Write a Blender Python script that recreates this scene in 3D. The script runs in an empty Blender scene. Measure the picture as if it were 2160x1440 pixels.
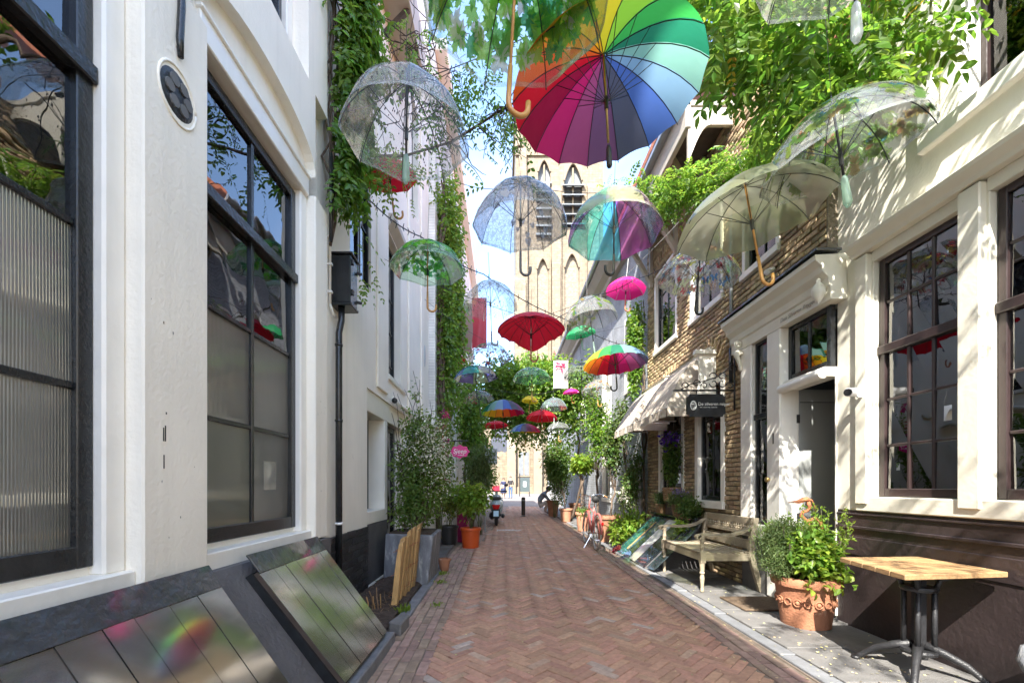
import bpy, bmesh, math, random
import numpy as np
from mathutils import Matrix, Vector, Euler
R_ = math.radians
rnd = random.Random(7)
nr = np.random.default_rng(11)
sc = bpy.context.scene
# ------------------------------------------------------------------ camera, sky, sun, exposure
F, VX, HY, H = 900.0, 1060.0, 1026.0, 1.3          # focal in photo pixels, vanishing point, eye height in metres
cam = bpy.data.cameras.new('camera'); co = bpy.data.objects.new('camera', cam); sc.collection.objects.link(co)
co.location = (0, 0, H); co.rotation_euler = (R_(90), 0, 0)
cam.sensor_width = 36; cam.lens = 36*F/2160; cam.shift_x = 20/2160; cam.shift_y = (HY-720)/2160
cam.clip_start = .05; cam.clip_end = 2000
sc.camera = co
SUN = Vector((.35, 1.0, -1.08)).normalized()       # the way the light travels
w = bpy.data.worlds.new('World'); sc.world = w; w.use_nodes = True
nt = w.node_tree; bg = nt.nodes['Background']
sky = nt.nodes.new('ShaderNodeTexSky'); sky.sky_type = 'NISHITA'; sky.sun_disc = False
sky.sun_elevation = math.asin(-SUN.z); sky.sun_rotation = math.atan2(-SUN.x, -SUN.y)
sky.air_density = 1.0; sky.dust_density = 1.2; sky.ozone_density = 3.0
tcw = nt.nodes.new('ShaderNodeTexCoord'); cn = nt.nodes.new('ShaderNodeTexNoise'); cn.inputs['Scale'].default_value = 2.6; cn.inputs['Detail'].default_value = 8; cn.inputs['Roughness'].default_value = .55
nt.links.new(tcw.outputs['Generated'], cn.inputs['Vector']); cr_ = nt.nodes.new('ShaderNodeMapRange'); nt.links.new(cn.outputs['Fac'], cr_.inputs[0]); cr_.inputs[1].default_value = .48; cr_.inputs[2].default_value = .78; cr_.inputs[3].default_value = .0; cr_.inputs[4].default_value = .5
cm_ = nt.nodes.new('ShaderNodeMixRGB'); cm_.inputs[2].default_value = (2.2, 2.25, 2.35, 1); nt.links.new(cr_.outputs[0], cm_.inputs[0]); nt.links.new(sky.outputs[0], cm_.inputs[1])   # thin broken cloud over the whole sky
nt.links.new(cm_.outputs[0], bg.inputs['Color']); bg.inputs['Strength'].default_value = .105
sl = bpy.data.lights.new('sun', 'SUN'); sl.energy = 2.0; sl.angle = R_(.5); sl.color = (1, .95, .86)
so = bpy.data.objects.new('sun', sl); sc.collection.objects.link(so); so.location = (-8, -20, 30)
so.rotation_euler = SUN.to_track_quat('-Z', 'Y').to_euler()
vs = sc.view_settings; vs.view_transform = 'Standard'; vs.look = 'None'; vs.gamma = 1; vs.use_curve_mapping = False
vs.exposure = 3.15
sc.render.engine = 'CYCLES'
cy = sc.cycles; cy.use_denoising = True; cy.max_bounces = 12; cy.diffuse_bounces = 8; cy.glossy_bounces = 4
cy.transmission_bounces = 6; cy.transparent_max_bounces = 40; cy.caustics_reflective = False; cy.caustics_refractive = False
cy.sample_clamp_indirect = 6
# ------------------------------------------------------------------ helpers
def gz(y): return .01*min(max(y, -15), 35)
def DX(X, px): return X*F/(px-VX)
def Zp(py, D): return H-(py-HY)/F*D
def at(px, py, D): return Vector(((px-VX)/F*D, D, H-(py-HY)/F*D))
def tag(o, label=None, cat=None, group=None, kind=None):
    if label: o['label'] = label
    if cat: o['category'] = cat
    if group: o['group'] = group
    if kind: o['kind'] = kind
    return o
def thing(name, loc, label, cat, group=None, rot=None):
    o = bpy.data.objects.new(name, None); sc.collection.objects.link(o); o.location = loc; o.empty_display_size = .1
    if rot is not None: o.rotation_euler = rot
    return tag(o, label, cat, group)
def link(name, me, parent=None, world=True):
    o = bpy.data.objects.new(name, me); sc.collection.objects.link(o)
    if parent is not None:
        o.parent = parent
        if world:
            p, off = parent, Vector((0, 0, 0))
            while p is not None:
                if p.type == 'EMPTY': off += p.location
                p = p.parent
            if parent.type == 'EMPTY': o.matrix_parent_inverse = Matrix.Translation(-off)
    return o
class MB:
    def __init__(s): s.v = []; s.f = []; s.m = []
    def add(s, vs, fs, mi=0):
        b = len(s.v); s.v += [tuple(p) for p in vs]; s.f += [tuple(i+b for i in f) for f in fs]; s.m += [mi]*len(fs); return s
    def hexa(s, p, mi=0):   # p: 4 bottom (ccw), 4 top
        return s.add(p, [(3,2,1,0),(4,5,6,7),(0,1,5,4),(1,2,6,5),(2,3,7,6),(3,0,4,7)], mi)
    def box(s, x0, x1, y0, y1, z0, z1, mi=0):
        x0, x1 = sorted((x0, x1)); y0, y1 = sorted((y0, y1)); z0, z1 = sorted((z0, z1))
        return s.hexa([(x0,y0,z0),(x1,y0,z0),(x1,y1,z0),(x0,y1,z0),(x0,y0,z1),(x1,y0,z1),(x1,y1,z1),(x0,y1,z1)], mi)
    def bar(s, a, b, w, h, up=(0,0,1), mi=0):
        a, b = Vector(a), Vector(b); d = (b-a).normalized(); sd = d.cross(Vector(up))
        if sd.length < 1e-4: sd = d.cross(Vector((1,0,0)))
        sd.normalize(); u = sd.cross(d); sd *= w/2; u *= h/2
        return s.hexa([a-sd-u, a+sd-u, b+sd-u, b-sd-u, a-sd+u, a+sd+u, b+sd+u, b-sd+u], mi)
    def prism(s, poly, vec, mi=0):
        n = len(poly); v = Vector(vec); p = [Vector(q) for q in poly]
        return s.add(p+[q+v for q in p], [tuple(range(n))[::-1], tuple(range(n, 2*n))]+[(i,(i+1)%n,n+(i+1)%n,n+i) for i in range(n)], mi)
    def tube(s, pts, r, n=8, mi=0, caps=True):
        pts = [Vector(p) for p in pts]; k = len(pts); rs = r if isinstance(r, (list, tuple)) else [r]*k
        vs, fs = [], []; nrm = None
        for i, p in enumerate(pts):
            d = (pts[min(i+1,k-1)]-pts[max(i-1,0)]).normalized()
            if nrm is None:
                nrm = d.cross(Vector((0,0,1)))
                if nrm.length < .05: nrm = d.cross(Vector((1,0,0)))
            else: nrm = nrm-d*nrm.dot(d)
            nrm.normalize(); b = d.cross(nrm)
            for j in range(n):
                a = 2*math.pi*j/n; vs.append(p+(nrm*math.cos(a)+b*math.sin(a))*rs[i])
        for i in range(k-1):
            for j in range(n): fs.append((i*n+j, i*n+(j+1)%n, (i+1)*n+(j+1)%n, (i+1)*n+j))
        if caps: fs += [tuple(range(n))[::-1], tuple(range((k-1)*n, k*n))]
        return s.add(vs, fs, mi)
    def lathe(s, prof, c=(0,0,0), n=24, mi=0, axis=None):
        vs, fs = [], []; k = len(prof); M = axis or Matrix.Identity(3); c = Vector(c)
        for r, z in prof:
            for j in range(n):
                a = 2*math.pi*j/n; vs.append(c+M@Vector((r*math.cos(a), r*math.sin(a), z)))
        for i in range(k-1):
            for j in range(n): fs.append((i*n+j, i*n+(j+1)%n, (i+1)*n+(j+1)%n, (i+1)*n+j))
        fs += [tuple(range(n))[::-1], tuple(range((k-1)*n, k*n))]
        return s.add(vs, fs, mi)
    def mesh(s, name, mats, smooth=False, bevel=0, seg=1):
        me = bpy.data.meshes.new(name); me.from_pydata(s.v, [], s.f)
        for m in (mats if isinstance(mats, (list, tuple)) else [mats]): me.materials.append(m)
        if any(s.m): me.polygons.foreach_set('material_index', s.m)
        if bevel or True:
            bm = bmesh.new(); bm.from_mesh(me)
            if bevel:
                es = [e for e in bm.edges if len(e.link_faces) == 2 and e.calc_face_angle(0) > .5]
                bmesh.ops.bevel(bm, geom=es, offset=bevel, segments=seg, profile=.7, affect='EDGES')
            bmesh.ops.recalc_face_normals(bm, faces=bm.faces)
            bm.to_mesh(me); bm.free()
        if smooth:
            me.polygons.foreach_set('use_smooth', [True]*len(me.polygons))
        return me
    def build(s, name, mats, parent=None, smooth=False, bevel=0, seg=1, world=True):
        return link(name, s.mesh(name, mats, smooth, bevel, seg), parent, world)
def raw(name, V, Fq, mats, parent=None, mi=None, smooth=False, world=True):
    me = bpy.data.meshes.new(name); V = np.asarray(V, np.float32); Fq = np.asarray(Fq, np.int32); nf, k = Fq.shape
    me.vertices.add(len(V)); me.vertices.foreach_set('co', V.ravel())
    me.loops.add(nf*k); me.loops.foreach_set('vertex_index', Fq.ravel())
    me.polygons.add(nf); me.polygons.foreach_set('loop_start', np.arange(0, nf*k, k, dtype=np.int32))
    for m in (mats if isinstance(mats, (list, tuple)) else [mats]): me.materials.append(m)
    if mi is not None: me.polygons.foreach_set('material_index', np.asarray(mi, np.int32))
    me.update(calc_edges=True)
    if smooth: me.polygons.foreach_set('use_smooth', [True]*nf)
    return link(name, me, parent, world)
# ------------------------------------------------------------------ materials
def _n(nt, t, **k):
    n = nt.nodes.new(t)
    for a, b in k.items(): setattr(n, a, b)
    return n
_mc = {}
def mat(name, col, rough=.6, var=.12, scale=6, bump=0, bscale=40, metal=0, spec=.5, isl=0, hue=0, stain=None, stretch=None, coat=0, streak=0):
    if name in _mc: return _mc[name]
    m = bpy.data.materials.new(name); m.use_nodes = True; t = m.node_tree; L = t.links.new
    p = t.nodes['Principled BSDF']; p.inputs['Roughness'].default_value = rough; p.inputs['Metallic'].default_value = metal
    p.inputs['Specular IOR Level'].default_value = spec; p.inputs['Coat Weight'].default_value = coat; p.inputs['Coat IOR'].default_value = 1.5 if coat < 1 else 3.4; p.inputs['Coat Roughness'].default_value = .05 if coat < 1 else .09
    tc = _n(t, 'ShaderNodeTexCoord'); mp = _n(t, 'ShaderNodeMapping'); gp_ = _n(t, 'ShaderNodeNewGeometry'); L(gp_.outputs['Position'], mp.inputs[0])
    if stretch: mp.inputs['Scale'].default_value = stretch
    no = _n(t, 'ShaderNodeTexNoise'); no.inputs['Scale'].default_value = scale; no.inputs['Detail'].default_value = 6
    L(mp.outputs[0], no.inputs['Vector'])
    hs = _n(t, 'ShaderNodeHueSaturation'); hs.inputs['Color'].default_value = (*col, 1)
    mr = _n(t, 'ShaderNodeMapRange'); L(no.outputs['Fac'], mr.inputs[0])
    mr.inputs[1].default_value = .25; mr.inputs[2].default_value = .75; mr.inputs[3].default_value = 1-var; mr.inputs[4].default_value = 1+var
    src = mr.outputs[0]
    if isl or hue:
        g = _n(t, 'ShaderNodeNewGeometry'); oi = _n(t, 'ShaderNodeObjectInfo')
        ad = _n(t, 'ShaderNodeMath', operation='ADD'); L(g.outputs['Random Per Island'], ad.inputs[0]); L(oi.outputs['Random'], ad.inputs[1])
        fr = _n(t, 'ShaderNodeMath', operation='FRACT'); L(ad.outputs[0], fr.inputs[0])
        m2 = _n(t, 'ShaderNodeMapRange'); L(fr.outputs[0], m2.inputs[0]); m2.inputs[3].default_value = 1-isl; m2.inputs[4].default_value = 1+isl
        mu = _n(t, 'ShaderNodeMath', operation='MULTIPLY'); L(src, mu.inputs[0]); L(m2.outputs[0], mu.inputs[1]); src = mu.outputs[0]
        if hue:
            f2 = _n(t, 'ShaderNodeMath', operation='MULTIPLY'); L(fr.outputs[0], f2.inputs[0]); f2.inputs[1].default_value = 7.31
            f3 = _n(t, 'ShaderNodeMath', operation='FRACT'); L(f2.outputs[0], f3.inputs[0])
            m3 = _n(t, 'ShaderNodeMapRange'); L(f3.outputs[0], m3.inputs[0]); m3.inputs[3].default_value = .5-hue; m3.inputs[4].default_value = .5+hue
            L(m3.outputs[0], hs.inputs['Hue'])
            m4 = _n(t, 'ShaderNodeMapRange'); L(f3.outputs[0], m4.inputs[0]); m4.inputs[1].default_value = .9; m4.inputs[2].default_value = 1; m4.inputs[3].default_value = 1; m4.inputs[4].default_value = .5
            if name == 'brown_paving_brick': L(m4.outputs[0], hs.inputs['Saturation'])
    L(src, hs.inputs['Value'])
    out = hs.outputs[0]
    if streak:
        ms_ = _n(t, 'ShaderNodeMapping'); L(gp_.outputs['Position'], ms_.inputs[0]); ms_.inputs['Scale'].default_value = (9, 9, .45)
        n3 = _n(t, 'ShaderNodeTexNoise'); n3.inputs['Scale'].default_value = 1.6; n3.inputs['Detail'].default_value = 7; L(ms_.outputs[0], n3.inputs['Vector'])
        r3 = _n(t, 'ShaderNodeMapRange'); L(n3.outputs['Fac'], r3.inputs[0]); r3.inputs[1].default_value = .5; r3.inputs[2].default_value = .75; r3.inputs[3].default_value = 0; r3.inputs[4].default_value = streak*2.5
        x3 = _n(t, 'ShaderNodeMixRGB'); L(r3.outputs[0], x3.inputs[0]); L(out, x3.inputs[1]); x3.inputs[2].default_value = (.52, .48, .40, 1); out = x3.outputs[0]
    if stain:
        n2 = _n(t, 'ShaderNodeTexNoise'); n2.inputs['Scale'].default_value = stain[1]; n2.inputs['Detail'].default_value = 8; n2.inputs['Roughness'].default_value = .7
        L(mp.outputs[0], n2.inputs['Vector'])
        cr = _n(t, 'ShaderNodeMapRange'); L(n2.outputs['Fac'], cr.inputs[0]); cr.inputs[1].default_value = stain[2]; cr.inputs[2].default_value = stain[2]+.12; cr.clamp = True
        mx = _n(t, 'ShaderNodeMixRGB'); L(cr.outputs[0], mx.inputs[0]); L(out, mx.inputs[1]); mx.inputs[2].default_value = (*stain[0], 1); out = mx.outputs[0]
    L(out, p.inputs['Base Color'])
    if bump:
        nb = _n(t, 'ShaderNodeTexNoise'); nb.inputs['Scale'].default_value = bscale; nb.inputs['Detail'].default_value = 5
        L(mp.outputs[0], nb.inputs['Vector'])
        bp = _n(t, 'ShaderNodeBump'); bp.inputs['Strength'].default_value = bump; bp.inputs['Distance'].default_value = .02
        L(nb.outputs['Fac'], bp.inputs['Height']); L(bp.outputs[0], p.inputs['Normal'])
    _mc[name] = m; return m
def leafmat(name, col, tr=None, hue=.03, gloss=.35):
    if name in _mc: return _mc[name]
    m = bpy.data.materials.new(name); m.use_nodes = True; t = m.node_tree; L = t.links.new
    for n in list(t.nodes): t.nodes.remove(n)
    o = _n(t, 'ShaderNodeOutputMaterial'); tr = tr or (col[0]*2.6+.03, col[1]*2.2+.03, col[2]*.8)
    g = _n(t, 'ShaderNodeNewGeometry'); oi = _n(t, 'ShaderNodeObjectInfo')
    ad = _n(t, 'ShaderNodeMath', operation='ADD'); L(g.outputs['Random Per Island'], ad.inputs[0]); L(oi.outputs['Random'], ad.inputs[1])
    fr = _n(t, 'ShaderNodeMath', operation='FRACT'); L(ad.outputs[0], fr.inputs[0])
    f2 = _n(t, 'ShaderNodeMath', operation='MULTIPLY'); L(fr.outputs[0], f2.inputs[0]); f2.inputs[1].default_value = 9.7
    f3 = _n(t, 'ShaderNodeMath', operation='FRACT'); L(f2.outputs[0], f3.inputs[0])
    cs = []
    for c in (col, tr):
        h = _n(t, 'ShaderNodeHueSaturation'); h.inputs['Color'].default_value = (*c, 1)
        a = _n(t, 'ShaderNodeMapRange'); L(fr.outputs[0], a.inputs[0]); a.inputs[3].default_value = .65; a.inputs[4].default_value = 1.4; L(a.outputs[0], h.inputs['Value'])
        b = _n(t, 'ShaderNodeMapRange'); L(f3.outputs[0], b.inputs[0]); b.inputs[3].default_value = .5-hue; b.inputs[4].default_value = .5+hue*.7; L(b.outputs[0], h.inputs['Hue'])
        cs.append(h)
    d = _n(t, 'ShaderNodeBsdfPrincipled'); L(cs[0].outputs[0], d.inputs['Base Color']); d.inputs['Roughness'].default_value = gloss; d.inputs['Specular IOR Level'].default_value = .4
    q = _n(t, 'ShaderNodeBsdfTranslucent'); L(cs[1].outputs[0], q.inputs['Color'])
    mx = _n(t, 'ShaderNodeMixShader'); mx.inputs[0].default_value = .45; L(d.outputs[0], mx.inputs[1]); L(q.outputs[0], mx.inputs[2]); L(mx.outputs[0], o.inputs[0])
    _mc[name] = m; return m
def fabric(col, tr=.45):
    k = 'fabric_%.2f_%.2f_%.2f' % col
    if k in _mc: return _mc[k]
    m = bpy.data.materials.new(k); m.use_nodes = True; t = m.node_tree; L = t.links.new
    p = t.nodes['Principled BSDF']; o = t.nodes['Material Output']; p.inputs['Base Color'].default_value = (*col, 1); p.inputs['Roughness'].default_value = .55
    q = _n(t, 'ShaderNodeBsdfTranslucent'); q.inputs['Color'].default_value = (*[min(1, c*1.1) for c in col], 1)
    mx = _n(t, 'ShaderNodeMixShader'); mx.inputs[0].default_value = tr; L(p.outputs[0], mx.inputs[1]); L(q.outputs[0], mx.inputs[2]); L(mx.outputs[0], o.inputs[0])
    tc = _n(t, 'ShaderNodeTexCoord'); no = _n(t, 'ShaderNodeTexNoise'); no.inputs['Scale'].default_value = 9; L(tc.outputs['Object'], no.inputs['Vector'])
    bp = _n(t, 'ShaderNodeBump'); bp.inputs['Strength'].default_value = .45; bp.inputs['Distance'].default_value = .03; L(no.outputs['Fac'], bp.inputs['Height']); L(bp.outputs[0], p.inputs['Normal'])
    _mc[k] = m; return m
def pvc(name, tint=(.93,.95,.95), milk=.1, mcol=(.8,.82,.82), lace=None, rough=.08):
    if name in _mc: return _mc[name]
    m = bpy.data.materials.new(name); m.use_nodes = True; t = m.node_tree; L = t.links.new
    p = t.nodes['Principled BSDF']; o = t.nodes['Material Output']; p.inputs['Base Color'].default_value = (*mcol, 1); p.inputs['Roughness'].default_value = rough
    tc = _n(t, 'ShaderNodeTexCoord'); no = _n(t, 'ShaderNodeTexNoise'); no.inputs['Scale'].default_value = 6; no.inputs['Detail'].default_value = 3; L(tc.outputs['Object'], no.inputs['Vector'])
    bp = _n(t, 'ShaderNodeBump'); bp.inputs['Strength'].default_value = .25; bp.inputs['Distance'].default_value = .02; L(no.outputs['Fac'], bp.inputs['Height']); L(bp.outputs[0], p.inputs['Normal'])
    tl = _n(t, 'ShaderNodeBsdfTranslucent'); tl.inputs['Color'].default_value = (*mcol, 1)
    m0 = _n(t, 'ShaderNodeMixShader'); m0.inputs[0].default_value = .45; L(p.outputs[0], m0.inputs[1]); L(tl.outputs[0], m0.inputs[2])
    tr = _n(t, 'ShaderNodeBsdfTransparent'); tr.inputs['Color'].default_value = (*tint, 1)
    fn = _n(t, 'ShaderNodeFresnel'); fn.inputs['IOR'].default_value = 1.5
    wv = _n(t, 'ShaderNodeMapRange'); L(no.outputs['Fac'], wv.inputs[0]); wv.inputs[3].default_value = milk*.6; wv.inputs[4].default_value = milk*1.5; fa = wv.outputs[0]
    if lace:
        vo = _n(t, 'ShaderNodeTexVoronoi', feature='DISTANCE_TO_EDGE'); vo.inputs['Scale'].default_value = lace[0]; L(tc.outputs['Object'], vo.inputs['Vector'])
        wa = _n(t, 'ShaderNodeTexNoise'); wa.inputs['Scale'].default_value = lace[0]*1.2; L(tc.outputs['Object'], wa.inputs['Vector'])
        ls = _n(t, 'ShaderNodeMath', operation='LESS_THAN'); L(vo.outputs['Distance'], ls.inputs[0]); ls.inputs[1].default_value = .06
        l2 = _n(t, 'ShaderNodeMath', operation='GREATER_THAN'); L(wa.outputs['Fac'], l2.inputs[0]); l2.inputs[1].default_value = .57
        mxx = _n(t, 'ShaderNodeMath', operation='MAXIMUM'); L(ls.outputs[0], mxx.inputs[0]); L(l2.outputs[0], mxx.inputs[1])
        sm = _n(t, 'ShaderNodeMath', operation='MULTIPLY_ADD'); L(mxx.outputs[0], sm.inputs[0]); sm.inputs[1].default_value = lace[1]; L(fa, sm.inputs[2]); fa = sm.outputs[0]
        mc2 = _n(t, 'ShaderNodeMixRGB'); L(mxx.outputs[0], mc2.inputs[0]); mc2.inputs[1].default_value = (*mcol, 1); mc2.inputs[2].default_value = (*lace[2], 1)
        L(mc2.outputs[0], p.inputs['Base Color']); L(mc2.outputs[0], tl.inputs['Color'])
    mb = _n(t, 'ShaderNodeMixShader'); L(fa, mb.inputs[0]); L(tr.outputs[0], mb.inputs[1]); L(m0.outputs[0], mb.inputs[2])
    gl = _n(t, 'ShaderNodeBsdfGlossy'); gl.inputs['Roughness'].default_value = rough; L(bp.outputs[0], gl.inputs['Normal'])
    fs = _n(t, 'ShaderNodeMath', operation='MULTIPLY'); L(fn.outputs[0], fs.inputs[0]); fs.inputs[1].default_value = .45
    mx = _n(t, 'ShaderNodeMixShader'); L(fs.outputs[0], mx.inputs[0]); L(mb.outputs[0], mx.inputs[1]); L(gl.outputs[0], mx.inputs[2]); L(mx.outputs[0], o.inputs[0])
    _mc[name] = m; return m
def glass(name, tint=(.8,.84,.83), ior=1.7, rough=.012, wob=.05, wscale=3, reed=0):
    if name in _mc: return _mc[name]
    m = bpy.data.materials.new(name); m.use_nodes = True; t = m.node_tree; L = t.links.new
    for n in list(t.nodes): t.nodes.remove(n)
    o = _n(t, 'ShaderNodeOutputMaterial'); g = _n(t, 'ShaderNodeBsdfGlossy'); g.inputs['Roughness'].default_value = rough
    tc = _n(t, 'ShaderNodeTexCoord'); no = _n(t, 'ShaderNodeTexNoise'); no.inputs['Scale'].default_value = wscale; L(tc.outputs['Object'], no.inputs['Vector'])
    h = no.outputs['Fac']
    bp = _n(t, 'ShaderNodeBump'); bp.inputs['Strength'].default_value = wob; bp.inputs['Distance'].default_value = .05
    if reed:
        sp = _n(t, 'ShaderNodeSeparateXYZ'); L(tc.outputs['Object'], sp.inputs[0])
        mu = _n(t, 'ShaderNodeMath', operation='MULTIPLY'); L(sp.outputs['Y'], mu.inputs[0]); mu.inputs[1].default_value = 2*math.pi/reed
        si = _n(t, 'ShaderNodeMath', operation='SINE'); L(mu.outputs[0], si.inputs[0]); h = si.outputs[0]
        bp.inputs['Distance'].default_value = .0012; bp.inputs['Strength'].default_value = .6
    L(h, bp.inputs['Height']); L(bp.outputs[0], g.inputs['Normal'])
    if reed:
        tr = _n(t, 'ShaderNodeBsdfPrincipled'); tr.inputs['Base Color'].default_value = (*tint, 1); tr.inputs['Roughness'].default_value = .3; L(bp.outputs[0], tr.inputs['Normal'])
    else:
        tr = _n(t, 'ShaderNodeBsdfTransparent'); tr.inputs['Color'].default_value = (*tint, 1)
    fn = _n(t, 'ShaderNodeFresnel'); fn.inputs['IOR'].default_value = ior
    mx = _n(t, 'ShaderNodeMixShader'); L(fn.outputs[0], mx.inputs[0]); L(tr.outputs[0], mx.inputs[1]); L(g.outputs[0], mx.inputs[2]); L(mx.outputs[0], o.inputs[0])
    _mc[name] = m; return m
def brickmat(name, c1, c2, mortar, sc_=1.0, bw=.22, bh=.065, axis='yz', rough=.8, bump=.4, ms=.008):
    if name in _mc: return _mc[name]
    m = bpy.data.materials.new(name); m.use_nodes = True; t = m.node_tree; L = t.links.new; p = t.nodes['Principled BSDF']; p.inputs['Roughness'].default_value = rough
    tc = _n(t, 'ShaderNodeTexCoord'); sp = _n(t, 'ShaderNodeSeparateXYZ'); L(tc.outputs['Object'], sp.inputs[0]); cb = _n(t, 'ShaderNodeCombineXYZ')
    for i, a in enumerate(axis): L(sp.outputs[a.upper()], cb.inputs[i])
    b = _n(t, 'ShaderNodeTexBrick'); L(cb.outputs[0], b.inputs['Vector']); b.inputs['Scale'].default_value = 1; b.inputs['Brick Width'].default_value = bw; b.inputs['Row Height'].default_value = bh
    b.inputs['Mortar Size'].default_value = ms; b.inputs['Color1'].default_value = (*c1, 1); b.inputs['Color2'].default_value = (*c2, 1); b.inputs['Mortar'].default_value = (*mortar, 1)
    no = _n(t, 'ShaderNodeTexNoise'); no.inputs['Scale'].default_value = 2.2; no.inputs['Detail'].default_value = 7; L(tc.outputs['Object'], no.inputs['Vector'])
    mr = _n(t, 'ShaderNodeMapRange'); L(no.outputs['Fac'], mr.inputs[0]); mr.inputs[1].default_value = .3; mr.inputs[2].default_value = .7; mr.inputs[3].default_value = .75; mr.inputs[4].default_value = 1.2
    hs = _n(t, 'ShaderNodeHueSaturation'); L(b.outputs['Color'], hs.inputs['Color']); L(mr.outputs[0], hs.inputs['Value']); L(hs.outputs[0], p.inputs['Base Color'])
    bp = _n(t, 'ShaderNodeBump'); bp.inputs['Strength'].default_value = bump; bp.inputs['Distance'].default_value = .01; bp.invert = True; L(b.outputs['Fac'], bp.inputs['Height']); L(bp.outputs[0], p.inputs['Normal'])
    _mc[name] = m; return m
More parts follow.
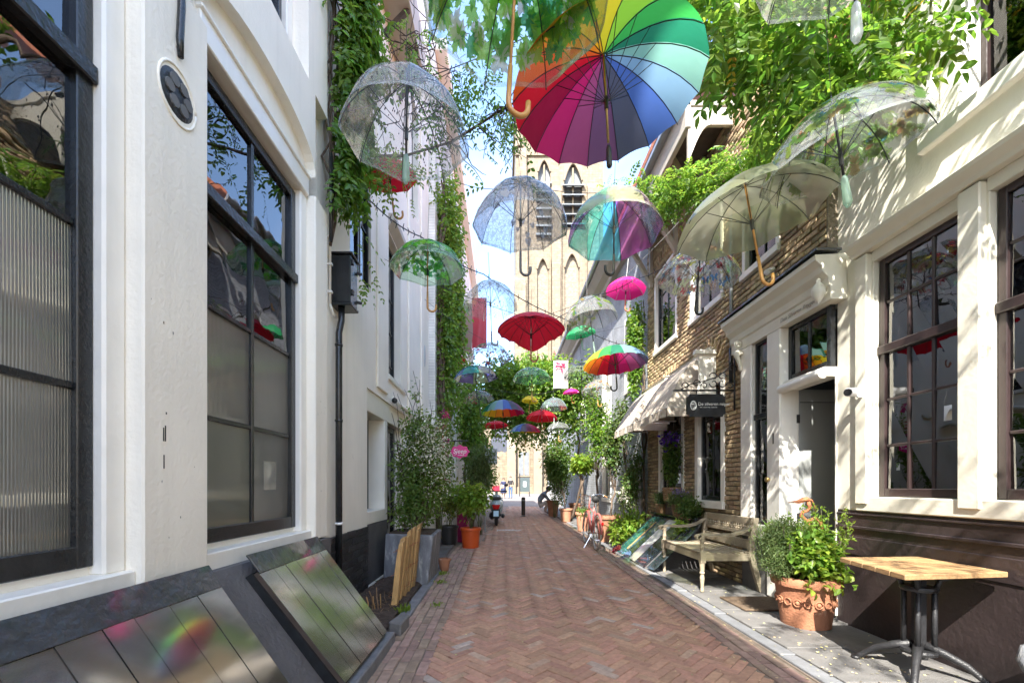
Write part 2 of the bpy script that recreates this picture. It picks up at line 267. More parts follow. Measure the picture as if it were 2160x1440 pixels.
M = dict(
 plaster=mat('white_plaster', (.86,.81,.705), .7, .08, 1.6, .18, 45, stain=((.64,.60,.52), 5.5, .65), streak=.06),
 trim=mat('white_gloss_trim', (.85,.82,.75), .3, .04, 5, .14, 25, streak=.05),
 cream=mat('cream_paint', (.74,.71,.60), .45, .06, 5, .1, 25),
 black=mat('black_gloss_paint', (.018,.02,.022), .22, .3, 12, .15, 60),
 iron=mat('black_cast_iron', (.02,.02,.022), .45, .3, 20, .25, 80),
 brown=mat('dark_brown_paint', (.035,.022,.022), .32, .2, 8, .1, 30),
 plinth=mat('aubergine_plinth_paint', (.036,.026,.026), .42, .22, 3, .25, 25, stain=((.11,.095,.09), 14, .70)),
 darkint=mat('dim_interior', (.13,.13,.13), .9, .3, 2), curtain=mat('grey_net_curtain', (.34,.34,.32), .9, .15, 5, stretch=(1,14,.6)),
 pale=mat('pale_blind', (.55,.56,.54), .8, .06, 3),
 tar=mat('dark_cement_render', (.10,.095,.095), .8, .18, 5, .5, 40, stain=((.15,.145,.14), 8, .66)),
 hatch=mat('dark_green_gloss_hatch', (.03,.037,.036), .14, .3, 9, .22, 110, spec=.9, coat=1.0, stain=((.16,.16,.14), 45, .70)),
 lead=mat('bitumen_flashing', (.035,.04,.046), .28, .3, 12, .6, 25, coat=.7, stain=((.2,.19,.17), 16, .68)),
 blackbrick=mat('tarred_brick', (.032,.030,.030), .5, .3, 20, .5, 50, isl=.3),
 mortar=mat('sandy_joint', (.19,.15,.115), .95, .25, 18, .4, 90), mortar2=mat('pale_mortar', (.20,.165,.12), .95, .2, 12, .5, 60),
 road=mat('brown_paving_brick', (.44,.255,.17), .8, .2, 26, .35, 130, isl=.16, hue=.012, stain=((.30,.20,.15), 1.5, .58)),
 gutter=mat('worn_gutter_brick', (.32,.22,.17), .85, .3, 14, .4, 120, isl=.18, hue=.02, stain=((.16,.17,.08), 5, .64)),
 ybrick=mat('yellow_brown_brick', (.41,.305,.18), .85, .28, 22, .6, 70, isl=.36, hue=.014),
 stone=mat('blue_grey_stone', (.14,.135,.13), .7, .22, 7, .4, 60, isl=.18, stain=((.28,.26,.23), 12, .66)),
 kerb=mat('bluestone_kerb', (.17,.175,.185), .6, .22, 9, .4, 60, isl=.15),
 soil=mat('brown_soil', (.06,.04,.028), .95, .5, 30, 1, 60), bark=mat('grey_brown_bark', (.12,.085,.06), .85, .4, 30, .6, 60), stem=mat('green_stem', (.10,.11,.04), .7, .3, 30),
 twig=mat('dark_twig', (.055,.035,.028), .8, .3, 30),
 teak=mat('weathered_teak', (.34,.285,.20), .6, .25, 5, .35, 60, isl=.15, stretch=(3,18,18)),
 oak=mat('oiled_pine_top', (.34,.205,.095), .55, .35, 5, .35, 50, isl=.22, stretch=(14,2,14), stain=((.20,.13,.07), 2.5, .56)),
 stake=mat('split_chestnut', (.46,.28,.11), .65, .28, 7, .5, 40, isl=.2, stretch=(12,12,1.2)),
 terra=mat('aged_terracotta', (.34,.145,.078), .85, .22, 7, .4, 50, stain=((.42,.28,.19), 5, .62)),
 terra2=mat('pale_terracotta', (.42,.20,.12), .8, .18, 7, .3, 50), orange=mat('orange_plastic', (.52,.075,.012), .4, .05, 5),
 blackplastic=mat('black_plastic', (.025,.025,.027), .45, .1, 5), slate=mat('weathered_slate_planter', (.15,.155,.17), .7, .35, 5, .4, 30, stretch=(3,3,.8), stain=((.36,.36,.35), 4, .54)),
 magenta=mat('magenta_paint', (.30,.015,.09), .4, .12, 4), rust=mat('rusted_steel', (.33,.12,.05), .75, .3, 25, .4, 90),
 mat_=mat('coir_doormat', (.16,.11,.07), .95, .3, 40, .8, 200), awn=mat('taupe_awning_cloth', (.46,.405,.34), .85, .08, 12, .3, 25),
 grey=mat('grey_door_paint', (.33,.345,.34), .4, .05, 3), wicker=mat('woven_wicker', (.36,.22,.11), .7, .35, 60, .8, 120, stretch=(1,1,3)),
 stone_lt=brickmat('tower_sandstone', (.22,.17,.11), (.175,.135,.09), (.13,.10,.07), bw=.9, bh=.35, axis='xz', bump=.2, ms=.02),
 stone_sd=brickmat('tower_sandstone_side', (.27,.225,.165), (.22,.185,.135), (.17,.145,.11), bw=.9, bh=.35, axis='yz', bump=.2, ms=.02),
 stone_nb=brickmat('niche_rubble', (.24,.19,.13), (.18,.14,.095), (.23,.19,.145), bw=.45, bh=.25, axis='xz', bump=.5, ms=.03),
 stonepl=mat('pale_dressed_stone', (.215,.168,.115), .85, .15, 1.2, .3, 10), louvre=mat('grey_slate_louvre', (.14,.15,.155), .6, .2, 3),
 gbrick=brickmat('grey_painted_brick', (.42,.44,.47), (.36,.38,.41), (.27,.28,.30), bw=.2, bh=.06, bump=.7),
 wbrick=brickmat('white_painted_brick', (.76,.73,.67), (.72,.69,.63), (.6,.58,.54), bw=.2, bh=.06, bump=.4),
 plaza=brickmat('plaza_setts', (.24,.205,.18), (.20,.175,.16), (.20,.18,.165), bw=.22, bh=.11, axis='xy', bump=.2),
 earth=mat('packed_ground', (.16,.13,.11), .95, .2, 3), tile=mat('orange_roof_tile', (.36,.13,.07), .8, .2, 8, .5, 30), soffit=mat('cream_soffit_board', (.44,.40,.33), .6, .08, 4, .1, 20),
 darkwood=mat('dark_brown_timber', (.06,.042,.032), .7, .3, 10, .3, 40), zinc=mat('zinc_pipe', (.35,.37,.39), .4, .12, 8, metal=.6), chrome=mat('bright_chrome', (.7,.7,.7), .15, .05, 8, metal=1),
 rubber=mat('black_rubber', (.02,.02,.02), .7, .2, 20), brass=mat('aged_brass', (.35,.25,.1), .35, .2, 20, metal=.9),
 white=mat('white_plastic', (.8,.8,.8), .35, .03, 5), print_=mat('white_print', (.8,.8,.78), .6, .02, 5), inkdark=mat('faded_ink', (.12,.11,.1), .7, .1, 5),
 wood=mat('varnished_cane', (.50,.25,.07), .3, .2, 20, spec=.6), darkrib=mat('black_rib_steel', (.02,.02,.022), .35, .1, 20), silver=mat('steel_shaft', (.5,.5,.5), .3, .1, 20, metal=.9),
 clearh=pvc('frosted_handle', (.75,.9,.8), .45, (.6,.8,.68)), whiteh=pvc('white_handle', (.9,.95,.92), .6, (.85,.9,.87)),
)
G_clear = glass('window_glass', ior=1.65); G_side = glass('reflective_window_glass', (.62,.66,.66), ior=2.5, wob=.08, wscale=2.5)
G_reed = glass('reeded_glass', (.10,.10,.09), ior=3.2, rough=.03, reed=.011); G_frost = glass('obscured_glass', (.12,.13,.105), ior=3.0, rough=.06, wob=.3, wscale=60, reed=.007)
# ------------------------------------------------------------------ ground, road, pavement
def sheet(name, mt, x0, x1, ys, dz, kind='structure'):
    V = []; Fc = []
    for y in ys: V += [(x0, y, gz(y)+dz), (x1, y, gz(y)+dz)]
    for i in range(len(ys)-1): Fc.append((2*i, 2*i+1, 2*i+3, 2*i+2))
    return tag(raw(name, V, Fc, mt), kind=kind)
YS = [-15, -6, 0, 3, 6, 9, 12, 15, 18, 21, 24, 30, 35, 45, 70]
sheet('ground', M['earth'], -400, 400, [-400, -15, 0, 12, 24, 35, 70, 400, 900], -.06)
plaza = sheet('plaza', M['plaza'], -40, 40, [23.4, 30, 35, 45, 70], -.004)
road = sheet('road', M['mortar'], -1.6, 3.2, [y for y in YS if y <= 21]+[23.4], -.012)
pave = sheet('pavement', M['mortar'], 2.06, 3.2, [y for y in YS if y <= 21]+[23.4], -.004)
def brick_shape(L, W, T=.03, c=.004):
    a, b = L/2, W/2
    v = []
    for z, k in ((-T, 0), (-c, 0), (0, c)): v += [(-a+k, -b+k, z), (a-k, -b+k, z), (a-k, b-k, z), (-a+k, b-k, z)]
    f = [(8,9,10,11)]
    for r in (0, 4): f += [(r+i, r+(i+1)%4, r+4+(i+1)%4, r+4+i) for i in range(4)]
    return np.array(v), f
def stamp(name, shape, mats4, mt, parent=None, kind='stuff'):
    v, f = shape; A = np.array(mats4, float); n = len(A)
    vh = np.c_[v, np.ones(len(v))]; V = np.einsum('nij,kj->nki', A, vh)[..., :3].reshape(-1, 3)
    Fq = (np.array(f)[None]+(np.arange(n)*len(v))[:, None, None]).reshape(-1, 4)
    return tag(raw(name, V, Fq, mt, parent), kind=kind)
def place(name, shape, mats4, mt, parent, limit=300, key=None):
    """the nearest `limit` pieces become parts sharing one mesh, the rest one joined part"""
    if key is None: key = lambda m: (m[0][3]**2+m[1][3]**2+(m[2][3]-H)**2)
    ms = sorted(mats4, key=key); v, f = shape
    me = bpy.data.meshes.new(name); me.from_pydata([tuple(p) for p in v], [], f); me.materials.append(mt)
    for m in ms[:limit]:
        o = link(name, me, parent); o.matrix_basis = Matrix(m)
    if len(ms) > limit: stamp(name, shape, ms[limit:], mt, parent)
def onground(x, y, ang, dz=0, tx=0, ty=0):
    return Matrix.Translation((x, y, gz(y)+dz)) @ Matrix.Rotation(tx, 4, 'X') @ Matrix.Rotation(.01+ty, 4, 'X') @ Matrix.Rotation(ang, 4, 'Z')
LW = .068; J = .0045
def xl(y): return -.93+.02*math.sin(y*.5)+(.0 if y < 8 else .06*(y-8))        # left edge of the street
def xr(y): return 2.05
hb = []
for i in range(-330, 330):
    for j in range(-70, 70):
        for vert in (0, 1):
            if vert: cx, cy_ = i+6*j+.5, i+1+1.5
            else: cx, cy_ = i+6*j+1.5, i+.5
            cx *= LW; cy_ *= LW
            X = (cx-cy_)*.7071+.5; Y = (cx+cy_)*.7071+2
            if not (2.2 < Y < 23.3): continue
            if not (xl(Y)+.40 < X < 1.80): continue
            hb.append(onground(X, Y, R_(45)+(math.pi/2 if vert else 0)+rnd.gauss(0, .012), rnd.uniform(-.004, .003)+.006*math.sin(X*2.3+Y*1.1)*math.sin(Y*1.7), rnd.gauss(0, .009), rnd.gauss(0, .009)))
place('brick', brick_shape(LW*3-J, LW-J), hb, M['road'], road, 300)
gb = []
for r in range(5):
    y = 1.9+rnd.random()*.2
    while y < 23:
        L = .205; gb.append(onground(xl(y)+.04+r*.078+rnd.gauss(0, .003), y, math.pi/2+rnd.gauss(0, .01), rnd.uniform(-.006, .003)-.004*(r == 2), 0, rnd.gauss(0, .006))); y += L+rnd.uniform(.004, .012)
for r in range(3):
    y = 1.9+rnd.random()*.2
    while y < 23:
        gb.append(onground(1.835+r*.078+rnd.gauss(0, .003), y, math.pi/2+rnd.gauss(0, .01), rnd.uniform(-.006, .003), 0, rnd.gauss(0, .006))); y += .205+rnd.uniform(.004, .012)
place('gutter_brick', brick_shape(.2, .07), gb, M['gutter'], road, 300)
y = 1.2
while y < 22:                                              # bluestone kerb and slabs of the right pavement
    L = rnd.uniform(.8, 1.1); b = MB(); g = gz(y+L/2)
    b.box(2.075, 2.19, y+.004, y+L-.004, g-.08, g+.018+rnd.uniform(-.003, .003)); b.build('kerb_stone', M['kerb'], pave, bevel=.006); y += L
for c in range(2):
    y = 1.0+.3*c
    while y < 22:
        L = rnd.uniform(.45, .75); g = gz(y+L/2); b = MB(); x0 = 2.2+c*.46
        b.box(x0+.003, x0+.457, y+.004, y+L-.004, g-.06, g+.022+rnd.uniform(-.004, .004)); b.build('slab', M['stone'], pave, bevel=.005); y += L
for (y0, y1, x) in ((3.78, 4.62, -.945), (4.64, 5.5, -.945), (5.52, 6.35, -.95), (6.37, 7.1, -.95)):
    b = MB(); g = gz(y0); b.box(x-.055, x+.055, y0, y1, g-.05, g+.03); b.build('kerb_stone', M['kerb'], road, bevel=.006)
b = MB(); b.box(-1.6, -1.0, 5.2, 23, -.1, .04+.0); 
lp = sheet('side_pavement', M['mortar'], -1.7, -.99, [5.4, 9, 15, 21, 23], .008)
for c in range(2):
    y = 6.3
    while y < 14:
        L = rnd.uniform(.35, .5); g = gz(y+L/2); b = MB(); x0 = -1.58+c*.295
        b.box(x0, x0+.285, y, y+L-.006, g-.03, g+.02+rnd.uniform(-.003, .003)); b.build('slab', M['stone'], lp, bevel=.004); y += L
b = MB(); b.prism([(-.98, 3.66, .03), (-.86, 3.60, .03), (-.84, 3.86, .03), (-.93, 3.95, .03)], (0, 0, .115))
tag(b.build('loose_kerb_block', M['stone'], bevel=.012), 'loose grey stone block at the near end of the soil bed beside the hatch', 'stone block')
b = MB(); g = gz(11.6)
for i in range(16): b.box(-.14+i*.04, -.14+i*.04+.02, 11.5, 11.74, g-.01, g+.006)
b.box(-.16, .52, 11.47, 11.5, g-.01, g+.007); b.box(-.16, .52, 11.74, 11.77, g-.01, g+.007)
tag(b.build('drain_grate', mat('pale_zinc_grate', (.55,.54,.52), .5, .1, 9)), 'pale metal drain grate set across the brick street', 'drain grate')
# fallen leaves and petals on the street (nobody could count them)
V = []; Fq = []
for i in range(900):
    x = rnd.choice([rnd.uniform(-.85, 3.0), rnd.gauss(1.9, .35), rnd.gauss(2.6, .35)]); yy = 2.3+9*rnd.random()**2
    if not -.88 < x < 3.05: continue
    s = rnd.uniform(.006, .016); a = rnd.random()*6.3; z = gz(yy)+(.028 if x > 2.06 else .006); c_, s_ = math.cos(a)*s, math.sin(a)*s; k = len(V)
    V += [(x-c_, yy-s_, z), (x+s_*.5, yy-c_*.5, z+.003), (x+c_, yy+s_, z+.001), (x-s_*.5, yy+c_*.5, z)]; Fq.append((k, k+1, k+2, k+3))
tag(raw('fallen_leaves', V, Fq, mat('dry_petals', (.5,.42,.22), .8, .3, 90, isl=.5, hue=.04)), 'dry yellow petals scattered on the street and pavement', 'leaf litter', kind='stuff')

# ------------------------------------------------------------------ house building helpers
def wallx(Xf, depth, ys, zs, holes, name, mt, parent):
    """slab whose street face is x = Xf, with rectangular holes (y0, y1, z0, z1)"""
    Y = sorted(set([ys[0], ys[1]]+[v for h in holes for v in h[:2] if ys[0] < v < ys[1]]))
    Z = sorted(set([zs[0], zs[1]]+[v for h in holes for v in h[2:] if zs[0] < v < zs[1]]))
    b = MB()
    for a0, a1 in zip(Y, Y[1:]):
        run = None
        for c0, c1 in zip(Z, Z[1:]):
            cy_, cz = (a0+a1)/2, (c0+c1)/2
            if any(h[0] < cy_ < h[1] and h[2] < cz < h[3] for h in holes):
                if run: b.box(Xf, Xf+depth, a0, a1, *run); run = None
            else: run = (run[0] if run else c0, c1)
        if run: b.box(Xf, Xf+depth, a0, a1, *run)
    return b.build(name, mt, parent)
def window(parent, X, s, y0, y1, z0, z1, ncol, zbars, fm, gm, back=None, rail=None, ft=.055, bt=.024, sill=None, sillm=None, dep=.05, panes=None, casing=None, cm=None, backd=.14, topcols=None):
    """window lying in the wall plane x = X, looking towards s (+1 right, -1 left)"""
    b = MB()
    b.box(X, X-s*dep, y0, y0+ft, z0, z1); b.box(X, X-s*dep, y1-ft, y1, z0, z1)
    b.box(X, X-s*dep, y0+ft, y1-ft, z0, z0+ft*1.3); b.box(X, X-s*dep, y0+ft, y1-ft, z1-ft, z1)
    w_ = b.build('window', fm, parent, bevel=.004)
    zr = sorted([z0+ft*1.3]+list(zbars)+([rail] if rail else [])+[z1-ft])
    xb = X-s*.012
    for z in zbars:
        b = MB(); b.box(xb, X-s*.04, y0+ft, y1-ft, z-bt/2, z+bt/2); b.build('glazing_bar', fm, w_, bevel=.004)
    if rail:
        b = MB(); b.box(X+s*.022, X-s*.03, y0, y1, rail-.035, rail+.035); b.build('meeting_rail', fm, w_, bevel=.006)
    yc = [y0+ft+(y1-y0-2*ft)*i/ncol for i in range(ncol+1)]
    for y in yc[1:-1]:
        b = MB(); b.box(xb+s*.003, X-s*.043, y-bt/2, y+bt/2, z0+ft, z1-ft); b.build('glazing_bar', fm, w_, bevel=.004)
    for i in range(ncol):
        for j in range(len(zr)-1):
            g = gm
            if panes: g = panes(i, j) or gm
            tiltz = rnd.gauss(0, .004); b = MB(); xg = X-s*.026
            b.hexa([(xg, yc[i], zr[j]), (xg-.004, yc[i], zr[j]), (xg-.004+tiltz, yc[i+1], zr[j]), (xg+tiltz, yc[i+1], zr[j]),
                    (xg+tiltz, yc[i], zr[j+1]), (xg-.004+tiltz, yc[i], zr[j+1]), (xg-.004, yc[i+1], zr[j+1]), (xg, yc[i+1], zr[j+1])]).build('pane', g, w_)
    if casing:
        cw, cx = casing; b = MB(); A = X+s*cx
        b.box(A, X-s*dep, y0-cw, y0-.002, z0-.002, z1+cw); b.box(A, X-s*dep, y1+.002, y1+cw, z0-.002, z1+cw); b.box(A, X-s*dep, y0-.002, y1+.002, z1+.002, z1+cw); b.build('casing', cm, w_, bevel=.006)
    if sill:
        h, p = sill; cw = casing[0] if casing else .03; b = MB(); b.box(X+s*p, X-s*dep, y0-cw-.01, y1+cw+.01, z0-h, z0-.003); b.build('sill', sillm, w_, bevel=.006)
    if back:
        b = MB(); b.box(X-s*backd, X-s*(backd+.02), y0-.02, y1+.02, z0-.02, z1+.02); b.build('inner_blind' if back != M['darkint'] else 'dark_room', back, w_)
    return w_
def text(name, body, size, loc, rot, mt, parent=None, ext=.002, align='LEFT', shear=0):
    c = bpy.data.curves.new(name, 'FONT'); c.body = body; c.size = size; c.extrude = ext; c.align_x = align; c.shear = shear; c.materials.append(mt)
    q = bpy.data.objects.new('tmp', c); sc.collection.objects.link(q); bpy.context.view_layer.update(); me = bpy.data.meshes.new_from_object(q.evaluated_get(bpy.context.evaluated_depsgraph_get())); bpy.data.objects.remove(q)
    me.transform(Matrix.Translation(loc) @ Euler(rot).to_matrix().to_4x4()); o = link(name, me, parent); return o
# ------------------------------------------------------------------ left house A (white, black sash windows, arched recess)
hA = thing('white_house', (-1.6, 0, 0), 'white house on the left with black sash windows, arched recess and sloping cellar hatches', 'house')
XP, XW = -1.49, -1.60
bays = [(-4.2, -3.0), (-1.9, -.65), (.5, 1.77), (2.16, 3.40)]
bays = [(.44, 1.77), (2.16, 3.40)]
upw = [(.72, 1.5, 4.43, 6.4), (2.42, 3.28, 4.43, 6.4)]
wallx(XP, -.35, (-15, 3.63), (4.42, 10.6), upw, 'upper_wall', M['plaster'], hA)  # runs on unseen behind the view; height shaped to shade the street
b = MB(); b.box(XP, XP-.35, -15, .44, .75, 4.42); b.build('wall', M['plaster'], hA)
for y0, y1 in ((1.77, 2.16), (3.40, 3.63)):
    b = MB(); b.box(XP, XP-.35, y0, y1, .84 if y0 < 2 else .88, 3.62); b.build('pilaster', M['plaster'], hA, bevel=.008)
for (y0, y1) in bays:                                     # arched spandrel, tympanum board, window
    ym = (y0+y1)/2; hw = (y1-y0)/2; n = 20
    pl = [(XP, y0, 3.62)] if False else []
    arc = [(XP, ym+hw*math.cos(math.pi*(1-i/n)), 3.62+.14+.25*math.sin(math.pi*i/n)**.8) for i in range(n+1)]
    b = MB()
    for p, q in zip(arc, arc[1:]): b.hexa([p, q, (XP-.08, q[1], q[2]), (XP-.08, p[1], p[2]), (XP, p[1], 4.42), (XP, q[1], 4.42), (XP-.08, q[1], 4.42), (XP-.08, p[1], 4.42)])
    b.build('arch', M['plaster'], hA)
    b = MB(); b.box(XP-.07, XP-.35, y0, y1, 3.60, 4.42); b.build('tympanum', M['plaster'], hA)
    b = MB(); b.box(XP-.045, XP-.075, y0+.01, y1-.01, 3.60, 3.74); b.box(XP-.03, XP-.07, y0, y1, 3.735, 3.76); b.build('lintel_board', M['trim'], hA, bevel=.006)
    for a0, a1 in ((y0, y0+.045), (y1-.1, y1)):
        b = MB(); b.box(XP-.07, XP-.2, a0, a1, .95, 3.6); b.build('jamb', M['trim'], hA, bevel=.01)
    b = MB(); b.box(XP-.03, XP-.25, y0, y1, .84, .955); b.build('sill_block', M['trim'], hA, bevel=.006)
    far = y0 > 2
    def pn(i, j): return (G_frost if j == 0 and i == 0 and far else G_reed) if j < 2 else None
    window(hA, XW, 1, y0+.045, y1-.1, .99, 3.57, 2, [1.68, 2.295], M['black'], G_side, back=M['darkint'], rail=2.9, ft=.065, panes=pn, bt=.028, backd=.6)
    b = MB(); b.box(XW-.02, XP-.2, y0, y1, .955, .99); b.build('sill', M['trim'], hA)
for (y0, y1, z0, z1) in upw:
    b = MB(); b.box(XP-.12, XP-.3, y0, y0+.09, z0, z1); b.box(XP-.12, XP-.3, y1-.09, y1, z0, z1); b.box(XP-.10, XP-.3, y0, y1, z0, z0+.07); b.build('casing', M['trim'], hA, bevel=.01)
    window(hA, XP-.16, 1, y0+.09, y1-.09, z0+.07, z1, 1, [], M['black'], G_side, back=M['pale'], ft=.045, rail=5.5)
b = MB(); b.box(XP+.02, XP-.3, -15, 3.64, 10.6, 10.85); b.build('cornice', M['trim'], hA)
b = MB(); b.prism([(-1.5, -15, 10.8), (-1.5, 3.63, 10.8), (-5.5, 3.63, 13.2), (-5.5, -15, 13.2)], (0, 0, .12)); b.build('roof', M['tile'], hA)
b = MB(); b.box(-1.9, -7, -15, 3.62, -.1, 10.6); b.build('inner_core', M['darkint'], hA)
# cast iron vent in a round recess of the pilaster, and the cable above it
b = MB(); b.lathe([(.10, 0), (.10, .012), (.085, .018), (.03, .018), (.0, .02)], (XP-.012, 1.955, 3.09), 24, axis=Matrix.Rotation(R_(90), 3, 'Y'))
vt = tag(b.build('cast_iron_vent', M['iron']), 'round black cast iron vent set in the white pilaster', 'vent')
for k in range(6):
    a = k*math.pi/3; b = MB(); b.lathe([(.026, 0), (.026, .01)], (XP+.004, 1.955+.055*math.cos(a), 3.09+.055*math.sin(a)), 10, axis=Matrix.Rotation(R_(90), 3, 'Y')); b.build('hole', M['darkint'], vt)
b = MB(); b.tube([(XP+.001, 1.957+.112*math.cos(a*math.pi/14), 3.09+.125*math.sin(a*math.pi/14)) for a in range(28)]+[(XP+.001, 1.957+.112, 3.09)], .006, 8); b.build('plaster_ring', M['plaster'], vt, smooth=True)
b = MB(); b.tube([(XP+.012, 1.96, 3.27), (XP+.012, 1.955, 3.35), (XP+.012, 1.965, 3.5), (XP+.012, 1.96, 4.6)], [.012, .016, .016, .016], 8)
tag(b.build('downpipe_cable', M['black'], smooth=True), 'thin black cable running down the white pilaster to the vent', 'cable')
V = MB()
for z0, z1, y in ((1.50, 1.56, 1.875), (1.50, 1.57, 1.885), (1.38, 1.44, 1.877), (1.62, 1.63, 1.89)): V.box(XP+.0005, XP+.0015, y-.003, y+.003, z0, z1)
V.build('scuff_mark', M['iron'], hA)
for k in range(14):                                        # chips, scratches and flaked paint on the pilaster and jambs
    yy = rnd.uniform(1.79, 2.14) if k < 9 else rnd.uniform(3.43, 3.61); zz = rnd.uniform(.95, 2.3); q = MB(); n_ = 7; r_ = rnd.uniform(.002, .007)
    q.add([(XP+.0006, yy+r_*rnd.uniform(.5, 1)*math.cos(i*6.28/n_)*.6, zz+r_*rnd.uniform(.5, 1.6)*math.sin(i*6.28/n_)) for i in range(n_)], [tuple(range(n_))]); q.build('paint_chip', rnd.choice([M['mortar2'], M['pale'], M['stone'], M['mortar2']]), hA)
# sloping plinth and hatches in front of house A
plA = thing('cellar_plinth', (-1.3, 1.5, 0), 'dark sloping cement plinth along the foot of the white house', 'plinth')
XT, ZT = -1.47, .865
b = MB(); b.prism([(XT, 1.0, ZT), (-.99, 1.0, .10), (-.97, 1.0, -.1), (-1.9, 1.0, -.1), (-1.9, 1.0, ZT)], (0, 2.45, 0)); b.build('sloping_face', M['tar'], plA)
b = MB(); b.box(-1.9, -1.46, 3.3, 3.63, -.1, .87); b.build('pier_foot', M['tar'], plA)
b = MB(); b.box(-.99, -.88, 2.4, 3.5, -.1, .115); b.build('kerb_stone', M['kerb'], plA, bevel=.008)
def hatch(name, yt0, yt1, yb0, yb1, label, n, xt=-1.46, zt=.885, xb=-.95, zb=.115, lift=.045):
    t = thing(name, (-1.2, (yb0+yb1)/2, 0), label, 'cellar hatch', 'cellar hatches of the white house')
    TL, TR, BR, BL = Vector((xt, yt0, zt)), Vector((xt, yt1, zt)), Vector((xb, yb1, zb)), Vector((xb, yb0, zb))
    nrm = (TR-TL).cross(BL-TL).normalized()
    if nrm.z < 0: nrm = -nrm
    def P(u, v, h): return (TL.lerp(TR, u)).lerp(BL.lerp(BR, u), v)+nrm*h
    b = MB(); b.hexa([P(-.02, .1, -.06), P(1.02, .1, -.06), P(1.02, 1, -.06), P(-.02, 1, -.06), P(-.02, .1, lift-.028), P(1.02, .1, lift-.028), P(1.02, 1, lift-.028), P(-.02, 1, lift-.028)]); b.build('frame', M['black'], t)
    b = MB(); b.hexa([P(0, .11, -.05), P(1, .11, -.05), P(1, .985, -.05), P(0, .985, -.05), P(0, .11, lift-.004), P(1, .11, lift-.004), P(1, .985, lift-.004), P(0, .985, lift-.004)]); b.build('gap_filler', M['darkwood'], t)  # dark filler added so the gaps between planks stay dark
    us = [0]
    for i in range(n): us.append(us[-1]+rnd.uniform(.8, 1.25))
    us = [u/us[-1] for u in us]
    for i in range(n):
        k = rnd.uniform(-.002, .002); g = .0022/(yb1-yb0)
        b = MB(); b.hexa([P(us[i]+g, .11, lift-.03), P(us[i+1]-g, .11, lift-.03), P(us[i+1]-g, .985, lift-.03), P(us[i]+g, .985, lift-.03), P(us[i]+g, .11, lift+k), P(us[i+1]-g, .11, lift+k), P(us[i+1]-g, .985, lift+k), P(us[i]+g, .985, lift+k)])
        b.build('plank', M['hatch'], t)
    nseg = 4
    for i in range(nseg):
        u0, u1 = i/nseg-.002, (i+1)/nseg+.004; k = rnd.uniform(0, .003)
        b = MB(); b.hexa([P(u0, -.01, lift), P(u1, -.01, lift), P(u1, .12, lift), P(u0, .12, lift), P(u0, -.01, lift+.009+k), P(u1, -.01, lift+.011-k), P(u1, .125, lift+.006), P(u0, .125, lift+.006+k)])
        b.build('flashing_strip', M['lead'], t, bevel=.003)
    return t
hatch('cellar_hatch', 1.0, 2.06, 1.0, 2.10, 'nearest glossy dark plank hatch sloping below the ribbed window at the left edge', 7)
hatch('cellar_hatch', 2.37, 3.27, 2.50, 3.40, 'glossy green black plank hatch sloping beside the soil bed and wooden pales', 7)

# ------------------------------------------------------------------ left house B (white, tall, black tarred brick foot)
XB = -1.58
hB = thing('white_house', (-1.6, 6, 0), 'tall white house with tarred brick foot, drainpipe and recessed shop door on the left', 'house')
holesB = [(4.98, 6.95, .12, 2.46), (5.92, 6.62, 2.78, 4.85), (4.42, 5.12, 3.62, 5.6), (7.3, 8.0, 6.2, 8.2), (5.0, 5.6, 6.3, 8.2)]
wallx(XB, -.4, (3.63, 8.95), (-.1, 11.6), holesB, 'wall', M['plaster'], hB)
b = MB(); b.box(-2.05, -7, 3.63, 8.95, -.1, 11.5); b.build('inner_core', M['darkint'], hB)
b = MB(); b.box(XB+.01, XB, 3.64, 4.97, .0, .80); b.build('plinth', M['blackbrick'], hB)
ms = []
for r in range(11):
    y = 3.64-(.12 if r % 2 else 0)
    while y < 4.95:
        a0, a1 = max(y, 3.645), min(y+.225, 4.965)
        if a1-a0 > .05: ms.append(Matrix.Translation((XB+.022+rnd.uniform(-.004, .004), (a0+a1)/2, .075+r*.073+rnd.gauss(0, .002))) @ Matrix.Rotation(R_(90), 4, 'Z') @ Matrix.Rotation(R_(90), 4, 'X') @ Matrix.Rotation(rnd.gauss(0, .02), 4, 'Y') @ Matrix.Diagonal(((a1-a0)/.225, 1, 1, 1)))
        y += .232
place('brick', brick_shape(.222, .064, .03, .006), ms, M['blackbrick'], hB)
# recessed shop front: side light, post, panelled door
b = MB(); b.box(XB-.02, XB-.35, 4.98, 5.93, .12, .85); b.build('stall_riser', M['tar'], hB, bevel=.01)
b = MB(); b.box(XB-.02, XB-.35, 4.98, 5.80, .85, 1.0); b.build('sill_block', M['plaster'], hB, bevel=.006)
b = MB(); b.box(XB-.02, XB-.3, 4.98, 6.95, 2.20, 2.46); b.build('fascia_board', M['cream'], hB, bevel=.006)
b = MB(); b.box(XB-.02, XB-.3, 5.80, 5.93, .85, 2.2); b.build('post', M['trim'], hB, bevel=.006)
window(hB, XB-.24, 1, 4.98, 5.80, 1.0, 2.2, 1, [], M['black'], G_side, back=M['darkint'])
dB = window(hB, XB-.12, 1, 5.93, 6.72, .35, 2.2, 2, [.78, 1.42], M['black'], G_side, back=M['pale'], ft=.08, bt=.04)
b = MB(); b.box(XB-.1, XB-.3, 6.72, 6.95, .12, 2.2); b.build('jamb', M['trim'], hB)
b = MB(); b.tube([(XB-.06, 6.02, 1.02), (XB-.02, 6.02, 1.02), (XB-.02, 6.12, 1.02)], .01, 6); b.build('door_handle', M['iron'], dB, smooth=True)
b = MB(); b.box(XB-.05, XB-.3, 5.93, 6.72, .05, .35); b.build('doorstep', M['stone'], hB)
